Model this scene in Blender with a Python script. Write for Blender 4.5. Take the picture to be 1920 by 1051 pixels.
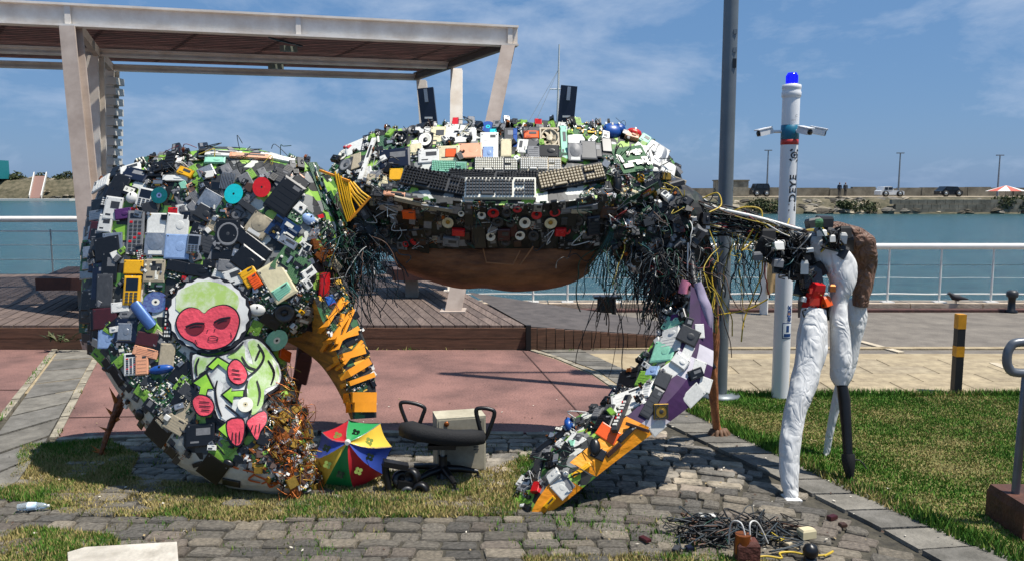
import bpy, math, random
import numpy as np
from math import sin, cos, pi, radians, atan2, sqrt, hypot
from mathutils import Vector, Matrix, noise
from mathutils.bvhtree import BVHTree
from mathutils.geometry import delaunay_2d_cdt
random.seed(7)
R = random.random
def U(a, b): return a + (b - a) * R()
for o in list(bpy.data.objects): bpy.data.objects.remove(o)
sc = bpy.context.scene
COL = sc.collection
# ---------------------------------------------------------------- camera
FPX = 1500.0; CH = 1.65; TH = math.atan(170 / FPX)
CAM = Vector((0, 0, CH))
cd = bpy.data.cameras.new('camera'); cam = bpy.data.objects.new('camera', cd); COL.objects.link(cam)
cam.location = CAM; cam.rotation_euler = (pi / 2 - TH, 0, 0)
cd.sensor_width = 36; cd.lens = 36 * FPX / 1920; cd.clip_end = 20000; cd.clip_start = .05
sc.camera = cam
# ---------------------------------------------------------------- light
SH = Vector((-.37, .13, -1)).normalized()           # the way the sunlight travels
SUN_EL = math.asin(-SH.z); SUN_AZ = atan2(-SH.x, -SH.y)
w = bpy.data.worlds.new('World'); sc.world = w; w.use_nodes = True
nt = w.node_tree; N = nt.nodes; L = nt.links
for n in list(N): N.remove(n)
sky = N.new('ShaderNodeTexSky'); sky.sky_type = 'NISHITA'; sky.sun_disc = False
sky.sun_elevation = SUN_EL; sky.sun_rotation = SUN_AZ; sky.air_density = 1.0; sky.dust_density = .6; sky.ozone_density = 1.4
geo = N.new('ShaderNodeTexCoord')
mp = N.new('ShaderNodeMapping'); mp.inputs['Scale'].default_value = (2.3, 2.3, 5.5); mp.inputs['Location'].default_value = (3.1, .4, .55)
L.new(geo.outputs['Generated'], mp.inputs[0])
n1 = N.new('ShaderNodeTexNoise'); n1.inputs['Scale'].default_value = 2.1; n1.inputs['Detail'].default_value = 9; n1.inputs['Roughness'].default_value = .62; n1.inputs['Distortion'].default_value = .25
L.new(mp.outputs[0], n1.inputs['Vector'])
r1 = N.new('ShaderNodeValToRGB'); r1.color_ramp.elements[0].position = .48; r1.color_ramp.elements[0].color = (0, 0, 0, 1); r1.color_ramp.elements[1].position = .68; r1.color_ramp.elements[1].color = (1, 1, 1, 1)
L.new(n1.outputs['Fac'], r1.inputs[0])
hue = N.new('ShaderNodeHueSaturation'); hue.inputs['Saturation'].default_value = 1.0; hue.inputs['Value'].default_value = 1
L.new(sky.outputs[0], hue.inputs['Color'])
fl = N.new('ShaderNodeMixRGB'); fl.blend_type = 'MIX'; fl.inputs[0].default_value = .72; fl.inputs[2].default_value = (1.25, 2.95, 6.0, 1)
L.new(hue.outputs[0], fl.inputs[1])
mm = N.new('ShaderNodeMath'); mm.operation = 'MULTIPLY'; mm.inputs[1].default_value = .75; L.new(r1.outputs[0], mm.inputs[0])
mx = N.new('ShaderNodeMixRGB'); mx.inputs[2].default_value = (4.4, 5.6, 7.6, 1); L.new(mm.outputs[0], mx.inputs[0]); L.new(fl.outputs[0], mx.inputs[1])
bg = N.new('ShaderNodeBackground'); bg.inputs[1].default_value = .072; L.new(mx.outputs[0], bg.inputs[0])
wo = N.new('ShaderNodeOutputWorld'); L.new(bg.outputs[0], wo.inputs[0])
sl = bpy.data.lights.new('sun', 'SUN'); sl.energy = 4.9; sl.angle = radians(.53); sl.color = (1, .955, .88)
so = bpy.data.objects.new('sun', sl); COL.objects.link(so); so.rotation_euler = SH.to_track_quat('-Z', 'Y').to_euler(); so.location = (4, -3, 12)
vs = sc.view_settings; vs.view_transform = 'Standard'; vs.look = 'None'; vs.exposure = .42; vs.gamma = 1; vs.use_curve_mapping = False
# ---------------------------------------------------------------- pixel helpers (1920x1051 photo)
def ray(px, py):
    u = (px - 960) / FPX; v = (525.5 - py) / FPX
    return Vector((u, cos(TH) + v * sin(TH), -sin(TH) + v * cos(TH)))
def at(px, py, Y):
    d = ray(px, py); return CAM + d * (Y / d.y)
def atz(px, py, z=0.0):
    d = ray(px, py); return CAM + d * ((z - CH) / d.z)
# ---------------------------------------------------------------- materials
def lin(h):
    h = h.lstrip('#'); c = [int(h[i:i + 2], 16) / 255 for i in (0, 2, 4)]
    return tuple(x / 12.92 if x <= .04045 else ((x + .055) / 1.055) ** 2.4 for x in c) + (1,)
MATS = {}
def mat(name, col, rough=.6, metal=0, var=.25, scale=8, bump=.0, bscale=40, spec=.5, trans=0, col2=None, ramp=(.35, .65), coords='Object', detail=6, emis=None, stretch=None, objvar=0):
    if name in MATS: return MATS[name]
    m = bpy.data.materials.new(name); m.use_nodes = True; t = m.node_tree; b = t.nodes['Principled BSDF']
    c = lin(col) if isinstance(col, str) else tuple(col) + (1,)
    b.inputs['Roughness'].default_value = rough; b.inputs['Metallic'].default_value = metal
    b.inputs['Specular IOR Level'].default_value = spec
    tc = t.nodes.new('ShaderNodeTexCoord'); src = tc.outputs[coords]
    if stretch:
        mpn = t.nodes.new('ShaderNodeMapping'); mpn.inputs['Scale'].default_value = stretch; t.links.new(src, mpn.inputs[0]); src = mpn.outputs[0]
    nz = t.nodes.new('ShaderNodeTexNoise'); nz.inputs['Scale'].default_value = scale; nz.inputs['Detail'].default_value = detail; nz.inputs['Roughness'].default_value = .65
    t.links.new(src, nz.inputs['Vector'])
    rp = t.nodes.new('ShaderNodeValToRGB'); e = rp.color_ramp.elements; e[0].position, e[1].position = ramp
    c2 = (lin(col2) if isinstance(col2, str) else tuple(col2) + (1,)) if col2 else tuple(x * (1 - var) for x in c[:3]) + (1,)
    e[0].color = c2; e[1].color = c
    t.links.new(nz.outputs['Fac'], rp.inputs[0])
    out = rp.outputs[0]
    if objvar:
        oi = t.nodes.new('ShaderNodeObjectInfo'); mr = t.nodes.new('ShaderNodeMapRange'); mr.inputs[3].default_value = 1 - objvar; mr.inputs[4].default_value = 1 + objvar * .6
        t.links.new(oi.outputs['Random'], mr.inputs[0]); hs = t.nodes.new('ShaderNodeHueSaturation'); t.links.new(mr.outputs[0], hs.inputs['Value']); t.links.new(out, hs.inputs['Color']); out = hs.outputs[0]
    t.links.new(out, b.inputs['Base Color'])
    if bump:
        bz = t.nodes.new('ShaderNodeTexNoise'); bz.inputs['Scale'].default_value = bscale; bz.inputs['Detail'].default_value = 5; t.links.new(src, bz.inputs['Vector'])
        bp = t.nodes.new('ShaderNodeBump'); bp.inputs['Strength'].default_value = bump; bp.inputs['Distance'].default_value = .02
        t.links.new(bz.outputs['Fac'], bp.inputs['Height']); t.links.new(bp.outputs[0], b.inputs['Normal'])
    if trans: b.inputs['Transmission Weight'].default_value = trans
    if emis: b.inputs['Emission Color'].default_value = lin(emis); b.inputs['Emission Strength'].default_value = .6
    MATS[name] = m; return m
def voro(name, cols, scale=14, rough=.5, bump=.3, noise_mix=.0):
    if name in MATS: return MATS[name]
    m = bpy.data.materials.new(name); m.use_nodes = True; t = m.node_tree; b = t.nodes['Principled BSDF']; b.inputs['Roughness'].default_value = rough
    tc = t.nodes.new('ShaderNodeTexCoord'); v = t.nodes.new('ShaderNodeTexVoronoi'); v.inputs['Scale'].default_value = scale; v.distance = 'CHEBYCHEV'
    t.links.new(tc.outputs['Object'], v.inputs['Vector'])
    s = t.nodes.new('ShaderNodeSeparateColor'); t.links.new(v.outputs['Color'], s.inputs[0])
    rp = t.nodes.new('ShaderNodeValToRGB'); rp.color_ramp.interpolation = 'CONSTANT'
    for i, c in enumerate(cols):
        e = rp.color_ramp.elements[i] if i < 2 else rp.color_ramp.elements.new(i / len(cols))
        e.position = i / len(cols); e.color = lin(c)
    t.links.new(s.outputs[0], rp.inputs[0]); t.links.new(rp.outputs[0], b.inputs['Base Color'])
    if bump:
        bp = t.nodes.new('ShaderNodeBump'); bp.inputs['Strength'].default_value = bump; bp.inputs['Distance'].default_value = .01
        t.links.new(s.outputs[1], bp.inputs['Height']); t.links.new(bp.outputs[0], b.inputs['Normal'])
    MATS[name] = m; return m
M = {
 'white': mat('white_plastic', '#dcdad2', .45, var=.18, scale=9, objvar=.12),
 'cream': mat('cream_plastic', '#d8cba4', .5, var=.2, objvar=.12),
 'beige': mat('beige_plastic', '#b5a78c', .55, var=.25, objvar=.15),
 'salmon': mat('salmon_plastic', '#d99b77', .5, var=.15),
 'grey': mat('grey_plastic', '#7b7b7c', .5, var=.3, objvar=.3),
 'dgrey': mat('dark_grey_plastic', '#3a3b3d', .45, var=.3, objvar=.35),
 'black': mat('black_plastic', '#141416', .35, var=.4, objvar=.3),
 'navy': mat('navy_plastic', '#10182c', .3, var=.3),
 'silver': mat('dull_silver', '#a9aaab', .35, metal=.75, var=.25, objvar=.2),
 'steel': mat('galvanised_steel', '#9aa0a2', .4, metal=.6, var=.25, scale=14),
 'brown': mat('brown_plastic', '#4a2f22', .5, var=.4, objvar=.2),
 'maroon': mat('maroon_plastic', '#43161a', .4, var=.3),
 'red': mat('red_plastic', '#c8171c', .35, var=.2),
 'orange': mat('orange_plastic', '#ea5a12', .4, var=.15),
 'yellow': mat('yellow_plastic', '#e5a90c', .4, var=.15),
 'cyan': mat('cyan_plastic', '#14c0c6', .35, var=.15),
 'blue': mat('blue_plastic', '#1b4f9c', .35, var=.3),
 'lblue': mat('pale_blue_plastic', '#8fa9cf', .4, var=.2),
 'lime': mat('lime_paint', '#86b83e', .55, col2='#56752e', scale=14),
 'mint': mat('mint_plastic', '#8fceb0', .5, var=.2),
 'pcb': mat('green_circuit_board', '#1d5a35', .45, col2='#0c2d1d', scale=60, ramp=(.42, .58), objvar=.3, bump=.3, bscale=90),
 'pcb2': mat('light_circuit_board', '#4d7a4a', .45, col2='#204a2c', scale=80, ramp=(.45, .55), objvar=.3, bump=.3, bscale=90),
 'pcbb': mat('blue_circuit_board', '#173a66', .4, col2='#0b1f40', scale=70, ramp=(.45, .55)),
 'copper': mat('copper', '#a9602d', .4, metal=.7, var=.4),
 'gold': mat('brass_contacts', '#b58f3e', .4, metal=.7, var=.4),
 'purple': mat('purple_cloth', '#4d1f5e', .55, var=.3),
 'disc': mat('compact_disc_silver', '#b9c4d6', .15, metal=.85, col2='#8d7fb0', scale=6),
 'teal': mat('teal_glass', '#0e5f63', .2, var=.3),
 'screen': mat('dark_screen', '#171c26', .12, var=.2, objvar=.3),
 'rubber': mat('black_rubber', '#0d0d0e', .7, var=.3),
 'cone': mat('speaker_cone', '#e3dfd0', .6, var=.12),
}
# ---------------------------------------------------------------- mesh builder
class MB:
    def __init__(s): s.v = []; s.f = []; s.m = []; s.sm = []
    def add(s, vs, fs, mi=0, smooth=False):
        o = len(s.v); s.v += [tuple(p) for p in vs]; s.f += [tuple(i + o for i in f) for f in fs]; s.m += [mi] * len(fs); s.sm += [smooth] * len(fs); return s
    def box(s, c, size, mi=0, rot=None, taper=1.0):
        x, y, z = (k / 2 for k in size); c = Vector(c); vs = []
        for dz in (-1, 1):
            k = taper if dz > 0 else 1
            for dx, dy in ((-1, -1), (1, -1), (1, 1), (-1, 1)):
                p = Vector((dx * x * k, dy * y * k, dz * z)); p = rot @ p if rot else p; vs.append(c + p)
        return s.add(vs, [(3, 2, 1, 0), (4, 5, 6, 7), (0, 1, 5, 4), (1, 2, 6, 5), (2, 3, 7, 6), (3, 0, 4, 7)], mi)
    def chbox(s, c, size, b=.06, mi=0, rot=None):           # box with chamfered top edge
        x, y, z = (k / 2 for k in size); c = Vector(c); vs = []
        for (kx, ky, zz) in ((x, y, -z), (x, y, z * .55), (x - b * 1.0, y - b * 1.0, z)):
            for dx, dy in ((-1, -1), (1, -1), (1, 1), (-1, 1)):
                p = Vector((dx * kx, dy * ky, zz)); p = rot @ p if rot else p; vs.append(c + p)
        fs = [(3, 2, 1, 0), (8, 9, 10, 11)]
        for r in (0, 4):
            for i in range(4): j = (i + 1) % 4; fs.append((r + i, r + j, r + 4 + j, r + 4 + i))
        return s.add(vs, fs, mi)
    def bar(s, p0, p1, w, h, mi=0, up=Vector((0, 0, 1))):
        p0 = Vector(p0); p1 = Vector(p1); d = (p1 - p0); Ln = d.length; d.normalize()
        x = d.cross(up)
        if x.length < 1e-4: x = Vector((1, 0, 0))
        x.normalize(); z = x.cross(d); rot = Matrix((x, d, z)).transposed()
        return s.box((p0 + p1) / 2, (w, Ln, h), mi, rot)
    def tube(s, pts, r, n=8, mi=0, caps=True, smooth=True, fn=None):
        pts = [Vector(p) for p in pts]; k = len(pts)
        rs = r if isinstance(r, (list, tuple)) else [r] * k
        vs = []; up = None
        for i, p in enumerate(pts):
            d = (pts[min(i + 1, k - 1)] - pts[max(i - 1, 0)])
            if d.length < 1e-7: d = Vector((0, 0, 1))
            d.normalize()
            if up is None: up = d.orthogonal().normalized()
            up = (up - d * up.dot(d))
            if up.length < 1e-5: up = d.orthogonal()
            up.normalize(); sd = d.cross(up)
            for j in range(n):
                a = 2 * pi * j / n; rr = rs[i] * (fn(i, j, a) if fn else 1)
                vs.append(p + up * (cos(a) * rr) + sd * (sin(a) * rr))
        fs = [(i * n + j, i * n + (j + 1) % n, (i + 1) * n + (j + 1) % n, (i + 1) * n + j) for i in range(k - 1) for j in range(n)]
        s.add(vs, fs, mi, smooth)
        if caps and n > 2:
            s.add([vs[j] for j in range(n)], [tuple(range(n))[::-1]], mi); s.add([vs[(k - 1) * n + j] for j in range(n)], [tuple(range(n))], mi)
        return s
    def lathe(s, prof, n=16, mi=0, mtx=None, smooth=True, cap=True):
        vs = []
        for r, z in prof:
            for j in range(n):
                a = 2 * pi * j / n; p = Vector((r * cos(a), r * sin(a), z)); vs.append(mtx @ p if mtx else p)
        k = len(prof)
        fs = [(i * n + j, i * n + (j + 1) % n, (i + 1) * n + (j + 1) % n, (i + 1) * n + j) for i in range(k - 1) for j in range(n)]
        s.add(vs, fs, mi, smooth)
        if cap and prof[-1][0] > 1e-4: s.add(vs[-n:], [tuple(range(n))], mi)
        return s
    def poly(s, pts, mi=0): return s.add(pts, [tuple(range(len(pts)))], mi)
    def prism(s, pts, d, mi=0):                             # closed outline extruded by vector d
        n = len(pts); pts = [Vector(p) for p in pts]; d = Vector(d)
        vs = pts + [p + d for p in pts]
        return s.add(vs, [tuple(range(n))[::-1], tuple(range(n, 2 * n))] + [(i, (i + 1) % n, n + (i + 1) % n, n + i) for i in range(n)], mi)
    def mesh(s, name, mats, o=Vector()):
        me = bpy.data.meshes.new(name)
        me.from_pydata([(p[0] - o[0], p[1] - o[1], p[2] - o[2]) for p in s.v], [], s.f)
        for m in (mats if isinstance(mats, (list, tuple)) else [mats]): me.materials.append(m)
        me.polygons.foreach_set('material_index', s.m); me.polygons.foreach_set('use_smooth', s.sm); me.update(); return me
    def build(s, name, mats, parent=None, origin=None):
        if origin is None:
            if parent is not None: origin = ORIG[parent.name]
            else:
                xs = [p[0] for p in s.v]; ys = [p[1] for p in s.v]; zs = [p[2] for p in s.v]
                origin = Vector(((min(xs) + max(xs)) / 2, (min(ys) + max(ys)) / 2, min(zs)))
        return link(name, s.mesh(name, mats, origin), parent, origin)
ORIG = {}
def link(name, data, parent=None, origin=Vector()):
    o = bpy.data.objects.new(name, data); COL.objects.link(o); ORIG[o.name] = Vector(origin)
    o.parent = parent; o.location = Vector(origin) - (ORIG[parent.name] if parent else Vector()); return o
def tag(o, label=None, cat=None, group=None, kind=None):
    for k, v in (('label', label), ('category', cat), ('group', group), ('kind', kind)):
        if v: o[k] = v
    return o
def empty(name, loc, label=None, cat=None, group=None, kind=None):
    return tag(link(name, None, None, Vector(loc)), label, cat, group, kind)
def fastmesh(name, V, Fc, mats, parent=None, midx=None):    # numpy arrays, triangles or quads
    me = bpy.data.meshes.new(name); k = Fc.shape[1]
    me.vertices.add(len(V)); me.vertices.foreach_set('co', V.astype(np.float32).ravel())
    me.loops.add(Fc.size); me.loops.foreach_set('vertex_index', Fc.astype(np.int32).ravel())
    me.polygons.add(len(Fc)); me.polygons.foreach_set('loop_start', np.arange(0, Fc.size, k, dtype=np.int32))
    for m in mats: me.materials.append(m)
    if midx is not None: me.polygons.foreach_set('material_index', midx.astype(np.int32))
    me.update(calc_edges=True); me.validate()
    return link(name, me, parent, Vector())
def catmull(pts, n=6, closed=False):
    P = [Vector(p) for p in pts]; k = len(P); out = []
    for i in range(k if closed else k - 1):
        if closed: a, b, c, d = P[i - 1], P[i], P[(i + 1) % k], P[(i + 2) % k]
        else: a, b, c, d = P[max(i - 1, 0)], P[i], P[i + 1], P[min(i + 2, k - 1)]
        for j in range(n):
            t = j / n; out.append(.5 * ((2 * b) + (c - a) * t + (2 * a - 5 * b + 4 * c - d) * t * t + (3 * b - a - 3 * c + d) * t ** 3))
    if not closed: out.append(P[-1])
    return out
def inside(x, y, poly):
    r = False; n = len(poly); j = n - 1
    for i in range(n):
        xi, yi = poly[i][0], poly[i][1]; xj, yj = poly[j][0], poly[j][1]
        if (yi > y) != (yj > y) and x < (xj - xi) * (y - yi) / (yj - yi) + xi: r = not r
        j = i
    return r
def edist(x, y, poly):
    best = 1e9; n = len(poly)
    for i in range(n):
        ax, ay = poly[i][0], poly[i][1]; bx, by = poly[(i + 1) % n][0], poly[(i + 1) % n][1]
        dx, dy = bx - ax, by - ay; L2 = dx * dx + dy * dy
        t = 0 if L2 == 0 else max(0, min(1, ((x - ax) * dx + (y - ay) * dy) / L2))
        best = min(best, hypot(x - ax - t * dx, y - ay - t * dy))
    return best
def cdt(poly, step):
    n = len(poly); pts = [Vector((p[0], p[1])) for p in poly]
    x0 = min(p.x for p in pts); x1 = max(p.x for p in pts); y0 = min(p.y for p in pts); y1 = max(p.y for p in pts)
    y = y0 + step / 2; k = 0
    while y < y1:
        x = x0 + step / 2 + (k % 2) * step / 2
        while x < x1:
            if inside(x, y, poly) and edist(x, y, poly) > step * .45: pts.append(Vector((x, y)))
            x += step
        y += step * .87; k += 1
    r = delaunay_2d_cdt(pts, [], [list(range(n))], 1, 1e-4)
    return r[0], r[2]
def resample(poly, n):
    P = [Vector(p) for p in poly]; D = [0]
    for a, b in zip(P, P[1:]): D.append(D[-1] + (b - a).length)
    out = []; i = 0
    for k in range(n):
        t = D[-1] * k / (n - 1)
        while i < len(P) - 2 and D[i + 1] < t: i += 1
        f = (t - D[i]) / max(1e-9, D[i + 1] - D[i]); out.append(P[i].lerp(P[i + 1], min(1, max(0, f))))
    return out
# ================================================================ THE SETTING
# ---- water
def grid_plane(name, x0, x1, y0, y1, z, m, parent=None):
    return MB().poly([(x0, y0, z), (x1, y0, z), (x1, y1, z), (x0, y1, z)]).build(name, m, parent)
wm = bpy.data.materials.new('harbour_water'); wm.use_nodes = True; t = wm.node_tree; b = t.nodes['Principled BSDF']
b.inputs['Roughness'].default_value = .22; b.inputs['Specular IOR Level'].default_value = .35
tc = t.nodes.new('ShaderNodeTexCoord'); mpn = t.nodes.new('ShaderNodeMapping'); mpn.inputs['Scale'].default_value = (.5, 1.6, 1); t.links.new(tc.outputs['Object'], mpn.inputs[0])
nz = t.nodes.new('ShaderNodeTexNoise'); nz.inputs['Scale'].default_value = 1.7; nz.inputs['Detail'].default_value = 9; nz.inputs['Roughness'].default_value = .7; t.links.new(mpn.outputs[0], nz.inputs['Vector'])
rp = t.nodes.new('ShaderNodeValToRGB'); rp.color_ramp.elements[0].position = .35; rp.color_ramp.elements[0].color = (.010, .044, .050, 1); rp.color_ramp.elements[1].position = .7; rp.color_ramp.elements[1].color = (.045, .120, .118, 1)
t.links.new(nz.outputs['Fac'], rp.inputs[0]); t.links.new(rp.outputs[0], b.inputs['Base Color'])
bp = t.nodes.new('ShaderNodeBump'); bp.inputs['Strength'].default_value = .9; bp.inputs['Distance'].default_value = .25; t.links.new(nz.outputs['Fac'], bp.inputs['Height']); t.links.new(bp.outputs[0], b.inputs['Normal'])
WZ = -1.0
wat = MB().poly([(-9000, 11.2, WZ), (9000, 11.2, WZ), (9000, 12000, WZ), (-9000, 12000, WZ)]); tag(wat.build('water', wm), kind='structure')
# ---- quay ground
asph = mat('weathered_paving', '#7d756a', .9, col2='#5d564e', scale=3.5, bump=.5, bscale=60, ramp=(.3, .7), coords='Object')
beige = mat('beige_paving', '#a8987a', .9, col2='#8b7b60', scale=5, bump=.4, bscale=70)
quay = MB().box((0, 3.1, -1.55), (70, 16.1, 3.0)); 
q = quay.build('ground', mat('quay_ground', '#6d675c', .95, col2='#4b463d', scale=2.2, bump=.6, bscale=45, detail=10)); tag(q, kind='structure')   # top at z=-.05
GZ = -.05
def flat(name, pxpoly, z, m, kind='structure', parent=None, thick=0):
    pts = [atz(x, y, z) for x, y in pxpoly]
    mb = MB()
    if thick: mb.prism([p - Vector((0, 0, thick)) for p in pts], (0, 0, thick))
    else: mb.poly(pts)
    # normal up
    o = mb.build(name, m, parent)
    if not thick and o.data.polygons[0].normal.z < 0: o.data.flip_normals()
    if kind and parent is None: tag(o, kind=kind)
    return o
yy = lambda D, z=0: 355 + (CH - z) / D * FPX
# promenade behind the red pads: rows of big paving slabs near, asphalt lane, quay kerb
prom = empty('promenade', (3, 9, 0), kind='structure')
MB().box((0, 9.55, -.03), (66, 3.1, .05)).build('asphalt_lane', asph, prom)
MB().box((8, 7.2, -.028), (40, 1.6, .05)).build('beige_walk', beige, prom)
# individual slabs of the beige walk in front of the lawn
slabm = [mat('beige_slab_%s' % n, c, .9, col2=c2, scale=7, bump=.35, bscale=90, objvar=.13, coords='Object') for n, c, c2 in (('a', '#aa9a7c', '#857760'), ('b', '#a09278', '#7c6f5a'))]
def slab_mesh(name, w, d, h, m, jit=.012, bev=.012):
    a = [(-w / 2 + U(0, jit), -d / 2 + U(0, jit)), (w / 2 - U(0, jit), -d / 2 + U(0, jit)), (w / 2 - U(0, jit), d / 2 - U(0, jit)), (-w / 2 + U(0, jit), d / 2 - U(0, jit))]
    vs = [(x, y, -.03) for x, y in a] + [(x, y, h - bev) for x, y in a] + [(x * (1 - 2 * bev / w), y * (1 - 2 * bev / d), h) for x, y in a]
    fs = [(8, 9, 10, 11)] + [(r + i, r + (i + 1) % 4, r + 4 + (i + 1) % 4, r + 4 + i) for r in (0, 4) for i in range(4)]
    return MB().add(vs, fs).mesh(name, m)
smeshes = [slab_mesh('slab', .6, .308, .005, slabm[i % 2], .006, .004) for i in range(6)]
cnt = 0
for r in range(4):
    for c in range(14):
        x = 1.75 + c * .604 + (r % 2) * .3; y = 6.62 + r * .31
        o = link('slab', random.choice(smeshes), prom, Vector((x, y, 0))); cnt += 1
# lane joints: long shallow kerbs of pale stone
MB().box((6.5, 8.25, .0), (14, .10, .02)).build('pale_band', beige, prom)
for (xa, ya, xb, yb) in ((1612, 639, 1690, 660), (1862, 680, 1925, 705)):
    MB().bar(atz(xa, ya, .004), atz(xb, yb, .004), .08, .012).build('pale_band', mat('pale_line', '#bfb199', .9), prom)
# quay edge: beige kerb with rusty strip in front
kerb = empty('quay_edge', (3, 11, 0), kind='structure')
for i in range(26):
    MB().box((-3.0 + i * 1.0, 11.1, .03), (.985, .34, .12)).build('kerb_stone', mat('quay_kerb', '#b9a893', .85, col2='#9a8a75', scale=6, bump=.3, objvar=.08), kerb)
MB().box((7, 10.84, .0), (22, .16, .06)).build('rusty_channel', mat('rusty_strip', '#5c3a33', .85, col2='#36231f', scale=12), kerb)
MB().box((0, 11.23, -2), (66, .04, 3.9)).build('quay_wall', mat('quay_wall', '#6a6156', .9), kerb)
# ---- red concrete pads
redm = mat('red_concrete', '#8b665d', .95, col2='#5f4641', scale=1.5, bump=.9, bscale=55, ramp=(.34, .62), detail=12)
pz = .0
flat('red_pad', [(-420, 653), (101, 653), (0, 783), (-420, 1290)][:3] + [(-420, 1120)], pz, redm, thick=.06)
flat('red_pad', [(192, 655), (560, 655), (985, 655), (1040, 672), (1110, 702), (1165, 740), (1180, 765), (1160, 792), (1095, 808), (985, 810), (600, 806), (330, 812), (105, 820)], pz, redm, thick=.06)
# joints are gaps filled by thin dark strips
jm = mat('pad_joint', '#4a332e', .95)
for (xa, ya, xb, yb) in ((120, 782, 500, 776), (980, 656, 1110, 800), (-100, 730, 42, 730)):
    MB().bar(atz(xa, ya, .003), atz(xb, yb, .003), .012, .004).build('pad_joint', jm).__setitem__('kind', 'structure')
cb = mat('pale_kerb_line', '#a39a86', .9, col2='#6e675a', scale=9, bump=.4)
ksm = empty('pad_edging', (0, 6, 0), kind='structure')
def edging(pts, wdt=.055, seg=.5):
    P = [atz(x, y, 0) for x, y in pts]
    for a, b2 in zip(P, P[1:]):
        n = max(1, int((b2 - a).length / seg))
        for i in range(n):
            p0 = a.lerp(b2, (i + .02) / n); p1 = a.lerp(b2, (i + .98) / n)
            MB().bar(p0 + Vector((0, 0, -.018)), p1 + Vector((0, 0, -.018 + U(0, .004))), wdt, .05).build('edging_stone', cb, ksm)
edging([(104, 653), (2, 784)]); edging([(189, 655), (101, 821)]); edging([(103, 823), (330, 815), (600, 809), (985, 813), (1097, 811), (1164, 795)])
edging([(987, 653), (1042, 669), (1114, 699), (1170, 737), (1185, 765)])
# ---- grey slab path on the left and curved slab strip on the right
gs = [mat('grey_slab_' + n, c, .9, col2=c2, scale=6, bump=.5, bscale=60, objvar=.18) for n, c, c2 in (('a', '#7f7a70', '#5b574f'), ('b', '#736f68', '#524f48'))]
def strip_slabs(name, left, right, n, z=0.0, gap=.02):
    root = empty(name, atz(*left[len(left) // 2], 0), kind='structure')
    A = resample([atz(x, y, z) for x, y in left], n * 3 + 1); B = resample([atz(x, y, z) for x, y in right], n * 3 + 1)
    for i in range(n):
        a = A[i * 3:i * 3 + 4]; b_ = B[i * 3:i * 3 + 4]; h = U(0, .006)
        ring = a + b_[::-1]; c = sum(ring, Vector()) / len(ring)
        k = 1 - gap / max(.1, (a[0] - c).length)
        MB().prism([c + (p - c) * k - Vector((0, 0, .05)) for p in ring], (0, 0, .05 + h)).build('slab', gs[i % 2], root)
    return root
strip_slabs('slab_path', [(110, 655), (-10, 815), (-160, 1000)], [(184, 655), (92, 826), (40, 900)], 9)
strip_slabs('slab_strip', [(1000, 652), (1120, 695), (1185, 742), (1200, 770), (1330, 833), (1480, 905), (1640, 985), (1800, 1075)],
            [(1085, 652), (1190, 700), (1262, 740), (1300, 768), (1445, 838), (1600, 912), (1765, 985), (1945, 1062)], 22)
# ---- cobblestones
cobm = [mat('cobble_' + n, c, .85, col2=c2, scale=9, bump=.8, bscale=35, objvar=.3, detail=9) for n, c, c2 in
        (('dark', '#78736a', '#45413b'), ('mid', '#8b8376', '#544f46'), ('pale', '#a39784', '#6b6355'), ('rusty', '#8d8173', '#5b534a'))]
cob_root = empty('cobblestone_paving', (0, 4.5, GZ), kind='structure')
MB().poly([(-5, 3.0, GZ + .03), (2.1, 3.0, GZ + .03), (1.3, 5.8, GZ + .03), (-5, 5.8, GZ + .03)]).build('joint_sand', mat('joint_sand', '#4e493d', .95, col2='#2f2c25', scale=14, bump=.6), cob_root)
def cobble_mesh(m):
    n = 8; ring = []
    for cx, cy in ((1, 0), (1, 1), (0, 1), (-1, 1), (-1, 0), (-1, -1), (0, -1), (1, -1)):
        q_ = U(.86, .99) if cx and cy else U(.96, 1.03)
        ring.append((cx * .5 * q_ + U(-.03, .03), cy * .5 * (U(.84, 1.0) if cx and cy else U(.96, 1.05)) + U(-.02, .02)))
    vs = [(x, y, 0) for x, y in ring] + [(x * .98, y * .96, .84 + U(-.06, .06)) for x, y in ring] + [(x * .90, y * .84, 1 + U(-.1, .05)) for x, y in ring] + [(U(-.1, .1), U(-.1, .1), .97)]
    fs = [(r + i, r + (i + 1) % n, r + n + (i + 1) % n, r + n + i) for r in (0, n) for i in range(n)] + [(2 * n + i, 2 * n + (i + 1) % n, 3 * n) for i in range(n)]
    mb = MB(); mb.add(vs, fs); return mb.mesh('cobblestone', m)
cobs = [cobble_mesh(cobm[min(3, i % 5 if i % 5 < 4 else 1)]) for i in range(20)]
stripL = [(1000, 652), (1120, 695), (1185, 742), (1200, 770), (1330, 833), (1480, 905), (1640, 985), (1800, 1075), (1900, 1140)]
SLp = [atz(x, y, 0) for x, y in stripL]
def right_of_strip(x, y):
    for a, b2 in zip(SLp, SLp[1:]):
        if b2.y <= y <= a.y: return x > a.x + (b2.x - a.x) * (a.y - y) / (a.y - b2.y) - .05
    return x > 2.2
LPp = [atz(x, y, 0) for x, y in ((92, 826), (40, 900), (-60, 1010))]
cells = []
y = 3.25; row = 0
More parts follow.
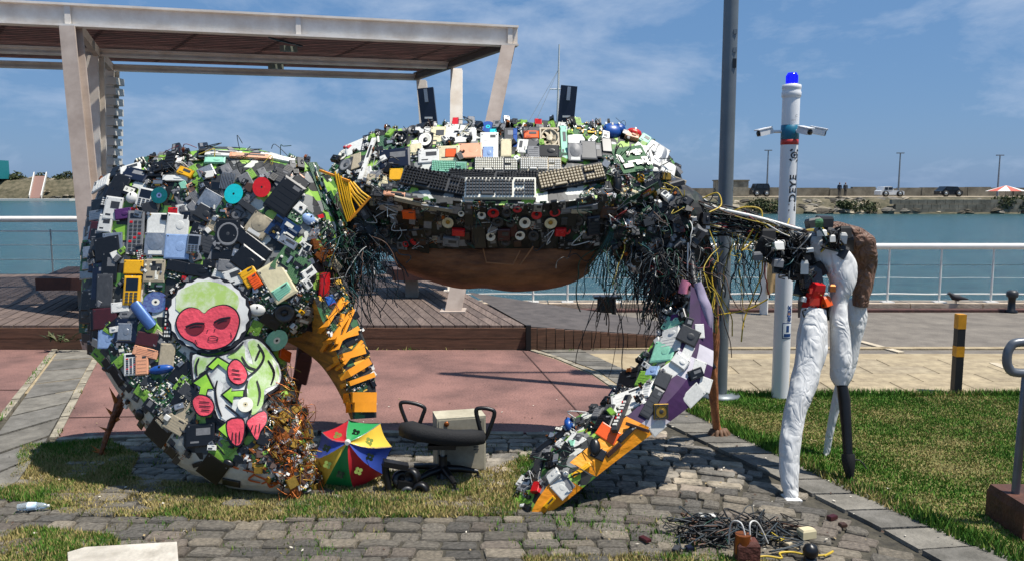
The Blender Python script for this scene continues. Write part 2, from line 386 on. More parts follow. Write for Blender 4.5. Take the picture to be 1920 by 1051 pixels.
while y < 6.4:
    x = -4.2 + U(0, .2); h = U(.075, .115)
    while x < 2.6:
        wd = U(.09, .22)
        cx, cy = x + wd / 2, y + h / 2
        sl_ = -.36 * max(0, cx - .3); wy = cy - .18 * max(0, cx - .3) ** 2
        P = (cx, wy + .02 * noise.noise(Vector((cx * 1.3, cy * 1.3, 0))))
        D = P[1]; px = 960 + P[0] / D * FPX; py = yy(D)
        ok = not right_of_strip(*P) and 3.3 < D < 5.75 and -80 < px < 1960
        if py < 826 and px < 1160 and ok: ok = py > 822 or px > 1150
        if ok and px < 100 and py < 905: ok = px > 92 - (py - 826) * .7
        if ok: cells.append((P[0], P[1], wd, h, sl_))
        x += wd
    y += h; row += 1
cells.sort(key=lambda c: c[1])
stuffmb = MB()
for i, (cx, cy, wd, h, s_) in enumerate(cells):
    me = random.choice(cobs); ht = .05 + U(-.008, .008)
    mtx = Matrix.Translation((cx, cy, GZ - .005)) @ Matrix.Rotation(s_ + U(-.06, .06), 4, 'Z') @ Matrix.Rotation(U(-.04, .04), 4, 'X') @ Matrix.Diagonal((wd * .985, h * .965, ht, 1))
    if i < 300:
        o = bpy.data.objects.new('cobblestone', me); COL.objects.link(o); o.parent = cob_root; o.matrix_basis = Matrix.Translation(-ORIG[cob_root.name]) @ mtx
    else:
        mi = cobm.index(me.materials[0]); stuffmb.add([mtx @ v.co for v in me.vertices], [tuple(p.vertices) for p in me.polygons], mi)
if stuffmb.v: tag(stuffmb.build('far_cobbles', cobm, cob_root), kind='stuff')
# ---- lawn base + blades
lawn_px = [(1290, 762), (1330, 742), (1400, 741), (1600, 741), (1925, 739), (2150, 739), (2400, 1200), (1945, 1062), (1765, 985), (1600, 912), (1445, 838), (1300, 768)]
soil = mat('lawn_soil', '#747040', .95, col2='#56592c', scale=2.5, bump=.7, bscale=50, detail=10)
lb = flat('lawn', [(x, y) for x, y in lawn_px], .0, soil, thick=.06)
LPW = [tuple(atz(x, y, 0))[:2] for x, y in lawn_px]
gm = [mat('grass_' + n, c, .7, var=.3, scale=3, spec=.2) for n, c in (('fresh', '#4f7a2a'), ('mid', '#6f8638'), ('dry', '#9d935a'), ('straw', '#b5a36c'))]
def grass(name, polys, n, hmin, hmax, dry, wid=.006, dens=None, z=0.0, parent=None, label=None):
    P = []; tot = 0
    xs = [p[0] for q_ in polys for p in q_]; ys = [p[1] for q_ in polys for p in q_]
    x0, x1, y0, y1 = min(xs), max(xs), min(ys), max(ys)
    rng = np.random.default_rng(5 + len(name)); tries = 0
    while len(P) < n and tries < n * 12:
        tries += 1
        x = rng.uniform(x0, x1); y = rng.uniform(y0, y1)
        if not any(inside(x, y, q_) for q_ in polys): continue
        nv = noise.noise(Vector((x * 1.7, y * 1.7, 3))) + .5 * noise.noise(Vector((x * 6, y * 6, 1)))
        if dens is not None and nv < dens + rng.uniform(-.25, .25): continue
        P.append((x, y, nv))
    P = np.array(P); k = len(P)
    a = rng.uniform(0, 2 * pi, k); h = rng.uniform(hmin, hmax, k) * (1 + .5 * P[:, 2]); lean = rng.uniform(0, .8, k) * h; la = rng.uniform(0, 2 * pi, k)
    w_ = wid * rng.uniform(.6, 1.4, k)
    V = np.zeros((k, 3, 3)); V[:, 0, 0] = P[:, 0] - np.cos(a) * w_; V[:, 0, 1] = P[:, 1] - np.sin(a) * w_; V[:, 1, 0] = P[:, 0] + np.cos(a) * w_; V[:, 1, 1] = P[:, 1] + np.sin(a) * w_
    V[:, 2, 0] = P[:, 0] + np.cos(la) * lean; V[:, 2, 1] = P[:, 1] + np.sin(la) * lean; V[:, 0, 2] = V[:, 1, 2] = z; V[:, 2, 2] = z + h
    pr = rng.uniform(0, 1, k) + P[:, 2] * -.9
    mi = np.where(pr < dry[0], 0, np.where(pr < dry[1], 1, np.where(pr < dry[2], 2, 3)))
    o = fastmesh(name, V.reshape(-1, 3), np.arange(3 * k).reshape(-1, 3), gm, parent, mi); tag(o, label, 'grass' if label else None, kind='stuff'); return o
grass('lawn_grass', [LPW], 120000, .006, .017, (.34, .72, .92), .005, None, 0.0, None, 'short green and straw coloured lawn grass at the right')
pw = lambda L_: [tuple(atz(x, y, 0))[:2] for x, y in L_]
patches = [pw([(40, 835), (200, 822), (260, 850), (240, 890), (330, 900), (640, 930), (980, 915), (985, 945), (960, 962), (620, 968), (420, 972), (300, 965), (120, 960), (60, 940), (-20, 930), (30, 880)]),
           pw([(-60, 1010), (60, 985), (210, 1000), (230, 1022), (130, 1030), (110, 1100), (-80, 1100)]),
           pw([(590, 905), (700, 880), (900, 880), (1000, 850), (1010, 900), (990, 925), (700, 950)]),
           pw([(980, 1040), (1200, 1035), (1420, 1042), (1600, 1080), (980, 1080)])]
grass('joint_grass', patches, 80000, .014, .034, (.10, .30, .58), .005, -.34, GZ + .035, None, 'patchy dry grass growing over the cobbles beneath the crab')
grass('weeds', [pw([(-60, 960), (1400, 960), (1400, 1060), (-60, 1060)]), pw([(60, 830), (1150, 830), (1150, 960), (60, 960)])], 9000, .01, .03, (.15, .5, .8), .004, .22, GZ + .03, None, 'thin weeds in the joints between the cobbles')
grass('edge_grass', [pw([(1285, 770), (1295, 760), (1610, 905), (1780, 975), (1950, 1055), (1930, 1070), (1750, 992), (1580, 915)]), pw([(1325, 745), (1930, 742), (1930, 736), (1325, 738)])], 9000, .02, .06, (.6, .9, .97), .005, None, 0, None, 'longer green grass along the edges of the lawn')
grass('path_grass', [pw([(188, 655), (196, 655), (110, 826), (98, 826)]), pw([(98, 655), (108, 655), (2, 790), (-8, 790)]), pw([(985, 652), (1110, 652), (1080, 662), (1000, 664)]), pw([(300, 650), (480, 650), (480, 657), (300, 657)]), pw([(700, 650), (900, 650), (900, 656), (700, 656)])], 3800, .01, .04, (.3, .6, .85), .005, .05, 0, None, 'sparse weeds along the joints of pads and deck')
# ---- deck
dm = [mat('deck_plank_' + n, c, .75, col2=c2, scale=5, bump=.35, bscale=30, stretch=(9, .7, 1), objvar=.2) for n, c, c2 in (('a', '#7b6a60', '#57483f'), ('b', '#6f5f56', '#4d3f37'))]
DZ = .25
ddir = Vector((-.283, .959, 0)); deck = empty('deck', (-4, 10, 0), kind='structure')
fy, by = 8.24, 13.3
MB().prism([(-14, fy + .03, 0), (.12, fy + .03, 0), (.12 - .295 * 5.0, by, 0), (-16, by, 0)], (0, 0, DZ - .035)).build('joist_bed', mat('deck_underside', '#1f1815', .9), deck)
def pt(x, y): return Vector((x + ddir.x / ddir.y * (y - fy), y, DZ - .03))
lens = [(fy - .02, 8.72), (8.73, 10.35), (10.36, by)]
PW = .121
for si, (ya, yb) in enumerate(lens):
    for i in range(74):
        xr = .12 - i * PW; xl = xr - PW + .012
        MB().prism([pt(xl, ya), pt(xr, ya), pt(xr, yb), pt(xl, yb)], (0, 0, .03 + U(0, .003))).build('plank', dm[(i * 7 + si) % 2], deck)
fm = mat('deck_fascia', '#6b4a36', .75, col2='#4a3222', scale=4, bump=.3, stretch=(1, 1, 12), objvar=.12)
for zi in (.058, .172):
    for k in range(4):
        MB().box((-1.56 - k * 3.42, fy - .035, zi), (3.40, .03, .108)).build('fascia_board', fm, deck)
# ramp and its upright-plank wall
ra, rb, rc, rd = atz(990, 611, .245), atz(1243, 628, .13), atz(1265, 606, .13), Vector((-.62, 11.0, .245))
ramp = empty('ramp', ra, kind='structure')
MB().prism([(p.x, p.y, 0) for p in (ra, rb, rc, rd)], (0, 0, .1)).build('ramp_base', mat('deck_underside', '#1f1815'), ramp)
MB().add([ra, rb, rc, rd, (ra.x, ra.y, .05), (rb.x, rb.y, 0), (rc.x, rc.y, 0), (rd.x, rd.y, 0)], [(0, 1, 2, 3), (0, 4, 5, 1), (1, 5, 6, 2)]).build('ramp_surface', mat('ramp_boards', '#57504c', .8, col2='#403a37', scale=6, bump=.3), ramp)
for i in range(15):
    a, b2 = (ra.lerp(rb, (i + k) / 15) for k in (.03, .95)); hh = (a.z + b2.z) / 2
    MB().prism([(a.x, a.y - .045, -.01), (b2.x, b2.y - .045, -.01), (b2.x, b2.y - .01, -.01), (a.x, a.y - .01, -.01)], (0, 0, hh + U(0, .012))).build('wall_plank', fm, ramp)
MB().box((ra.x + .005, ra.y - .04, .13), (.05, .05, .27)).build('corner_post', M['rubber'], ramp)
# ---- far banks
bankm = mat('bank_earth', '#6e6550', .95, col2='#3f3d2a', scale=.9, bump=1, bscale=4, detail=12)
def bank(name, D0, D1, X0, X1, ztop, steps=120, wob=.35):
    V = []; Fq = []; prof = [(0, -.5 + WZ), (.12, WZ + .15), (.35, WZ + (ztop - WZ) * .45), (.7, WZ + (ztop - WZ) * .85), (1, ztop)]
    for i in range(steps + 1):
        x = X0 + (X1 - X0) * i / steps
        for k, (f, z) in enumerate(prof):
            nn = noise.noise(Vector((x * .35, k * 2.1, 1))) * wob + noise.noise(Vector((x * 1.1, k * 3.3, 5))) * wob * .6
            V.append((x, D0 + (D1 - D0) * f + nn * 1.2, z + (nn * .7 if 0 < k < 4 else 0)))
    k = len(prof)
    for i in range(steps):
        for j in range(k - 1): Fq.append((i * k + j, (i + 1) * k + j, (i + 1) * k + j + 1, i * k + j + 1))
    return MB().add(V, Fq, 0, False).build(name, bankm)
tag(bank('breakwater', 87.5, 91.5, 12, 120, .80, 160, .25), kind='structure')
tag(MB().box((66, 98.5, -.2), (108, 14.5, 2.0)).build('breakwater_road', mat('pale_road', '#a3947c', .9, col2='#7d705d', scale=.4)), kind='structure')
wallm = mat('sea_wall_stone', '#8b8475', .9, col2='#5d584c', scale=.8, bump=.6, bscale=6)
swl = empty('sea_wall', (60, 105.5, .8), 'long low pale stone wall along the far side of the breakwater road', 'wall')
for i in range(36):
    MB().box((16 + i * 3.0, 105.5 + U(-.1, .1), 1.25), (2.96, .8, 1.3 + U(-.25, .18))).build('wall_block', wallm, swl)
rockm = [mat('boulder_' + n, c, .9, var=.45, scale=2, bump=.8, bscale=8, objvar=.3) for n, c in (('pale', '#a69a84'), ('grey', '#7b756a'), ('dark', '#4a4438'))]
def rock_mesh(m, n=7):
    vs = []; rings = [(.0, .55), (.45, 1), (.8, .75)]
    for z, r in rings:
        for i in range(n): a = 2 * pi * i / n + z; vs.append((cos(a) * r * U(.75, 1.1), sin(a) * r * U(.75, 1.1), z + U(-.1, .1)))
    vs.append((0, 0, 1.05)); fs = [(r * n + i, r * n + (i + 1) % n, (r + 1) * n + (i + 1) % n, (r + 1) * n + i) for r in range(2) for i in range(n)] + [(2 * n + i, 2 * n + (i + 1) % n, 3 * n) for i in range(n)]
    return MB().add(vs, fs).mesh('boulder', m)
rocks = [rock_mesh(rockm[i % 3]) for i in range(9)]
bw = [o for o in bpy.data.objects if o.name == 'breakwater'][0]
for i in range(300):
    px = U(1280, 1990) if i % 3 else U(1500, 1620); t_ = R(); D = 88 + t_ * 3; X = (px - 960) / FPX * D; z = WZ - .1 + t_ ** 1.2 * 1.35; s_ = U(.3, .85)
    o = bpy.data.objects.new('boulder', random.choice(rocks)); COL.objects.link(o); o.parent = bw; o.location = Vector((X, D, z)) - ORIG[bw.name]; o.scale = (s_ * 1.2, s_, s_ * .8); o.rotation_euler = (U(-.3, .3), U(-.3, .3), U(0, 6))
# leaf clumps (bushes)
leafm = [mat('leaf_' + n, c, .6, var=.35, scale=4, spec=.25) for n, c in (('dark', '#2b381f'), ('mid', '#434f2b'), ('olive', '#5c5f3c'))]
def bush(name, c, rx, ry, rz, n, ls, label, cat, group=None, mats=leafm, seed=1):
    rng = np.random.default_rng(seed)
    lob = rng.normal(size=(9, 3)); lob /= np.linalg.norm(lob, axis=1)[:, None]; lob[:, 2] = np.abs(lob[:, 2]); lob *= .6
    which = rng.integers(0, 9, n); p = rng.normal(size=(n, 3)); p /= np.linalg.norm(p, axis=1)[:, None]; p *= (rng.uniform(.25, 1, n) ** .5)[:, None] * .5
    P = lob[which] + p; P[:, 2] = np.abs(P[:, 2]); P = P * np.array([rx, ry, rz])
    d1 = rng.normal(size=(n, 3)); d1 /= np.linalg.norm(d1, axis=1)[:, None]; d2 = np.cross(d1, rng.normal(size=(n, 3))); d2 /= np.linalg.norm(d2, axis=1)[:, None]
    s = ls * rng.uniform(.6, 1.3, n)[:, None]
    V = np.stack([P - d1 * s, P + d2 * s * .45, P + d1 * s, P - d2 * s * .45], 1).reshape(-1, 3) + np.array(c)
    o = fastmesh(name, V, np.arange(4 * n).reshape(-1, 4), mats, None, rng.integers(0, len(mats), n))
    # move origin to base
    me = o.data; me.transform(Matrix.Translation(-Vector(c))); o.location = c; ORIG[o.name] = Vector(c)
    return tag(o, label, cat, group)
for i, (px, wpx, zt, lab) in enumerate(((1430, 75, .95, 'wide dark green bush on the far bank left of the white camera column'), (1612, 60, .95, 'dense dark green bush beside the white pickup on the far bank'), (1885, 60, .9, 'broad green bush on the far bank below the red and white parasol'), (1925, 60, 1.2, 'bushy green mass at the right edge of the far bank'), (1578, 22, .25, 'small bush between boulders left of the dense dark bush'))):
    D = 89.0; X = (px - 960) / FPX * D; bush('shrub', (X, D, WZ + .25 + (.3 if i > 1 else 0)), wpx / FPX * D * .62, 1.6, (zt - WZ - .1) * .8, 1800, .16, lab, 'bush', 'bushes on the far bank', seed=20 + i)
# stone revetment wall right of the dense bush
rev = empty('retaining_wall', (45, 88.2, WZ), 'long grey brown stone retaining wall below the pickup on the far bank', 'wall')
for r in range(3):
    for c in range(22):
        MB().box((42.2 + c * .98 + (r % 2) * .4, 88.3 + r * .12, WZ + .25 + r * .52), (.94, .6, .50)).build('stone', wallm, rev)
# concrete step terrace with dark openings (right)
ter = empty('terrace', (56, 90, -.5), 'low pale concrete terrace with dark openings on the far bank near the right', 'structure')
MB().box((55.5, 89.6, .36), (7.5, 1.6, .12)).build('slab', mat('pale_concrete', '#b0a48e', .9), ter)
MB().box((55.5, 90.0, -.1), (7.5, .8, .8)).build('dark_recess', mat('dark_recess', '#2a2620', .95), ter)
for x in (51.9, 55.4, 57.6, 59.1): MB().box((x, 89.3, -.1), (.3, .8, .8)).build('pier', mat('pale_concrete', '#b0a48e', .9), ter)
# left bank
lbk = tag(bank('jetty', 197, 206, -190, -92, 4.6, 110, .7), kind='structure')
tag(MB().box((-141, 214, 1.3), (98, 17, 6.6)).build('jetty_top', mat('pale_road', '#a3947c', .9)), kind='structure')
for i in range(120):
    px = U(-60, 215); t_ = R(); D = 198 + t_ * 8.5; X = (px - 960) / FPX * D; z = WZ - .2 + t_ * 5.7; s_ = U(.5, 1.3)
    o = bpy.data.objects.new('boulder', random.choice(rocks)); COL.objects.link(o); o.parent = lbk; o.location = Vector((X, D, z)) - ORIG[lbk.name]; o.scale = (s_ * 1.5, s_, s_ * .6); o.rotation_euler = (U(-.3, .3), U(-.3, .3), U(0, 6))
for i, (px, w_) in enumerate(((40, 30), (85, 22), (130, 40), (160, 30))):
    X = (px - 960) / FPX * 206; bush('shrub', (X, 206, 4.3), w_ / FPX * 206 * .6, 2, 1.9, 400, .35, ('low dark scrub on top of the far left jetty, nearest the teal container', 'small dark scrub above the gangway on the far left jetty', 'widest scrub on the far left jetty, right of the gangway', 'scrub on the far left jetty beside the pergola column')[i], 'bush', 'scrub on the jetty', seed=50 + i)
whitem = mat('white_paint', '#d9d5cc', .55, var=.12, scale=5)
gw = empty('gangway', ((76 - 960) / FPX * 195, 195, WZ), 'sloping gangway with white side rails down to a pontoon on the far left', 'gangway')
def gX(px, D): return (px - 960) / FPX * D
g0 = [Vector((gX(60, 192), 192, WZ + .6)), Vector((gX(82, 192), 192, WZ + .6))]; g1 = [Vector((gX(72, 201), 201, 5.0)), Vector((gX(95, 201), 201, 5.0))]
MB().add([g0[0], g0[1], g1[1], g1[0]], [(0, 1, 2, 3)]).build('walkway', mat('gangway_deck', '#8a6a60', .8), gw)
for k in (0, 1): MB().bar(g0[k] + Vector((0, 0, .3)), g1[k] + Vector((0, 0, .6)), .2, .9).build('side_rail', whitem, gw)
pn = MB().box((gX(70, 191), 191, WZ + .25), (18, 3, .5)).build('pontoon', whitem); tag(pn, 'long low white floating pontoon at the foot of the far gangway', 'pontoon')
cn = empty('shipping_container', (gX(4, 203), 203, 4.4), 'teal shipping container at the far left edge on the jetty', 'container')
MB().box((gX(2, 203), 203, 6.6), (4, 4, 4.6)).build('body', mat('teal_paint', '#1f7f86', .6), cn)
for i in range(6): MB().box((gX(2, 203) - 1.7 + i * .68, 200.96, 6.6), (.16, .08, 4.2)).build('rib', mat('teal_dark', '#17656c', .6), cn)
# lamp posts far
for px, top, lab in ((1435, 283, 'thin far lamp post left of the white camera column'), (1680, 288, 'thin far lamp post behind the white pickup'), (1865, 292, 'thin far lamp post at the right behind the parasol')):
    D = 101; X = gX(px, D); zt = CH + (355 - top) / FPX * D
    lp = empty('lamp_post', (X, D, .8), lab, 'lamp post', 'lamp posts on the breakwater')
    MB().tube([(X, D, .8), (X, D, zt)], [.13, .07], 6).build('pole', mat('far_steel', '#75808a', .6), lp)
    MB().box((X, D, zt), (.9, .25, .12)).build('lamp_head', mat('far_steel', '#75808a', .6), lp)
# vehicles
def car(px, py_b, wpx, hpx, col, kind, label, flip=1):
    D = 96.; X = gX(px, D); Lc = wpx / FPX * D; Hc = hpx / FPX * D; z0 = .8
    c = empty('parked_' + kind, (X, D, z0), label, kind, 'vehicles parked on the breakwater')
    pm = mat('car_paint_' + col[1:], col, .3, var=.1)
    if kind == 'pickup': pr = [(-.5, .18), (-.5, .55), (-.44, .6), (-.36, .97), (-.05, 1.0), (.06, .62), (.42, .56), (.5, .48), (.5, .18)]
    elif kind == 'van': pr = [(-.5, .15), (-.5, .8), (-.42, 1.0), (.3, 1.0), (.42, .62), (.5, .5), (.5, .15)]
    else: pr = [(-.5, .18), (-.5, .5), (-.4, .62), (-.25, .97), (.25, 1.0), (.42, .62), (.5, .55), (.5, .18)]
    MB().prism([(X + flip * a * Lc, D - .85, z0 + b2 * Hc) for a, b2 in pr], (0, 1.7, 0)).build('body', pm, c)
    glass = mat('car_glass', '#1b2530', .1)
    if kind == 'pickup': ws = [(-.33, -.2), (-.17, .0)]
    elif kind == 'van': ws = [(-.38, -.1), (-.05, .28)]
    else: ws = [(-.28, -.03), (.0, .27)]
    for a, b2 in ws: MB().box((X + flip * (a + b2) / 2 * Lc, D - .86, z0 + .78 * Hc), ((b2 - a) * Lc, .04, .26 * Hc)).build('window', glass, c)
    for a in (-.3, .3):
        wv = MB().lathe([(0, 0), (.36, 0), (.36, .22), (0, .22)], 14, 0, Matrix.Translation((X + flip * a * Lc, D - .80, z0 + .34)) @ Matrix.Rotation(pi / 2, 4, 'X')).build('wheel', M['rubber'], c)
        MB().lathe([(.2, 0), (.17, .03), (0, .03)], 10, 0, Matrix.Translation((X + flip * a * Lc, D - 1.02, z0 + .34)) @ Matrix.Rotation(pi / 2, 4, 'X')).build('rim', M['steel'], wv)
    MB().box((X + flip * .49 * Lc, D - .7, z0 + .42 * Hc), (.08, .2, .12)).build('headlight', whitem, c)
car(1421, 370, 30, 24, '#161b22', 'van', 'small dark van on the breakwater left of the white column', -1)
car(1663, 370, 44, 19, '#d8dadb', 'pickup', 'white pickup truck parked on the breakwater road')
car(1773, 370, 40, 19, '#11151c', 'jeep', 'black off-road car parked right of the white pickup', -1)
hut = empty('concrete_hut', (gX(1367, 100), 100, .8), 'square pale concrete hut on the breakwater behind the grey pole', 'hut')
MB().box((gX(1367, 100), 100, 1.75), (3.7, 2.6, 1.9)).build('wall', mat('hut_concrete', '#9a9484', .9, col2='#6e695c', scale=1.2), hut)
MB().box((gX(1367, 100), 100, 2.76), (3.9, 2.8, .14)).build('roof', mat('hut_roof', '#80796b', .9), hut)
ps = empty('beach_parasol', (gX(1880, 98), 98, .8), 'white and red parasol on the breakwater at the far right', 'parasol')
px_ = gX(1880, 98)
for i in range(10):
    a0 = 2 * pi * i / 10; a1 = 2 * pi * (i + 1) / 10
    MB().add([(px_, 98, 2.15), (px_ + 2.2 * cos(a0), 98 + 2.2 * sin(a0), 1.45), (px_ + 2.2 * cos(a1), 98 + 2.2 * sin(a1), 1.45)], [(0, 1, 2)]).build('panel', (whitem, mat('parasol_red', '#c8614f', .7))[i % 2], ps)
MB().tube([(px_, 98, .8), (px_, 98, 2.15)], .04, 5).build('pole', whitem, ps)
def small_person(px, label, shirt):
    D = 103; X = gX(px, D); z0 = .8
    p = empty('person', (X, D, z0), label, 'person', 'people on the breakwater')
    mb = MB()
    for s_ in (-1, 1):
        mb.tube([(X + s_ * .1, D, z0), (X + s_ * .1, D, z0 + .45), (X + s_ * .09, D, z0 + .85)], [.06, .07, .1], 6)
    mb.build('legs', M['dgrey'], p)
    mb = MB(); mb.tube([(X, D, z0 + .8), (X, D, z0 + 1.1), (X, D, z0 + 1.42), (X, D, z0 + 1.5)], [.17, .18, .2, .08], 8)
    for s_ in (-1, 1): mb.tube([(X + s_ * .2, D, z0 + 1.4), (X + s_ * .26, D, z0 + 1.1), (X + s_ * .2, D - .1, z0 + .85)], [.06, .05, .04], 6)
    mb.build('torso', shirt, p)
    MB().lathe([(0, -.12), (.08, -.08), (.1, 0), (.08, .09), (0, .12)], 8, 0, Matrix.Translation((X, D, z0 + 1.62))).build('head', mat('skin_dark', '#6b4534', .6), p)
small_person(1570, 'tiny person in dark clothes on the breakwater, left of the pair', M['navy']); small_person(1581, 'tiny person in dark grey on the breakwater, right of the pair', M['dgrey'])
# sailboat: hull hidden behind the crab, mast and stays above it
sb = empty('sailboat', (gX(1040, 60), 60, WZ), 'white sailing boat whose tall mast and stays rise behind the crab', 'boat')
X0 = gX(1040, 60)
mb = MB(); prof = []
for i in range(13):
    t_ = i / 12; hw = 1.5 * sin(pi * min(1, t_ * .9 + .12)) ** .6; prof.append((X0 - 5 + 10 * t_, hw))
vs = []; fs = []
for x, hw in prof: vs += [(x, 60 - hw, WZ + .9), (x, 60 - hw * .6, WZ + .1), (x, 60, WZ - .3), (x, 60 + hw * .6, WZ + .1), (x, 60 + hw, WZ + .9)]
for i in range(12):
    for j in range(4): fs.append((i * 5 + j, (i + 1) * 5 + j, (i + 1) * 5 + j + 1, i * 5 + j + 1))
    fs.append((i * 5 + 4, (i + 1) * 5 + 4, (i + 1) * 5, i * 5))
mb.add(vs, fs, 0, False).build('hull', whitem, sb)
MB().chbox((X0 - .5, 60, WZ + 1.15), (4, 1.7, .6), .2).build('cabin', whitem, sb)
zt = CH + (355 - 92) / FPX * 60
MB().tube([(X0, 60, WZ + .9), (X0 + .25, 60, zt)], [.1, .05], 6).build('mast', whitem, sb)
for tx, bx in ((1040, 988), (1040, 1002), (1042, 1046)):
    MB().tube([(gX(tx, 60) + .2, 60, zt - 1.8), (gX(bx, 60), 60, CH + (355 - 235) / FPX * 60), (gX(bx - 60 * (0 if bx > 1040 else 1), 60), 60, WZ + .9)], .02, 4).build('stay', whitem, sb)
MB().tube([(gX(1030, 60), 60, zt - 3.2), (gX(1052, 60), 60, zt - 3.2)], .04, 5).build('spreader', whitem, sb)
# ================================================================ RAILINGS, PERGOLA, BENCHES
railw = mat('rail_white', '#e2dfd8', .4, var=.1)
rl = empty('quay_railing', (4, 11.05, .09), 'white railing with thick top tube and thin wires along the quay edge', 'railing')
MB().tube([(-2.2, 11.05, .87), (13, 11.05, .87)], .043, 10).build('top_rail', railw, rl)
for px in (700, 870, 1000, 1065, 1155, 1222, 1300, 1560, 1670, 1768, 1866, 1968, 2060):
    X = gX(px, 11.05); mb = MB().tube([(X, 11.05, .08), (X, 11.05, .86)], .014, 6); mb.box((X, 11.05, .098), (.16, .12, .015)); mb.build('post', railw, rl)
for z, m, r_ in ((.215, railw, .010), (.44, M['steel'], .004), (.62, M['steel'], .004)):
    MB().tube([(-2.2 + i * .5, 11.05, z - .012 * sin(i * 1.7) ** 2) for i in range(31)], r_, 5).build('wire', m, rl)
r2 = empty('deck_railing', (-7, 13.2, DZ), 'white railing behind the deck at the left with a thin white rope', 'railing')
MB().tube([(-13, 13.2, 1.165), (-1.5, 13.2, 1.165)], .05, 10).build('top_rail', railw, r2)
for px in (-100, 95, 300, 480, 640, 700):
    X = gX(px, 13.2); MB().tube([(X, 13.2, DZ), (X, 13.2, 1.0)], .013, 6).build('post', M['steel'], r2)
for z, m, r_ in ((.97, railw, .012), (.74, M['steel'], .006), (.5, M['steel'], .006)):
    MB().tube([(-13 + i * .5, 13.2, z) for i in range(24)], r_, 5).build('wire', m, r2)
# white mooring post with a cloth
wp = MB(); X = gX(1437, 10.6); wp.tube([(X, 10.6, 0), (X, 10.6, .72)], .055, 10); wp.lathe([(.075, 0), (.075, .03), (0, .04)], 10, 0, Matrix.Translation((X, 10.6, .72)))
tag(wp.build('white_post', railw), 'short thick white post at the quay left of the camera column', 'post')
cl = MB(); cx = gX(1455, 10.5); vs = []; fs = []
for i in range(9):
    for j in range(7):
        vs.append((cx - .09 + j * .03, 10.5 + .02 * sin(j * 1.7 + i * .4), .74 - i * .055 - .01 * abs(j - 3)))
for i in range(8):
    for j in range(6): fs.append((i * 7 + j, i * 7 + j + 1, (i + 1) * 7 + j + 1, (i + 1) * 7 + j))
cl.add(vs, fs, 0, True); cl.add([(x, y + .012, z) for x, y, z in vs], fs, 0, True)
tag(cl.build('hanging_cloth', mat('tan_cloth', '#b89a6c', .9)), 'tan cloth hanging beside the short white post', 'cloth')
def mooring(px, D, h, r, label):
    X = gX(px, D); b_ = empty('mooring_bollard', (X, D, .0), label, 'bollard', 'mooring bollards on the quay')
    MB().lathe([(r * 1.3, 0), (r * 1.3, .02), (r * .8, .04), (r * .75, h * .6), (r * 1.0, h * .75)], 14, 0, Matrix.Translation((X, D, 0))).build('base', M['black'], b_)
    MB().lathe([(r * 1.15, h * .7), (r * 1.25, h * .8), (r * 1.2, h * .92), (r * .7, h), (0, h)], 14, 0, Matrix.Translation((X, D, 0))).build('cap', M['dgrey'], b_)
mooring(1906, 10.75, .30, .06, 'small black mooring bollard at the right edge of the quay')
mb_ = empty('stool', (gX(1139, 10.3), 10.3, 0), 'small black stool standing by the quay railing seen under the hanging cables', 'stool')
X = gX(1139, 10.3); MB().box((X, 10.3, .27), (.34, .2, .03)).build('seat', M['black'], mb_)
for sx in (-1, 1):
    for sy in (-1, 1): MB().bar((X + sx * .09, 10.3 + sy * .07, .26), (X + sx * .1, 10.3 + sy * .08, 0), .03, .03).build('leg', M['black'], mb_)
MB().box((X, 10.24, .16), (.2, .02, .18)).build('apron', M['black'], mb_)
# benches
bwood = mat('bench_wood', '#5b4a45', .7, col2='#3c302c', scale=5, stretch=(8, .8, 8), bump=.25, objvar=.15)
bred = mat('bench_edge', '#4a2a22', .7, col2='#331b16', scale=5)
def bench(c0, w_, dpt, nslat, label, cut):
    x0, y0 = c0; root = empty('bench', (x0 + w_ / 2, y0, DZ), label, 'bench', 'benches on the wooden deck')
    zt = .60
    k = ddir.x / ddir.y
    for i in range(nslat):
        xa = x0 + w_ * (i + .03) / nslat; xb = x0 + w_ * (i + .95) / nslat
        MB().prism([(xa, y0, zt), (xb, y0, zt), (xb - k * -1 * dpt * -1 * -1, y0 + dpt, zt), (xa - k * -1 * dpt * -1 * -1, y0 + dpt, zt)], (0, 0, .035)).build('slat', bwood, root)
    MB().box((x0 + w_ / 2, y0 - .015, zt - .035), (w_, .03, .14)).build('front_board', bred, root)
    MB().prism([(x0 + .02, y0 + .05, zt - .09), (x0 + w_ - .02, y0 + .05, zt - .09), (x0 + w_ - .02 + k * dpt, y0 + dpt - .03, zt - .09), (x0 + .02 + k * dpt, y0 + dpt - .03, zt - .09)], (0, 0, .085)).build('frame', bred, root)
    for lx in cut:
        MB().box((lx, y0 + .25, DZ + .13), (.16, .12, .26)).build('leg', mat('bench_leg', '#8d867b', .6), root)
bench((gX(63, 9.2), 9.2), 1.7, 1.4, 11, 'wooden slatted bench on the deck at the left, left of the big claw', (gX(152, 9.4), gX(152, 9.4) + .9))
bench((gX(735, 10.2), 10.2), .8, 1.2, 6, 'wooden bench on the deck mostly hidden behind the crab belly', (gX(772, 10.5),))
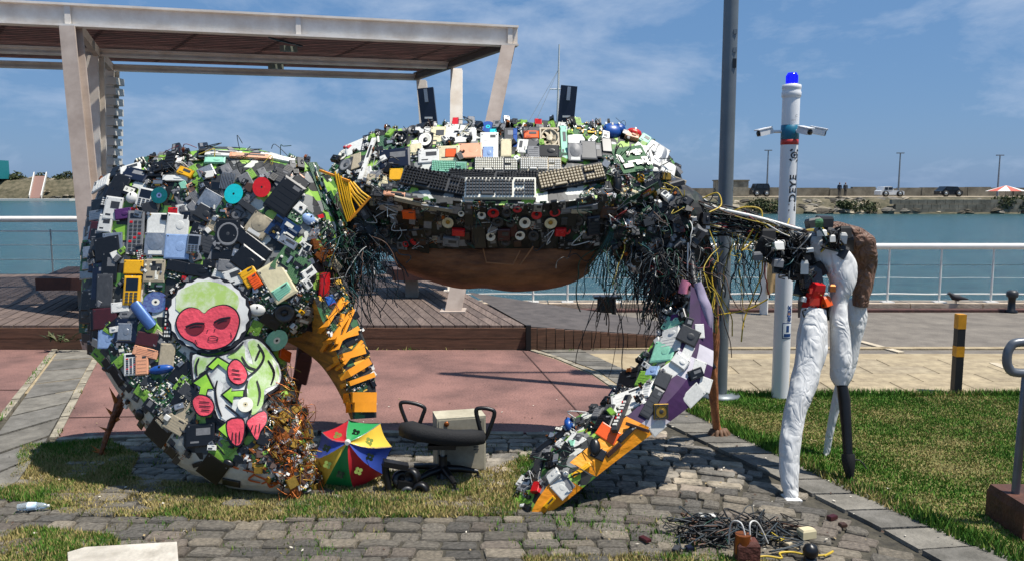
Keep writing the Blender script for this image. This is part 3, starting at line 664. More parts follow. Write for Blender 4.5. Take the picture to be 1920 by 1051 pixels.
# pergola
pg = empty('pergola', (-3, 11, DZ), 'large white steel pergola with dark slatted roof over the deck', 'pergola')
pm = mat('pergola_paint', '#ece6dc', .5, scale=3, col2='#d3c7b8')
ZB = 3.45
A0, A1 = atz(-330, 31, ZB), atz(970, 88, ZB); B0, B1 = atz(-330, 88, ZB), atz(850, 130, ZB); C0, C1 = atz(-330, 117, ZB), atz(785, 151, ZB)
def ibeam(p0, p1, h, w_, name='beam', m=pm):
    d = (p1 - p0); dn = d.normalized(); mb = MB()
    mb.bar(p0 + Vector((0, 0, h / 2)), p1 + Vector((0, 0, h / 2)), .03, h - .03)
    mb.bar(p0 + Vector((0, 0, .012)), p1 + Vector((0, 0, .012)), w_, .024); mb.bar(p0 + Vector((0, 0, h - .012)), p1 + Vector((0, 0, h - .012)), w_, .024)
    return mb.build(name, m, pg)
fb = ibeam(A0, A1, .25, .14); ibeam(B0, B1, .10, .1); ibeam(C0, C1, .10, .1)
dn = (A1 - A0).normalized(); nrm = Vector((dn.y, -dn.x, 0))
for px in (130, 560, 955):
    t_ = (px + 330) / 1300; p = atz(px, 31 + 57 * t_, ZB); p = A0 + dn * (p - A0).dot(dn)
    MB().bar(p + nrm * .04 + Vector((0, 0, .024)), p + nrm * .04 + Vector((0, 0, .226)), .02, .06, 0, dn).build('stiffener', pm, pg)
e0 = A1 + Vector((0, 0, .02)); ibeam(A1 - dn * .05, C1 - dn * .05, .12, .08, 'end_beam', mat('pergola_end', '#6d6158', .6))
# roof slats run along the beams
slm = mat('roof_slat', '#6d4640', .8, col2='#3c2624', scale=4, stretch=(.5, 6, 1), objvar=.15)
ns = 27
for i in range(ns):
    t_ = (i + .6) / ns
    s0 = A0.lerp(C0, t_); s1 = A1.lerp(C1, t_)
    MB().bar(s0 + Vector((0, 0, .16)), s1 + Vector((0, 0, .16)), .085, .028).build('roof_slat', slm, pg)
for k in range(7):
    f = .1 + k * .14
    a = A0.lerp(A1, f); c_ = C0.lerp(C1, f)
    MB().bar(a + Vector((0, 0, .195)), c_ + Vector((0, 0, .195)), .05, .04).build('rafter', slm, pg)
def column(top, base, w0, w1, pm_=pm):
    mb = MB(); d = (base - top)
    ax = Vector((1, 0, 0))
    def sect(p, w_): return [p + Vector((-w_ / 2, -.09, 0)), p + Vector((w_ / 2, -.09, 0)), p + Vector((w_ / 2, -.07, 0)), p + Vector((.012, -.07, 0)), p + Vector((.012, .07, 0)), p + Vector((w_ / 2, .07, 0)), p + Vector((w_ / 2, .09, 0)), p + Vector((-w_ / 2, .09, 0)), p + Vector((-w_ / 2, .07, 0)), p + Vector((-.012, .07, 0)), p + Vector((-.012, -.07, 0)), p + Vector((-w_ / 2, -.07, 0))]
    a, b2 = sect(top, w0), sect(base, w1); n = len(a)
    mb.add(a + b2, [(i, (i + 1) % n, n + (i + 1) % n, n + i) for i in range(n)])
    mb.build('column', pm_, pg); MB().box(base + Vector((0, 0, .01)), (w1 + .1, .3, .02)).build('base_plate', pm_, pg)
def beampt(P0, P1, px):
    d = ray(px, 100); k = (P0.x * (P1.y - P0.y) - P0.y * (P1.x - P0.x)) / (d.x * (P1.y - P0.y) - d.y * (P1.x - P0.x)); return Vector((d.x * k, d.y * k, ZB))
pml = mat('shaded_pergola_paint', '#b9aa9d', .6, col2='#9b8b7f', scale=3)  # pergola white darkened: roof shade painted into front columns and cross beams
column(beampt(A0, A1, 136), atz(186, 597, DZ), .17, .19, pml); column(beampt(B0, B1, 178), atz(187, 545, DZ), .17, .19); column(beampt(C0, C1, 205), atz(200, 513, DZ), .2, .2)
column(beampt(A0, A1, 953), atz(850, 583, DZ), .17, .19, pml); column(beampt(B0, B1, 856), atz(853, 545, DZ), .17, .19); column(beampt(C0, C1, 790), atz(818, 514, DZ), .16, .18)
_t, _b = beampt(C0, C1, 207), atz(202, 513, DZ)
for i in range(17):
    f = .05 + i * .047; MB().box(_t.lerp(_b, f) + Vector((.07, -.03, 0)), (.17, .26, .105)).build('column_block', whitem, pg)  # white blocks stacked with gaps along the rear left column
for a, b2 in (((130), (178)),):
    for P0, P1, Q0, Q1, x0, x1 in ((A0, A1, B0, B1, 143, 182), (B0, B1, C0, C1, 184, 207)):
        MB().bar(beampt(P0, P1, x0) + Vector((0, 0, .05)), beampt(Q0, Q1, x1) + Vector((0, 0, .05)), .07, .12).build('cross_beam', pml, pg)
for (px, py) in ((541, 94), (517, 127)):
    p = atz(px, py, ZB - .02); mb = MB(); mb.bar(p + Vector((-.05, -.12, 0)), p + Vector((.05, .14, .03)), .07, .07); mb.bar(p + Vector((-.16, -.3, .1)), p + Vector((.1, .3, .1)), .02, .02, 1)
    mb.build('light_fitting', [mat('fitting_grey', '#6f7468', .5), M['black']], pg)
# ================================================================ POLES
lpz = atz(1349, 742); lp = empty('lamp_pole', (lpz.x, lpz.y, 0), 'tall grey steel lamp pole rising out of frame right of the crab', 'lamp pole')
gp = mat('pole_grey', '#6f767a', .45, var=.2, scale=3, metal=.3)
MB().tube([(lpz.x, lpz.y, 0), (lpz.x, lpz.y, 6.2)], [.058, .054], 20).build('pole', gp, lp)
MB().lathe([(.16, 0), (.16, .02), (.06, .03)], 16, 0, Matrix.Translation((lpz.x, lpz.y, 0)), cap=False).build('base_plate', gp, lp)
MB().tube([(lpz.x, lpz.y, 6.2), (lpz.x + .3, lpz.y, 6.5), (lpz.x + 1.4, lpz.y, 6.6)], .03, 8).build('arm', gp, lp)
MB().chbox((lpz.x + 1.6, lpz.y, 6.58), (.6, .2, .1), .03).build('lamp_head', gp, lp)
for py in (62, 96, 121):
    z = (lambda p: p.z)(at(1367, py, lpz.y)); MB().box((lpz.x + .024, lpz.y - .052, z), (.026, .014, .07 if py == 121 else .035)).build('slot', M['black'] if py == 121 else gp, lp)
# camera column
tb = atz(1462, 744); TX, TY = tb.x, tb.y; RT = .066
def tz(py): return at(1480, py, TY).z
tot = empty('camera_column', (TX, TY, 0), 'white security camera column with blue beacon and vertical lettering', 'security column')
cwhite = mat('column_white', '#dedede', .35, var=.08, scale=2)
MB().lathe([(RT, 0), (RT, tz(272))], 28, 0, Matrix.Translation((TX, TY, 0)), cap=False).build('tube', cwhite, tot)
def ringb(z0, z1, r, m, name): return MB().lathe([(r - .004, z0), (r, z0 + .002), (r, z1 - .002), (r - .004, z1)], 28, 0, Matrix.Translation((TX, TY, 0))).build(name, m, tot)
ringb(tz(272), tz(262), RT + .002, mat('band_red', '#b8322c', .4), 'red_band')
ringb(tz(262), tz(235), RT + .002, mat('band_teal', '#0f6f8d', .4), 'teal_band')
MB().lathe([(RT, tz(235)), (RT, tz(186)), (RT * .98, tz(184)), (RT * 1.1, tz(182)), (RT * 1.12, tz(174)), (RT * 1.05, tz(172)), (RT * 1.05, tz(168)), (RT * 1.1, tz(166)), (RT * 1.08, tz(160)), (RT * .7, tz(158)), (0, tz(158))], 28, 0, Matrix.Translation((TX, TY, 0))).build('head', cwhite, tot)
bl = mat('beacon_blue', '#0b12d8', .15, var=.2, emis='#1418ff')
mb = MB(); zb0, zb1 = tz(158), tz(137)
mb.lathe([(.044, zb0), (.044, zb0 + .01), (.042, zb1 - .02), (.034, zb1), (0, zb1)], 20, 0, Matrix.Translation((TX, TY, 0)))
for i in range(12): a = 2 * pi * i / 12; mb.box((TX + .043 * cos(a), TY + .043 * sin(a), (zb0 + zb1) / 2 - .005), (.006, .006, zb1 - zb0 - .03), 0, Matrix.Rotation(a, 3, 'Z'))
mb.build('beacon', bl, tot)
zc = tz(247)
for ang, L_ in ((pi, .11), (radians(-20), .11), (radians(-62), .06)):
    d = Vector((cos(ang), sin(ang), 0)); c0 = Vector((TX, TY, zc)) + d * RT
    arm = MB().tube([c0, c0 + d * L_], .012, 8).build('camera_arm', cwhite, tot)
    fd = Vector((d.x * .6, -.8, -.18)).normalized() if ang != pi else Vector((-.85, -.3, -.2)).normalized()
    if ang == radians(-20): fd = Vector((.85, -.35, -.2)).normalized()
    e = c0 + d * L_
    rot = fd.to_track_quat('X', 'Z').to_matrix()
    cmo = MB(); cmo.chbox(e + rot @ Vector((.02, 0, 0)), (.12, .05, .046), .008, 0, rot); cmo.chbox(e + rot @ Vector((.03, 0, .028)), (.13, .058, .01), .003, 0, rot)
    cb_ = cmo.build('security_camera', cwhite, tot)
    MB().lathe([(.021, 0), (.021, .006), (0, .008)], 12, 0, Matrix.Translation(e + rot @ Vector((.08, 0, 0))) @ rot.to_4x4() @ Matrix.Rotation(pi / 2, 4, 'Y')).build('lens', M['black'], cb_)
def wrap_text(txt, size, z, ang, m, spin=pi / 2, name='lettering', r=RT + .0025, sx=1):
    cu = bpy.data.curves.new('t', 'FONT'); cu.body = txt; cu.size = size; cu.align_x = 'LEFT'; cu.align_y = 'CENTER'; cu.extrude = 0; cu.offset = 0.0018 if size > .05 else 0
    ob = bpy.data.objects.new('t', cu); COL.objects.link(ob); bpy.context.view_layer.update()
    me = bpy.data.meshes.new_from_object(ob.evaluated_get(bpy.context.evaluated_depsgraph_get())); bpy.data.objects.remove(ob)
    cs, sn = cos(spin), sin(spin)
    for v in me.vertices:
        x, y = v.co.x * sx, v.co.y; x, y = x * cs - y * sn, x * sn + y * cs
        a = ang + x / r; v.co = (r * sin(a), -r * cos(a), z + y)
    me.materials.clear(); me.materials.append(m)
    return link(name, me, tot, Vector((TX, TY, 0)))
ink = mat('ink_black', '#20242a', .5); inkb = mat('ink_blue', '#123f78', .5); inkw = mat('ink_grey', '#8a9096', .5); inko = mat('ink_orange', '#c98a5e', .5)
wrap_text('LIDEYE', .082, tz(397), .32, ink, sx=1.12)
# eye emblem with four corner marks
def arcmark(cx, cz, r0, r1, a0, a1, m, name, n=14, ky=1):
    mb = MB(); vs = []; rr = RT + .0028
    for i in range(n + 1):
        a = a0 + (a1 - a0) * i / n
        for r_ in (r0, r1):
            x = cx + r_ * cos(a); z = cz + r_ * sin(a) * ky; th = .32 + x / rr; vs.append((TX + rr * sin(th), TY - rr * cos(th), z))
    mb.add(vs, [(2 * i, 2 * i + 2, 2 * i + 3, 2 * i + 1) for i in range(n)]); mb.build(name, m, tot)
ez = tz(292)
arcmark(0, ez, .022, .033, 0, 2 * pi, ink, 'emblem_ring', 24, .8); arcmark(0, ez, .000, .010, 0, 2 * pi, ink, 'emblem_pupil', 12)
for a in (.9, 2.2, 4.0, 5.3): arcmark(0, ez, .042, .054, a - .22, a + .22, ink, 'emblem_mark', 5)
wrap_text('etax', .075, tz(600), .40, inkb, name='lettering'); wrap_text('e', .05, tz(588), .38, inko, name='lettering')
wrap_text('C', .03, tz(219), .2, inkw, 0); wrap_text('LIDEYE', .014, tz(227), -.25, inkw, 0)
mb = MB()
rr = RT + .0028
def cyl_rect(x0, x1, z0, z1, r): 
    n = 6; vs = []
    for i in range(n + 1): a = .28 + (x0 + (x1 - x0) * i / n) / r; vs += [(TX + r * sin(a), TY - r * cos(a), z0), (TX + r * sin(a), TY - r * cos(a), z1)]
    return vs, [(2 * i, 2 * i + 2, 2 * i + 3, 2 * i + 1) for i in range(n)]
MB().add(*cyl_rect(-.042, .042, tz(631), tz(602), rr)).build('sticker', inkb, tot)
MB().add(*cyl_rect(-.037, .037, tz(629.5), tz(603.5), rr + .001)).build('sticker_face', mat('sticker_white', '#e8ecef', .5), tot)
MB().add(*cyl_rect(-.03, .03, tz(628), tz(622), rr + .002)).build('sticker_line', inkb, tot); MB().add(*cyl_rect(-.012, .012, tz(619), tz(607), rr + .002)).build('sticker_mark', inkb, tot)
# striped bollard and pigeon
bb = atz(1792, 736); sbp = empty('striped_bollard', (bb.x, bb.y, 0), 'square black and yellow striped bollard at the edge of the lawn', 'bollard')
hb = at(1796, 588, bb.y).z; w_ = .062
segs = [(0, .47, 'k'), (.47, .60, 'y'), (.60, .82, 'k'), (.82, 1.0, 'y')]
sy = mat('bollard_yellow', '#d6920e', .5, var=.25, scale=20); sk = mat('bollard_black', '#17171a', .5)
for a, b2, c in segs: MB().box((bb.x, bb.y, hb * (a + b2) / 2), (w_ if c == 'k' else w_ + .003, w_ if c == 'k' else w_ + .003, hb * (b2 - a))).build('band', sk if c == 'k' else sy, sbp)
pgx = gX(1800, bb.y + 3.6); py_ = 10.7
pgn = empty('pigeon', (gX(1800, 10.95), 10.95, .09), 'dark pigeon standing on the quay kerb behind the striped bollard', 'bird')
X = gX(1800, 10.95)
mb = MB(); mb.tube([(X - .12, 10.95, .22), (X - .10, 10.95, .235), (X - .075, 10.95, .215), (X - .03, 10.95, .18), (X + .03, 10.95, .17), (X + .08, 10.95, .165), (X + .17, 10.95, .15)], [.012, .022, .026, .048, .045, .025, .008], 10)
mb.build('body', mat('pigeon_grey', '#2b2b30', .7), pgn)
MB().tube([(X - .125, 10.95, .218), (X - .15, 10.95, .208)], [.008, .002], 6).build('beak', M['dgrey'], pgn)
for k in (-.015, .015): MB().tube([(X, 10.95 + k, .14), (X, 10.95 + k, .09)], .005, 5).build('leg', M['maroon'], pgn)
# grey tube handle stand at right edge with wooden base
hs = atz(1925, 985); HX, HY = hs.x, hs.y; hst = empty('signpost', (HX, HY, 0), 'grey steel post with curved tube loop on a brown block at the right edge', 'post')
tg = mat('tube_grey', '#6a6e73', .35, var=.2, metal=.4)
hx = at(1912, 700, HY).x
MB().tube([(hx + .02, HY, .1), (hx + .012, HY - .03, at(0, 690, HY).z), (hx + .03, HY - .06, at(0, 697, HY).z)], .019, 12).build('post', tg, hst)
zt_, zb_ = at(0, 640, HY - .05).z, at(0, 697, HY - .05).z; xl = at(1888, 670, HY - .06).x
MB().tube(catmull([(xl + .3, HY - .06, zt_), (xl + .06, HY - .06, zt_), (xl + .012, HY - .06, zt_ - .025), (xl, HY - .06, (zt_ + zb_) / 2), (xl + .012, HY - .06, zb_ + .025), (xl + .06, HY - .06, zb_), (xl + .3, HY - .06, zb_)], 6), .021, 12).build('tube_loop', tg, hst)
MB().chbox((HX + .05, HY - .02, .075), (.36, .3, .19), .01).build('base_block', mat('rust_wood', '#5c3626', .7, col2='#3c2117', scale=9, bump=.4), hst)
# white concrete slab bottom left and plastic bottle
sl2 = MB(); pts = [atz(x, y, .0) for x, y in ((127, 1040), (160, 1030), (332, 1020), (336, 1075), (130, 1085))]
sl2.prism([p - Vector((0, 0, .06)) for p in pts], (0, 0, .075)); tag(sl2.build('concrete_slab', mat('pale_slab', '#c4bdb0', .9, col2='#9d968a', scale=6, bump=.4, bscale=50)), 'pale concrete slab at the lower left edge of the cobbles', 'slab')
bp0 = atz(33, 958, .0); bo = empty('plastic_bottle', bp0, 'crushed clear plastic bottle with blue label lying on grass at lower left', 'bottle')
bo.scale = (.74, .74, .74)
clear = mat('clear_plastic', '#dfe9ee', .1, trans=.75, var=.05); x0 = bp0.x; y0 = bp0.y
MB().tube([(x0, y0, .03), (x0 + .03, y0 + .01, .03), (x0 + .06, y0 + .015, .032), (x0 + .13, y0 + .03, .028), (x0 + .17, y0 + .035, .026), (x0 + .19, y0 + .04, .026)], [.02, .03, .029, .024, .02, .01], 10, fn=lambda i, j, a: U(.8, 1.1)).build('bottle_body', clear, bo)
MB().tube([(x0 + .065, y0 + .016, .031), (x0 + .12, y0 + .027, .03)], [.031, .027], 10).build('label_wrap', mat('label_blue', '#9cc3de', .4, col2='#e2eaf0', scale=30), bo)
MB().tube([(x0 + .19, y0 + .04, .026), (x0 + .2, y0 + .043, .026)], .011, 8).build('cap', M['white'], bo)
# weed plant at deck foot
wq = at(112, 642, 8.08); rng = np.random.default_rng(3); wd_ = empty('weed', wq, 'leafy green weed growing at the foot of the deck left of the big claw', 'plant')
for i in range(26):
    a = U(0, 6.28); l_ = U(.06, .17); d = Vector((cos(a) * 1.3, sin(a) * .5, U(.3, 1.1))).normalized(); p = wq + Vector((U(-.12, .15), U(-.05, .02), U(0, .05))); sd = d.cross(Vector((0, 0, 1))).normalized() * .018
    MB().add([p, p + d * l_ * .5 + sd, p + d * l_ + Vector((0, 0, -.02)), p + d * l_ * .5 - sd], [(0, 1, 2, 3)]).build('leaf', leafm[i % 3], wd_)
# ================================================================ UMBRELLA, CHAIR, TOWER
YU = 4.34
uh = at(652, 828, YU - .10); umb = empty('umbrella', (uh.x, YU, 0), 'small open umbrella with red, green, yellow and blue panels leaning by the claw', 'umbrella')
vp = [(654, 786), (713, 793), (735, 837), (718, 888), (665, 922), (608, 910), (586, 862), (603, 810)]
rim = [at(x, y, YU + .0 + (922 - y) / 140 * .10) for x, y in vp]
ucol = ['green', 'yellow', 'blue', 'red', 'green', 'yellow', 'blue', 'red']
uc = {'green': mat('umbrella_green', '#1c8a48', .6, var=.15), 'yellow': mat('umbrella_yellow', '#dfb93c', .6, var=.15), 'blue': mat('umbrella_blue', '#2f49a0', .6, var=.2), 'red': mat('umbrella_red', '#c2202b', .6, var=.15)}
for i in range(8):
    a, b2 = rim[i], rim[(i + 1) % 8]; vs = []; n = 6
    for r_ in range(n + 1):
        t_ = r_ / n
        for s_ in range(n + 1):
            q_ = s_ / n; e = a.lerp(b2, q_); e = e.lerp((rim[0] + rim[4]) / 2, .05 * sin(pi * q_)); p = uh.lerp(e, t_); p = p + Vector((0, -.055 * sin(pi * t_) * (1 - .25 * sin(pi * q_)), 0)); vs.append(p)
    fs = [(r_ * (n + 1) + s_, r_ * (n + 1) + s_ + 1, (r_ + 1) * (n + 1) + s_ + 1, (r_ + 1) * (n + 1) + s_) for r_ in range(n) for s_ in range(n)]
    pn_ = MB().add(vs, fs, 0, True).build('panel', uc[ucol[i]], umb)
    # little printed emblem on each panel: four small leaves
    cc = uh.lerp((a + b2) / 2, .6) + Vector((0, -.06, 0)); mb = MB()
    for k in range(4):
        an = k * pi / 2 + .4; c2 = cc + Vector((cos(an) * .014, 0, sin(an) * .014)); mb.add([c2 + Vector((cos(q_) * .011, -.001, sin(q_) * .011)) for q_ in [2 * pi * z_ / 8 for z_ in range(8)]], [tuple(range(8))])
    mb.build('printed_flower', mat('emblem_' + ('pale' if i % 2 else 'dark'), '#c9dd6a' if i in (1,) else ('#dfe6ee' if i in (2, 6) else '#23351f'), .6), pn_)
    MB().tube([uh.lerp(a, t_) + Vector((0, -.055 * sin(pi * t_) + .006, 0)) for t_ in (0, .2, .4, .6, .8, 1)], .003, 5).build('rib', M['steel'], umb)
MB().tube([uh + Vector((0, -.02, 0)), uh + Vector((.0, .0, 0))], [.012, .018], 10).build('tip', M['white'], umb)
MB().tube([uh, uh + Vector((-.02, .34, -.10))], .005, 6).build('shaft', M['steel'], umb)
# office chair
CX, CY = gX(826, 4.45), 4.45
ch = empty('office_chair', (CX, CY, GZ), 'black office chair without backrest, armrests up, beside the colourful umbrella', 'chair')
st0 = at(830, 815, CY).z
mb = MB(); vs = []; n = 14
outl = []
for i in range(20):
    a = 2 * pi * i / 20; outl.append((abs(cos(a)) ** .7 * (1 if cos(a) > 0 else -1) * .245, abs(sin(a)) ** .7 * (1 if sin(a) > 0 else -1) * .16))
tilt = -.10
def seatz(x, y): return st0 + tilt * x + .02 * (x / .24) ** 2 - y * .22
V = [(CX + x * k, CY + y * k, seatz(x, y) + dz) for k, dz in ((.75, -.055), (1, -.04), (1.02, .0), (.97, .03), (.7, .04)) for x, y in outl]; V.append((CX, CY, seatz(0, 0) + .026)); nn = 20
Fq = [(r_ * nn + i, r_ * nn + (i + 1) % nn, (r_ + 1) * nn + (i + 1) % nn, (r_ + 1) * nn + i) for r_ in range(4) for i in range(nn)] + [(4 * nn + i, 4 * nn + (i + 1) % nn, 5 * nn) for i in range(nn)] + [tuple(range(nn))[::-1]]
mb.add(V, Fq, 0, True).build('seat', mat('black_fabric', '#141416', .8, bump=.3, bscale=200), ch)
chb = mat('chair_black', '#121214', .4)
la = [at(x, y, CY - .02) for x, y in ((768, 800), (756, 775), (751, 756), (762, 753), (783, 757), (796, 764), (793, 776), (783, 799))]
MB().tube(catmull(la, 5, True) + [la[0]], .0115, 8).build('armrest', chb, ch)
ra_ = [at(x, y, CY + .0) for x, y in ((903, 812), (896, 787), (893, 768), (902, 764), (918, 766), (927, 772), (922, 792), (909, 822))]
MB().tube(catmull(ra_, 5, True) + [ra_[0]], .0125, 8).build('armrest', chb, ch)
MB().tube([(CX, CY, st0 - .04), (CX, CY, st0 - .13)], .014, 10).build('gas_lift', M['steel'], ch)
MB().tube([(CX, CY, st0 - .12), (CX, CY, GZ + .1), (CX, CY, GZ + .06)], [.026, .026, .04], 12).build('lift_cover', chb, ch)
MB().box((CX, CY, st0 - .055), (.16, .12, .025)).build('seat_plate', chb, ch)
for i in range(5):
    a = 2 * pi * i / 5 - 1.15; d = Vector((cos(a), sin(a), 0)); e = Vector((CX, CY, GZ + .085)) + d * .2
    lg = MB().tube([Vector((CX, CY, GZ + .11)), Vector((CX, CY, GZ + .105)) + d * .1, e], [.026, .02, .014], 8).build('leg', chb, ch)
    sd = Vector((-d.y, d.x, 0)); mb = MB()
    for s_ in (-1, 1): mb.tube([e + Vector((0, 0, -.05)) + sd * s_ * .006, e + Vector((0, 0, -.05)) + sd * s_ * .022], .026, 12)
    mb.tube([e, e + Vector((0, 0, -.05))], .008, 6); mb.build('caster', M['rubber'], lg)
# computer tower
TWX, TWY = gX(857, 4.6), 4.64
rot = Matrix.Rotation(radians(14), 3, 'Z'); hT = at(857, 782, 4.62).z - GZ - .03
tw = empty('computer_case', (TWX, TWY, GZ + .05), 'old beige computer case standing on end behind the office chair', 'computer case')
cm_ = mat('aged_beige', '#c4bda6', .55, col2='#9a927c', scale=5)
MB().box((TWX, TWY, GZ + .05 + hT / 2), (.29, .17, hT), 0, rot).build('case', cm_, tw)
fr = rot @ Vector((0, -.086, 0)); sx_ = rot @ Vector((1, 0, 0))
MB().box(Vector((TWX, TWY, GZ + .05 + hT * .5)) + fr, (.27, .006, hT * .93), 0, rot).build('side_panel', mat('case_panel', '#a39c8a', .5, col2='#7f7868', scale=6), tw)
MB().lathe([(.016, 0), (.014, .004), (0, .005)], 12, 0, Matrix.Translation(Vector((TWX, TWY, GZ + .05 + hT * .9)) + fr * 1.06 - sx_ * .09) @ Matrix.Rotation(pi / 2, 4, 'X')).build('emblem', M['copper'], tw)
MB().box(Vector((TWX, TWY, GZ + .05 + hT * .9)) + fr * 1.04 + sx_ * .11, (.012, .006, .012), 0, rot).build('button', M['black'], tw)
rs_ = rot @ Vector((.147, 0, 0))
for z_, h_ in ((.72, .05), (.55, .05), (.4, .02), (.2, .03)): MB().box(Vector((TWX, TWY, GZ + .05 + hT * z_)) + rs_, (.006, .12, h_), 0, rot).build('drive_bay', mat('bay_white', '#d5cfbd', .5) if z_ > .5 else M['dgrey'], tw)
for k in range(7): MB().box(Vector((TWX, TWY, GZ + .05 + hT * (.4 + k * .05))) + fr * 1.05 + sx_ * .085, (.03, .006, .006), 0, rot).build('vent', M['dgrey'], tw)
# broken machine stand left of the chair
BX, BY = gX(735, 4.28), 4.27
ms = empty('machine_stand', (BX, BY, GZ), 'broken black machine parts with upright bracket lying left of the office chair', 'machine part')
MB().tube(catmull([at(722, 868, BY), at(724, 890, BY), at(729, 915, BY), at(736, 935, BY)], 4), [.022, .02] + [.02] * 11, 8).build('bracket', chb, ms)
MB().chbox(at(735, 935, BY), (.2, .12, .035), .01).build('foot', chb, ms)
for (x, y, r_) in ((752, 898, .05), (772, 893, .048), (763, 922, .035), (789, 918, .045)):
    c = at(x, y, BY + U(-.03, .08)); MB().lathe([(r_, -.02), (r_ * 1.05, 0), (r_, .02), (r_ * .5, .024), (r_ * .45, .01), (0, .01)], 16, 0, Matrix.Translation(c) @ Matrix.Rotation(U(1.2, 1.9), 4, 'X') @ Matrix.Rotation(U(-.5, .5), 4, 'Y')).build('pulley', chb if r_ > .04 else M['dgrey'], ms)
MB().bar(at(745, 905, BY), at(800, 912, BY + .05), .05, .04).build('housing', chb, ms)
MB().bar(at(718, 866, BY), at(765, 874, BY + .03), .06, .03).build('top_plate', chb, ms)
for k in range(5):
    p = at(740, 925, BY) ; MB().tube(catmull([at(U(700, 790), U(925, 938), BY + U(-.05, .05)) for _ in range(5)], 5), .004, 4).build('cable', M['rubber'], ms)
# ================================================================ THE CRAB
crab = empty('crab_sculpture', (-.1, 4.8, GZ), 'giant crab sculpture covered in scrap keyboards, circuit boards, phones and cables', 'sculpture')
paint = voro('painted_shell', ['#1d1f1e', '#7dab3a', '#2a2c2b', '#c4c4ba', '#4c7634', '#141515', '#7a7b78', '#222423', '#93b852', '#3c3e3d'], 16, .5, .5)
dark_shell = voro('dark_shell', ['#121212', '#1c211d', '#262523', '#14211a', '#33302c', '#0e0f10'], 18, .6, .6)
SURF = []           # (bvh, part object)
def register(mb, o):
    SURF.append((BVHTree.FromPolygons([Vector(v) for v in mb.v], [f for f in mb.f]), o)); return o
def inflate(name, outline, Yf, T, Rr, mats, step=15, n=5, matf=None, parent=crab, skew=0, closed=True):
    poly = [(p.x, p.y) for p in catmull([(x, y, 0) for x, y in outline], n, True)]
    V2, F2 = cdt(poly, step); front = []; back = []; bd = []
    for v in V2:
        d = edist(v.x, v.y, poly); d = 0 if d < .6 else d; t_ = T * sqrt(max(0, 1 - (1 - min(d / Rr, 1)) ** 2)); bd.append(d < .6)
        p = at(v.x, v.y, Yf(v.x, v.y)); front.append(p + Vector((0, -t_, t_ * skew))); back.append(p + Vector((0, t_ * .8, 0)))
    n_ = len(V2); mb = MB(); vs = list(front); idx = []
    for i in range(n_):
        if bd[i]: idx.append(i)
        else: idx.append(len(vs)); vs.append(back[i])
    ff = [tuple(f)[::-1] for f in F2]; fb = [tuple(idx[i] for i in f) for f in F2]
    c = sum((front[i] for i in ff[0]), Vector()) / 3
    nrm_ = (front[ff[0][1]] - front[ff[0][0]]).cross(front[ff[0][2]] - front[ff[0][0]])
    if nrm_.y > 0: ff = [f[::-1] for f in ff]; fb = [f[::-1] for f in fb]
    mb.add(vs, ff + fb, 0)
    if matf:
        for i, f in enumerate(ff):
            cx = sum(V2[j].x for j in f) / 3; cy = sum(V2[j].y for j in f) / 3; mb.m[i] = matf(cx, cy)
    o = mb.build(name, mats, parent); return register(mb, o)
def sheet(name, rows, n, mats, parent=crab, close=False, matf=None):
    Rw = [resample(catmull(r, 4), n) for r in rows]; vs = [p for r in Rw for p in r]; k = len(Rw); fs = []
    for i in range(k - 1 + (1 if close else 0)):
        for j in range(n - 1): fs.append((i * n + j, i * n + j + 1, ((i + 1) % k) * n + j + 1, ((i + 1) % k) * n + j))
    mb = MB().add(vs, fs)
    if matf:
        for q_, f in enumerate(fs): mb.m[q_] = matf(q_ // (n - 1), q_ % (n - 1))
    o = mb.build(name, mats, parent); return register(mb, o)
# -- big left claw
YL = lambda x, y: 4.36 + max(0, (928 - y)) / 650 * .62 + max(0, x - 560) / 130 * .12 * (1 if y < 600 else 0)
clawA = [(622, 332), (590, 308), (545, 296), (500, 284), (455, 277), (412, 276), (370, 282), (310, 297), (252, 313), (212, 340), (192, 375), (183, 420), (172, 480), (166, 545), (172, 610), (188, 655), (215, 705), (250, 757), (300, 820), (350, 872), (420, 906), (500, 923), (562, 928), (598, 922), (602, 880), (585, 830), (572, 775), (553, 735), (538, 690), (534, 645), (560, 622), (600, 602), (628, 565), (645, 505), (660, 450), (652, 385)]
CLAW = [(p.x, p.y) for p in catmull([(x, y, 0) for x, y in clawA], 5, True)]
def clm(x, y):
    # white faceted underside along the lower left edge
    d = edist(x, y, CLAW)
    return 1 if (y > 672 and d < 62 and x < 565 and (x - 215) * .9 < (y - 625) * 1.3) else 0
claw = inflate('claw', clawA, YL, .30, 85, [paint, mat('claw_white_panel', '#c9c4b4', .6, col2='#a09a8a', scale=6)], 14, matf=clm, skew=.15)
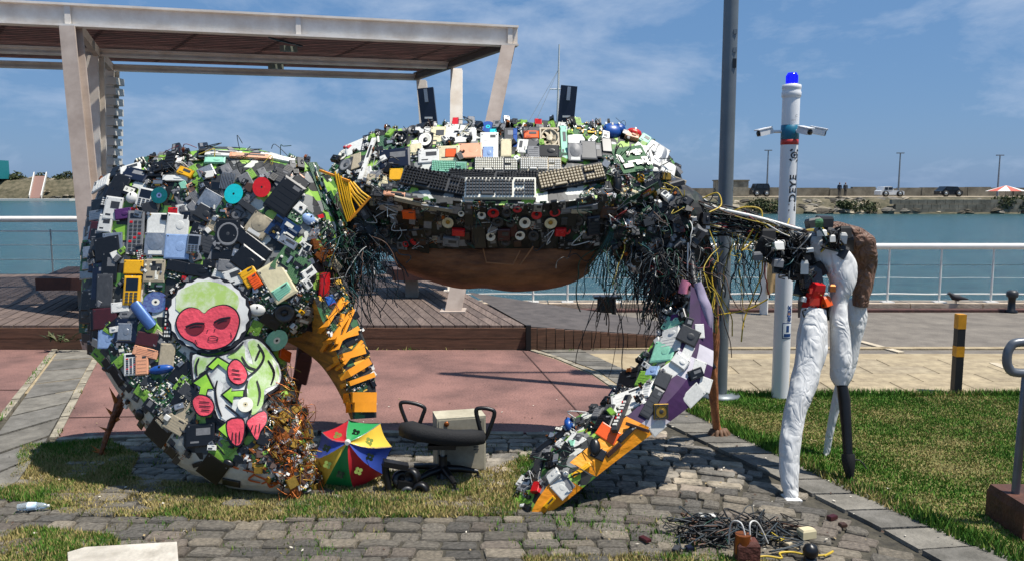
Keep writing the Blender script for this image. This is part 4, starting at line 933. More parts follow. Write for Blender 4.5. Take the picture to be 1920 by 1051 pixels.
# -- body shell
rows = [[at(650, 330, 5.25), at(760, 300, 5.3), at(1000, 290, 5.32), at(1180, 300, 5.3), at(1262, 340, 5.22)],
        [at(x, y, Y) for x, y, Y in ((618, 318, 5.15), (650, 278, 5.2), (700, 255, 5.2), (760, 240, 5.22), (850, 233, 5.22), (1000, 230, 5.22), (1120, 233, 5.22), (1195, 250, 5.2), (1250, 285, 5.17), (1276, 325, 5.12))],
        [at(x, y, Y) for x, y, Y in ((612, 330, 5.02), (655, 312, 4.97), (700, 298, 4.93), (760, 292, 4.92), (850, 286, 4.92), (1000, 284, 4.92), (1120, 290, 4.93), (1195, 305, 4.96), (1250, 325, 5.0), (1280, 340, 5.02))],
        [at(x, y, Y) for x, y, Y in ((625, 345, 4.98), (665, 352, 4.85), (700, 360, 4.78), (760, 374, 4.72), (850, 383, 4.68), (1000, 384, 4.68), (1120, 372, 4.75), (1195, 378, 4.85), (1245, 372, 4.95), (1278, 352, 5.02))],
        [at(x, y, Y) for x, y, Y in ((640, 385, 5.1), (675, 420, 5.02), (715, 450, 5.0), (760, 462, 4.97), (850, 467, 4.95), (1000, 467, 4.95), (1120, 470, 5.0), (1170, 462, 5.03), (1215, 430, 5.08), (1270, 380, 5.1))],
        [at(x, y, Y) for x, y, Y in ((660, 380, 5.25), (700, 420, 5.28), (850, 430, 5.3), (1000, 430, 5.3), (1150, 425, 5.28), (1250, 370, 5.22))]]
shell = sheet('shell', rows, 44, [paint, dark_shell], close=True, matf=lambda i, j: 1 if i in (0, 3, 4, 5) else 0)
# brown belly
bel = mat('belly_brown', '#8f5c38', .8, col2='#57351f', scale=2.6, bump=.8, bscale=14, stretch=(1, 1, 3), detail=11, ramp=(.38, .62))
brow = [[at(x, y, Y) for x, y, Y in ((742, 455, 5.02), (850, 458, 4.96), (960, 458, 4.95), (1060, 460, 4.97), (1130, 462, 5.02))],
        [at(x, y, Y) for x, y, Y in ((735, 478, 5.03), (850, 490, 4.93), (960, 492, 4.92), (1060, 490, 4.94), (1122, 478, 5.03))],
        [at(x, y, Y) for x, y, Y in ((745, 500, 5.1), (850, 525, 5.0), (960, 530, 4.99), (1050, 520, 5.02), (1106, 498, 5.1))],
        [at(x, y, Y) for x, y, Y in ((765, 512, 5.2), (800, 525, 5.15), (860, 541, 5.12), (910, 540, 5.12), (965, 547, 5.12), (1040, 540, 5.13), (1085, 525, 5.17), (1106, 510, 5.2))],
        [at(x, y, Y) for x, y, Y in ((790, 490, 5.28), (960, 500, 5.32), (1070, 490, 5.28))],
        [at(x, y, Y) for x, y, Y in ((770, 440, 5.25), (960, 440, 5.28), (1120, 440, 5.25))]]
belly = sheet('belly', brow, 24, bel, close=True); belly.data.polygons.foreach_set('use_smooth', [True] * len(belly.data.polygons))
for pts in (((905, 462), (912, 492), (962, 496), (975, 470)), ((975, 497), (1000, 462))):
    MB().tube([at(x, y, 4.9) for x, y in pts], .005, 5).build('seam', mat('seam', '#a06c42', .6), crab)
# -- dark arm between body and left claw, and shoulder at the right
armL = inflate('arm', [(632, 352), (668, 345), (705, 372), (722, 420), (735, 470), (700, 462), (668, 470), (640, 450), (640, 400)], lambda x, y: 5.02, .16, 40, dark_shell, 14)
shR = inflate('shoulder', [(1130, 385), (1200, 372), (1262, 345), (1300, 355), (1335, 395), (1330, 450), (1302, 500), (1280, 545), (1262, 615), (1243, 618), (1238, 560), (1215, 520), (1180, 500), (1150, 470), (1120, 470)], lambda x, y: 5.0 - (max(0, y - 480) / 140 * .3), .18, 45, dark_shell, 14)
# -- right claw (three long facets)
def YR(x, y): return 3.98 + max(0, (985 - y)) / 430 * .62
eA = [(1262, 540), (1245, 600), (1215, 655), (1178, 705), (1145, 748), (1090, 775), (1040, 808), (1003, 855), (982, 905), (972, 955), (982, 998)]
eM = [(1295, 535), (1292, 590), (1280, 640), (1252, 690), (1225, 735), (1180, 775), (1125, 820), (1075, 860), (1030, 905), (1000, 950), (986, 998)]
eB = [(1325, 555), (1336, 620), (1336, 690), (1318, 738), (1262, 785), (1210, 822), (1165, 856), (1115, 895), (1060, 940), (1015, 972), (990, 998)]
f3 = lambda L_, dy: [at(x, y, YR(x, y) + dy * (min(1, (998 - y) / 90))) for x, y in L_]
purp = mat('purple_lining', '#43204e', .55, col2='#2e1239', scale=7)
oran = mat('orange_cloth', '#f09c18', .55, col2='#e58c10', scale=4, bump=.5, bscale=10, stretch=(1, 1, 2))
chk = mat('lining_white', '#cfc9cf', .5, var=.15)
def rcm(i, j):
    if i == 0 : return 0
    if i in (1, 2): return (4 if (j // 3 + i) % 4 == 0 and j > 6 else 1) if j < 20 else (0 if j in (29, 30) else 2)
    return 3
eX = [((a[0] + b2[0]) / 2, (a[1] + b2[1]) / 2) for a, b2 in zip(eM, eB)]
rows = [f3(eA, .16), f3(eM, -.08), f3(eX, -.085), f3(eB, -.04), f3([(x, y - 8) for x, y in eB], .26)]
clawR = sheet('claw', rows, 40, [paint, purp, oran, dark_shell, chk], close=True, matf=rcm)
# -- small finger of the left claw: bright front strip and shaded orange inner face
fo = [(636, 520), (655, 560), (672, 605), (690, 655), (703, 710), (706, 782)]
fm_ = [(590, 560), (604, 600), (625, 645), (645, 700), (655, 740), (662, 785)]
fi = [(538, 640), (566, 655), (598, 680), (622, 712), (642, 748), (658, 786)]
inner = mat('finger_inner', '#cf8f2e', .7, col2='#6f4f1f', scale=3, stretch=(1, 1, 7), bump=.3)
rows = [[at(x, y, 4.72 - (y - 520) / 260 * .25) for x, y in fo], [at(x, y, 4.50 - (y - 520) / 260 * .08) for x, y in fm_], [at(x, y, 4.88 - (y - 640) / 150 * .38) for x, y in fi], [at(x + 15, y - 8, 5.0 - (y - 520) / 260 * .35) for x, y in fm_]]
finger = sheet('finger', rows, 18, [voro('finger_shell', ['#151515', '#1c2a1e', '#d8a93a', '#202020', '#2e5a38', '#111412'], 20, .5, .4), inner, dark_shell], close=True, matf=lambda i, j: min(i, 2))
# ---------------------------------------------------------------- scrap piece library
PIECES = {}
def P_board(seed, base, flip=False):
    random.seed(seed); mb = MB(); mb.box((0, 0, .1), (1, 1, .2), 0)
    for _ in range(11):
        w_, h_ = random.choice([(.1, .1), (.18, .12), (.3, .16), (.08, .3), (.34, .08), (.16, .2)]); z = U(.25, 1)
        mb.box((U(-.5 + w_ / 2, .5 - w_ / 2), U(-.5 + h_ / 2, .5 - h_ / 2), .2 + z / 2 * .6), (w_, h_, z * .6), random.choice([1, 1, 1, 2, 3, 4]))
    for _ in range(4):
        mb.lathe([(.05, .2), (.05, .9), (0, .95)], 7, random.choice([1, 2, 3]), Matrix.Translation((U(-.4, .4), U(-.4, .4), 0)))
    return mb, [base, M['black'], M['silver'], M['cone'], M['gold']]
def P_panel(m, seed=0):
    random.seed(seed); mb = MB(); mb.chbox((0, 0, .4), (1, 1, .8), .06, 0)
    k = seed % 4
    if k == 1: mb.box((.1, .15, .8), (.5, .3, .12), 1); mb.box((-.2, -.28, .8), (.3, .08, .1), 1)
    if k == 2:
        for i in range(4): mb.box((0, -.3 + i * .17, .81), (.7, .05, .1), 0)
        mb.box((.2, .34, .82), (.3, .1, .06), 1)
    if k == 3: mb.lathe([(.2, .8), (.17, .95), (0, .9)], 10, 0, Matrix.Translation((.12, 0, 0)))
    for x in (-.4, .4): mb.box((x, .4, .82), (.05, .05, .06), 1)
    return mb, [m, M['dgrey'] if m not in (M['black'], M['dgrey'], M['navy']) else M['grey']]
def P_phone(m, ms, mk):
    mb = MB(); mb.chbox((0, 0, .4), (1, 1, .8), .1, 0); mb.box((0, .2, .82), (.72, .42, .08), 1)
    for i in range(3):
        for j in range(4): mb.box((-.26 + i * .26, -.1 - j * .1, .84), (.18, .06, .14), 2)
    return mb, [m, ms, mk]
def P_remote(m):
    mb = MB(); mb.chbox((0, 0, .4), (1, 1, .8), .08, 0); mb.box((0, .38, .82), (.7, .12, .06), 3)
    for i in range(3):
        for j in range(8): mb.box((-.26 + i * .26, .24 - j * .09, .86), (.17, .05, .16), 1 if (j + i) % 5 else 2)
    return mb, [m, M['white'] if m in (M['black'], M['dgrey']) else M['dgrey'], M['red'], M['screen']]
def P_keyboard(m, mk):
    mb = MB(); mb.chbox((0, 0, .35), (1, 1, .7), .02, 0)
    def kk(x, y, w_, h_): mb.box((x, y, .84), (w_, h_, .35), 1, None, .8)
    for j in range(5):
        y = .3 - j * .155
        for i in range(14):
            if j == 4 and 3 < i < 9: continue
            kk(-.455 + i * .0465, y, .037, .12)
    kk(-.455 + 6 * .0465, .3 - 4 * .155, .2, .12)
    for j in range(5):
        for i in range(3):
            if j in (2,): continue
            kk(.225 + i * .044, .3 - j * .155, .035, .12)
        for i in range(4): kk(.36 + i * .035, .3 - j * .155, .027, .12)
    for i in range(12): kk(-.44 + i * .055, .43, .036, .06)
    return mb, [m, mk]
def P_speaker(sq, mr, mc, md):
    mb = MB()
    if sq: mb.box((0, 0, .2), (1, 1, .4), 0)
    b0 = .4 if sq else 0; o = []
    mb.lathe([(.47, b0), (.47, b0 + .25), (.42, b0 + .35)], 20, 0, cap=False); mb.lathe([(.42, b0 + .35), (.36, b0 + .42), (.31, b0 + .28)], 20, 1, cap=False); mb.lathe([(.31, b0 + .28), (.15, b0 + .05)], 20, 2, cap=False); mb.lathe([(.15, b0 + .05), (.14, b0 + .25), (.08, b0 + .36), (0, b0 + .4)], 14, 3)
    return mb, [mr, mc, mc, md]
def P_disc(m, mh, lab=None):
    mb = MB(); mb.lathe([(.5, 0), (.5, .3), (.16, .34)], 26, 0, cap=False, smooth=False); mb.lathe([(.16, .34), (.06, .34)], 16, 1, cap=False, smooth=False); mb.lathe([(.06, .34), (.0, .2)], 12, 2, cap=False)
    return mb, [m, mh, M['black']]
def P_drive(m):
    mb = MB(); mb.chbox((0, 0, .4), (1, 1, .8), .03, 0); mb.lathe([(.36, .8), (.36, .9), (.1, .9), (.08, 1.0), (0, 1.0)], 22, 0, Matrix.Translation((0, .1, 0))); mb.box((0, -.36, .82), (.6, .16, .06), 1)
    for x in (-.43, .43):
        for y in (-.43, .43): mb.lathe([(.03, .8), (.03, .9), (0, .9)], 6, 2, Matrix.Translation((x, y, 0)))
    return mb, [m, M['white'], M['black']]
def P_fan(m):
    mb = MB(); 
    for (x, y, w_, h_) in ((0, .46, 1, .08), (0, -.46, 1, .08), (.46, 0, .08, .84), (-.46, 0, .08, .84)): mb.box((x, y, .4), (w_, h_, .8), 0)
    mb.lathe([(.46, .1), (.46, .8), (.42, .8), (.42, .1)], 22, 0, cap=False); mb.lathe([(.16, .1), (.16, .7), (0, .75)], 14, 0)
    for i in range(7):
        a = 2 * pi * i / 7; c, s_ = cos(a), sin(a); mb.add([(.15 * c, .15 * s_, .2), (.42 * cos(a - .2), .42 * sin(a - .2), .2), (.42 * cos(a + .5), .42 * sin(a + .5), .6), (.15 * cos(a + .6), .15 * sin(a + .6), .6)], [(0, 1, 2, 3)], 0)
    mb.box((0, 0, .05), (.9, .9, .06), 1); return mb, [m, M['black']]
def P_mouse(m):
    mb = MB(); n = 12; vs = []
    for k, (s_, z) in enumerate(((.5, 0), (.5, .35), (.4, .75), (.2, .97))):
        for i in range(n): a = 2 * pi * i / n; vs.append((s_ * .9 * cos(a), s_ * sin(a) * 1.0, z))
    vs.append((0, 0, 1)); fs = [(r_ * n + i, r_ * n + (i + 1) % n, (r_ + 1) * n + (i + 1) % n, (r_ + 1) * n + i) for r_ in range(3) for i in range(n)] + [(3 * n + i, 3 * n + (i + 1) % n, 4 * n) for i in range(n)]
    mb.add(vs, fs, 0, True); mb.box((0, .22, .95), (.08, .2, .14), 1); return mb, [m, M['black']]
def P_sink(m):
    mb = MB(); mb.box((0, 0, .1), (1, 1, .2), 0)
    for i in range(9): mb.box((-.45 + i * .1125, 0, .6), (.04, 1, .8), 0)
    return mb, [m]
def P_cassette(m):
    mb = MB(); mb.box((0, 0, .4), (1, .65, .8), 0); mb.box((0, .05, .82), (.8, .35, .06), 1)
    for x in (-.2, .2): mb.lathe([(.08, .86), (.05, .9), (.03, .8)], 10, 2, Matrix.Translation((x, .05, 0)), cap=False)
    return mb, [m, M['cone'], M['black']]
def P_conn(m, seed):
    random.seed(seed); mb = MB()
    for _ in range(5): a, b2, z = U(.15, .5), U(.15, .5), U(.3, 1); mb.box((U(-.3, .3), U(-.3, .3), z / 2), (a, b2, z), random.choice([0, 0, 1, 2, 3]))
    for _ in range(3): mb.tube([(U(-.5, .5), U(-.5, .5), U(.2, .9)) for _ in range(4)], .03, 4, random.choice([1, 3]))
    return mb, [m, M['silver'], M['black'], M['copper']]
def P_trim(m):
    mb = MB(); mb.tube([(-.5, 0, .4), (0, .0, .5), (.5, 0, .4)], .45, 8, 0, True, True); return mb, [m]
def lib(key, name, fn):
    mb, ms = fn; PIECES.setdefault(key, []).append((name, mb.mesh(name, ms)))
for s_ in range(6): lib('pcb', 'circuit_board', P_board(100 + s_, M['pcb'])); lib('pcb2', 'circuit_board', P_board(200 + s_, M['pcb2']))
for s_ in range(2): lib('pcbb', 'circuit_board', P_board(300 + s_, M['pcbb']))
for c in ('white', 'cream', 'beige', 'salmon', 'grey', 'dgrey', 'black', 'navy', 'silver', 'brown', 'maroon', 'red', 'orange', 'yellow', 'cyan', 'blue', 'lblue', 'lime', 'mint', 'purple', 'copper', 'gold', 'teal'):
    for s_ in range(4): lib('p_' + c, 'scrap_panel', P_panel(M[c], s_))
for c in ('silver', 'black', 'dgrey', 'white', 'yellow', 'navy', 'red'): lib('ph_' + c, 'mobile_phone', P_phone(M[c], M['screen'], M['white'] if c not in ('white', 'silver', 'yellow') else M['dgrey'])); lib('ph', 'mobile_phone', P_phone(M[c if c not in ('yellow', 'red') else 'dgrey'], M['screen'], M['white'] if c in ('black', 'dgrey', 'navy') else M['dgrey']))
for c in ('black', 'grey', 'white', 'dgrey'): lib('rem', 'remote_control', P_remote(M[c]))
lib('kb_black', 'keyboard', P_keyboard(M['dgrey'], M['black'])); lib('kb_white', 'keyboard', P_keyboard(M['cone'], M['dgrey'])); lib('kb_mix', 'keyboard', P_keyboard(M['black'], M['beige'])); lib('kb_mint', 'keyboard', P_keyboard(mat('dull_mint', '#6f8f85', .5), M['mint'])); lib('kb_cream', 'keyboard', P_keyboard(M['dgrey'], M['cone'])); lib('kb_cream2', 'keyboard', P_keyboard(M['beige'], M['white']))
lib('spk', 'speaker', P_speaker(False, M['black'], M['cone'], M['black'])); lib('spk_sq', 'speaker', P_speaker(True, M['black'], M['cone'], M['black'])); lib('spk_dark', 'speaker', P_speaker(False, M['black'], M['dgrey'], M['black'])); lib('spk_red', 'speaker', P_speaker(False, M['dgrey'], M['red'], M['black'])); lib('spk_cream', 'speaker', P_speaker(False, M['black'], M['cream'], M['gold'])); lib('spk_sqd', 'speaker', P_speaker(True, M['dgrey'], M['grey'], M['dgrey']))
lib('cd', 'compact_disc', P_disc(M['disc'], M['cone'])); lib('cd_red', 'compact_disc', P_disc(M['red'], M['red'])); lib('cd_cyan', 'compact_disc', P_disc(M['cyan'], M['cyan'])); lib('cd_teal', 'compact_disc', P_disc(M['teal'], M['disc'])); lib('cd_cream', 'compact_disc', P_disc(M['cone'], M['cream'])); lib('cd_mint', 'compact_disc', P_disc(M['mint'], M['cone'])); lib('cd_blue', 'compact_disc', P_disc(M['blue'], M['cyan']))
lib('drive', 'disk_drive', P_drive(M['silver'])); lib('drive', 'disk_drive', P_drive(M['grey'])); lib('drive_bk', 'disk_drive', P_drive(M['black'])); lib('drive_bg', 'disk_drive', P_drive(M['beige']))
lib('fan', 'cooling_fan', P_fan(M['black'])); lib('fan', 'cooling_fan', P_fan(M['dgrey'])); lib('fan_w', 'cooling_fan', P_fan(M['beige']))
for c in ('black', 'white', 'grey', 'blue', 'red', 'lblue'): lib('mouse_' + c, 'computer_mouse', P_mouse(M[c]))
lib('sink', 'heat_sink', P_sink(M['silver'])); lib('sink', 'heat_sink', P_sink(M['black'])); lib('cas', 'cassette', P_cassette(M['black'])); lib('cas', 'cassette', P_cassette(M['grey']))
for s_ in range(5): lib('conn', 'connector_block', P_conn([M['black'], M['white'], M['pcb'], M['dgrey'], M['grey']][s_], 400 + s_))
for s_ in range(4): lib('conn_cu', 'connector_block', P_conn([M['copper'], M['brown'], M['gold'], M['pcb']][s_], 450 + s_))
lib('tube_blue', 'cylinder_battery', P_trim(mat('steel_blue', '#4c6ea6', .35, metal=.3))); lib('tube_red', 'cylinder_battery', P_trim(M['red'])); lib('tube_black', 'cylinder_battery', P_trim(M['black'])); lib('tube_pink', 'cylinder_battery', P_trim(mat('pink_plastic', '#e58aa0', .5)))
random.seed(11)
def hit(px, py, only=None):
    d = ray(px, py).normalized(); best = None
    for bvh, o in SURF:
        if only and o not in only: continue
        r_ = bvh.ray_cast(CAM, d)
        if r_[0] is not None and (best is None or r_[3] < best[2]):
            n_ = r_[1]; n_ = -n_ if n_.dot(d) > 0 else n_
            best = (r_[0], n_, r_[3], o)
    return best
COUNT = {}
def put(key, px, py, w_, h_, ang=0, t=.02, only=None, lift=0.0, tiltn=0.0, comp=True, var=None):
    """one scrap piece glued on the surface seen at photo pixel (px,py); w_,h_ in photo pixels; ang in degrees, anticlockwise"""
    r_ = hit(px, py, only)
    if r_ is None: return None
    p, nrm_, dist, part = r_
    s_ = dist / FPX * .99
    z = nrm_.copy()
    if tiltn: z = (z + Vector((U(-1, 1), U(-1, 1), U(-1, 1))) * tiltn).normalized()
    view = -ray(px, py).normalized()
    z = (z * .8 + view * .2).normalized()
    a = radians(ang); xa = Vector((cos(a), 0, sin(a))); x = (xa - z * xa.dot(z)).normalized(); y = z.cross(x)
    cx_ = max(.55, (x - view * x.dot(view)).length) if comp else 1; cy_ = max(.5, (y - view * y.dot(view)).length) if comp else 1
    name, me = (random.choice(PIECES[key]) if var is None else PIECES[key][var % len(PIECES[key])])
    k = (part.name, name); COUNT[k] = COUNT.get(k, 0) + 1
    o = bpy.data.objects.new(name, me); COL.objects.link(o); o.parent = part
    m3 = Matrix((x, y, z)).transposed().to_4x4()
    o.matrix_basis = Matrix.Translation(p + z * lift - ORIG[part.name]) @ m3 @ Matrix.Diagonal((w_ * s_ / cx_, h_ * s_ / cy_, t, 1))
    return o
MONK = [(338, 545), (392, 518), (450, 545), (470, 600), (468, 640), (505, 650), (525, 690), (530, 730), (500, 770), (505, 800), (480, 825), (445, 838), (425, 820), (400, 790), (368, 785), (355, 745), (360, 700), (335, 660), (312, 610), (318, 570)]
# --- hand placed pieces of the left claw
HP = [ # key, x, y, w, h, ang, t
 ('cd_red', 493, 354, 31, 36, 0, .012), ('cd_cyan', 441, 366, 30, 36, -20, .012), ('cd_teal', 302, 369, 26, 28, 0, .01), ('p_yellow', 350, 326, 24, 14, -25, .03), ('p_white', 247, 320, 34, 14, 25, .02),
 ('p_black', 224, 352, 26, 44, -18, .015), ('p_navy', 256, 330, 36, 22, -20, .015), ('ph_white', 273, 372, 24, 34, -12, .015), ('p_white', 330, 336, 40, 10, 0, .015), ('conn_cu', 302, 346, 30, 14, 0, .02),
 ('rem', 256, 437, 26, 74, 0, .02), ('p_white', 295, 421, 30, 38, 0, .01), ('drive', 294, 459, 36, 40, 0, .02), ('p_white', 335, 423, 36, 40, -4, .02), ('p_lblue', 334, 463, 40, 44, -2, .015), ('ph_silver', 365, 459, 22, 34, -4, .025),
 ('p_black', 203, 467, 38, 40, 10, .015), ('p_silver', 213, 456, 30, 34, 5, .01), ('ph_yellow', 250, 545, 26, 50, 0, .025), ('p_yellow', 253, 502, 30, 24, 0, .03), ('pcb2', 291, 504, 34, 40, 0, .02), ('p_beige', 291, 508, 34, 40, 0, .015), ('pcb', 291, 538, 32, 18, 0, .02),
 ('p_black', 344, 502, 52, 20, -12, .02), ('p_black', 375, 508, 44, 22, -8, .02), ('pcb', 330, 518, 34, 14, -15, .02), ('cd', 293, 566, 40, 36, 0, .012), ('tube_blue', 272, 592, 44, 22, -52, .045), ('p_black', 207, 500, 24, 50, 0, .01), ('p_navy', 186, 528, 18, 60, 2, .01), ('p_dgrey', 198, 545, 24, 56, 2, .012),
 ('p_maroon', 199, 597, 36, 36, 5, .015), ('p_black', 182, 600, 16, 34, 5, .015), ('p_lblue', 202, 634, 26, 34, 0, .01), ('p_navy', 238, 620, 34, 42, 0, .015), ('p_silver', 236, 622, 22, 30, 0, .02), ('p_maroon', 279, 636, 36, 24, -8, .02), ('p_salmon', 275, 660, 40, 16, -14, .02), ('p_salmon', 268, 683, 20, 36, 5, .02), ('mouse_blue', 304, 692, 44, 16, 10, .04), ('rem', 248, 682, 22, 38, 5, .015), ('p_beige', 315, 665, 24, 40, -3, .015), ('rem', 318, 598, 14, 74, 0, .02),
 ('p_black', 429, 435, 40, 44, 0, .03), ('spk_sqd', 430, 440, 44, 50, -8, .03), ('p_black', 462, 448, 24, 44, 50, .02), ('p_black', 535, 370, 44, 66, -35, .025), ('p_black', 555, 352, 30, 40, -35, .02), ('p_dgrey', 482, 401, 70, 12, -38, .03), ('drive_bg', 487, 424, 38, 42, -32, .025), ('pcbb', 531, 432, 50, 44, -35, .025), ('spk', 552, 431, 20, 20, 0, .02), ('p_silver', 540, 455, 34, 16, -30, .02),
 ('p_black', 478, 462, 60, 24, -38, .02), ('p_black', 466, 490, 48, 40, -38, .025), ('pcb2', 545, 495, 56, 48, -33, .02), ('mouse_lblue', 578, 412, 30, 20, -30, .03), ('pcb', 580, 411, 34, 22, -32, .03), ('pcb', 600, 350, 16, 90, 22, .02), ('pcb', 626, 395, 18, 70, 22, .02), ('pcb', 640, 440, 16, 50, 12, .02),
 ('p_white', 441, 520, 36, 30, 22, .02), ('p_yellow', 471, 520, 30, 32, 35, .025), ('p_orange', 480, 528, 18, 26, 35, .03), ('p_cream', 521, 528, 44, 70, 33, .02), ('pcb', 499, 546, 26, 34, 33, .02), ('p_mint', 530, 546, 34, 22, 33, .03), ('cd_mint', 515, 632, 40, 36, 0, .012), ('p_orange', 531, 665, 22, 18, 0, .02), ('tube_red', 602, 533, 40, 20, 80, .05), ('p_white', 576, 512, 26, 18, 30, .03), ('p_white', 573, 531, 20, 14, -50, .03), ('conn_cu', 606, 478, 44, 34, 40, .03), ('conn_cu', 594, 462, 30, 30, 10, .03), ('spk_dark', 533, 585, 40, 36, 0, .04), ('mouse_white', 482, 580, 34, 22, -10, .03),
 ('p_mint', 404, 304, 34, 10, 5, .02), ('p_white', 420, 292, 60, 10, 4, .02), ('p_salmon', 470, 296, 70, 8, 8, .02), ('p_white', 520, 300, 60, 8, -6, .02), ('pcb', 370, 300, 40, 10, 5, .03),
 ('p_white', 214, 392, 26, 40, -8, .015), ('p_white', 200, 420, 20, 30, -6, .015), ('ph_black', 205, 370, 16, 36, -10, .015), ('p_purple', 233, 402, 26, 18, 10, .02), ('cas', 245, 360, 20, 26, -20, .02), ('mouse_white', 249, 372, 20, 20, 0, .03), ('p_dgrey', 385, 400, 30, 26, -30, .02), ('drive', 395, 378, 34, 34, -30, .02), ('spk_red', 252, 398, 18, 18, 0, .02), ('p_red', 326, 398, 16, 14, 0, .02),
 # checkered white underside
 ('p_black', 299, 808, 40, 34, -38, .006), ('p_black', 400, 877, 44, 36, -38, .006), ('p_black', 378, 815, 46, 40, 5, .02), ('spk_dark', 350, 800, 26, 22, 0, .01), ('conn', 348, 850, 22, 20, -30, .012), ('p_black', 324, 845, 18, 14, -40, .01), ('mouse_black', 430, 867, 22, 12, -30, .02), ('mouse_black', 264, 775, 18, 16, -30, .02), ('conn', 240, 752, 14, 16, -30, .02), ('p_black', 372, 868, 16, 8, 20, .01), ('p_black', 222, 700, 36, 14, -52, .02), ('p_black', 206, 682, 22, 12, -50, .02), ('mouse_black', 205, 690, 20, 10, 0, .02), ('p_beige', 330, 795, 34, 26, -30, .01), ('p_black', 435, 902, 30, 10, -10, .01),
]
placed = []
CL = [claw]
for (k, x, y, w_, h_, a, t_) in HP:
    if put(k, x, y, w_, h_, a, t_, CL, lift=.03 if k[:3] == 'cd_' else .006): placed.append((x, y, max(w_, h_) * (.6 if k[:2] == 'cd' else .44)))
put('p_black', 378, 815, 46, 40, 5, .02, CL)
SCR = Vector()
def fill(poly, n, pal, smin, smax, angf, only, avoid=(), dmin=.5, t=(.006, .02), ar=(.6, 1.7), tilt=.03, lift=.0):
    xs = [p[0] for p in poly]; ys = [p[1] for p in poly]; k = 0; tries = 0; mine = []
    keys = [a for a, b2 in pal]; wts = [b2 for a, b2 in pal]
    while k < n and tries < n * 40:
        tries += 1; x = U(min(xs), max(xs)); y = U(min(ys), max(ys))
        if not inside(x, y, poly): continue
        s_ = U(smin, smax) 
        if any(inside(x, y, av) for av in avoid): continue
        if any((x - a) ** 2 + (y - b2) ** 2 < (r_ * .8 + s_ * dmin * .5) ** 2 for a, b2, r_ in placed): continue
        if any((x - a) ** 2 + (y - b2) ** 2 < ((r_ + s_) * dmin * .5) ** 2 for a, b2, r_ in mine): continue
        key = random.choices(keys, wts)[0]; q_ = U(*ar)
        if key[:3] in ('spk', 'cd', 'cd_', 'fan'): q_ = 1
        if key[:2] == 'ph': q_ = 1.8
        if key == 'rem': q_ = 3
        w_ = s_ / sqrt(q_); h_ = s_ * sqrt(q_)
        if put(key, x, y, w_, h_, angf(x, y) + U(-10, 10) + (90 if R() < .25 else 0), U(*t), only, lift, tilt): mine.append((x, y, s_)); k += 1
    return k
angL = lambda x, y: 25 - (x - 180) / 450 * 60 + (0 if y < 560 else -10)
mix = [('pcb', 10), ('pcb2', 5), ('p_black', 10), ('p_dgrey', 7), ('p_white', 5), ('ph', 5), ('drive', 3), ('conn', 6), ('fan', 1.5), ('spk_dark', 2), ('p_silver', 3), ('p_grey', 4), ('p_beige', 3), ('cas', 1.5), ('rem', 3), ('p_lime', 1), ('sink', 1.5), ('p_navy', 3), ('p_brown', 1.2), ('cd', .6)]
full = CLAW
mixg = [('pcb', 15), ('pcb2', 10), ('pcbb', 1), ('p_black', 9), ('p_dgrey', 5), ('p_white', 4), ('ph', 3), ('drive', 2.5), ('conn', 3), ('fan', 1), ('spk_dark', 1), ('p_silver', 3), ('p_grey', 3), ('p_beige', 3), ('rem', 0), ('p_lime', 2), ('sink', 1), ('p_navy', 3), ('p_brown', 1.2), ('p_cream', 1), ('p_maroon', .6), ('p_lblue', .5)]
bottomwhite = [(195, 690), (238, 680), (262, 735), (310, 790), (372, 828), (440, 856), (520, 886), (560, 905), (560, 940), (420, 922), (330, 885), (240, 775)]
def tiles(cen, r0, r1, rh, cw, poly, pal, aoff, only, avoid=(), swap=False, jit=3, t=(.006, .018), fillk=.95):
    keys = [a for a, b2 in pal]; wts = [b2 for a, b2 in pal]; r_ = r0
    while r_ < r1:
        h_ = U(*rh); rm = r_ + h_ / 2; th = -pi
        while th < pi:
            w_ = U(*cw); tm = th + w_ / 2 / rm; x = cen[0] + rm * cos(tm); y = cen[1] - rm * sin(tm); th += w_ / rm
            if not inside(x, y, poly) or any(inside(x, y, av) for av in avoid): continue
            if any((x - a) ** 2 + (y - b2) ** 2 < (q_ + min(w_, h_) * .35) ** 2 for a, b2, q_ in placed): continue
            key = random.choices(keys, wts)[0]; ww, hh = (w_, h_) if not swap else (h_, w_)
            if key[:2] in ('sp', 'cd', 'fa'): ww = hh = min(ww, hh)
            put(key, x, y, ww * fillk, hh * fillk, math.degrees(tm) + aoff + U(-jit, jit), U(*t), only, .002, .02)
        r_ += h_
tiles((620, 900), 250, 720, (22, 38), (18, 36), [(185, 345), (320, 300), (560, 300), (640, 330), (655, 500), (600, 600), (540, 625), (470, 640), (450, 540), (390, 512), (330, 540), (312, 600), (320, 650), (330, 690), (215, 690), (172, 640), (170, 500)], mixg, -136, CL, (MONK, [(340, 312), (560, 306), (600, 345), (540, 350), (470, 395), (400, 405), (345, 380)]))
tiles((900, 100), 500, 1000, (18, 32), (18, 32), [(215, 660), (330, 665), (352, 700), (356, 750), (368, 790), (420, 830), (380, 826), (320, 780), (262, 725)], [('pcb', 9), ('pcb2', 5), ('p_black', 3), ('p_dgrey', 2), ('p_lime', 2), ('conn', 2), ('p_beige', 1)], 180 - 10, CL, (MONK, bottomwhite))
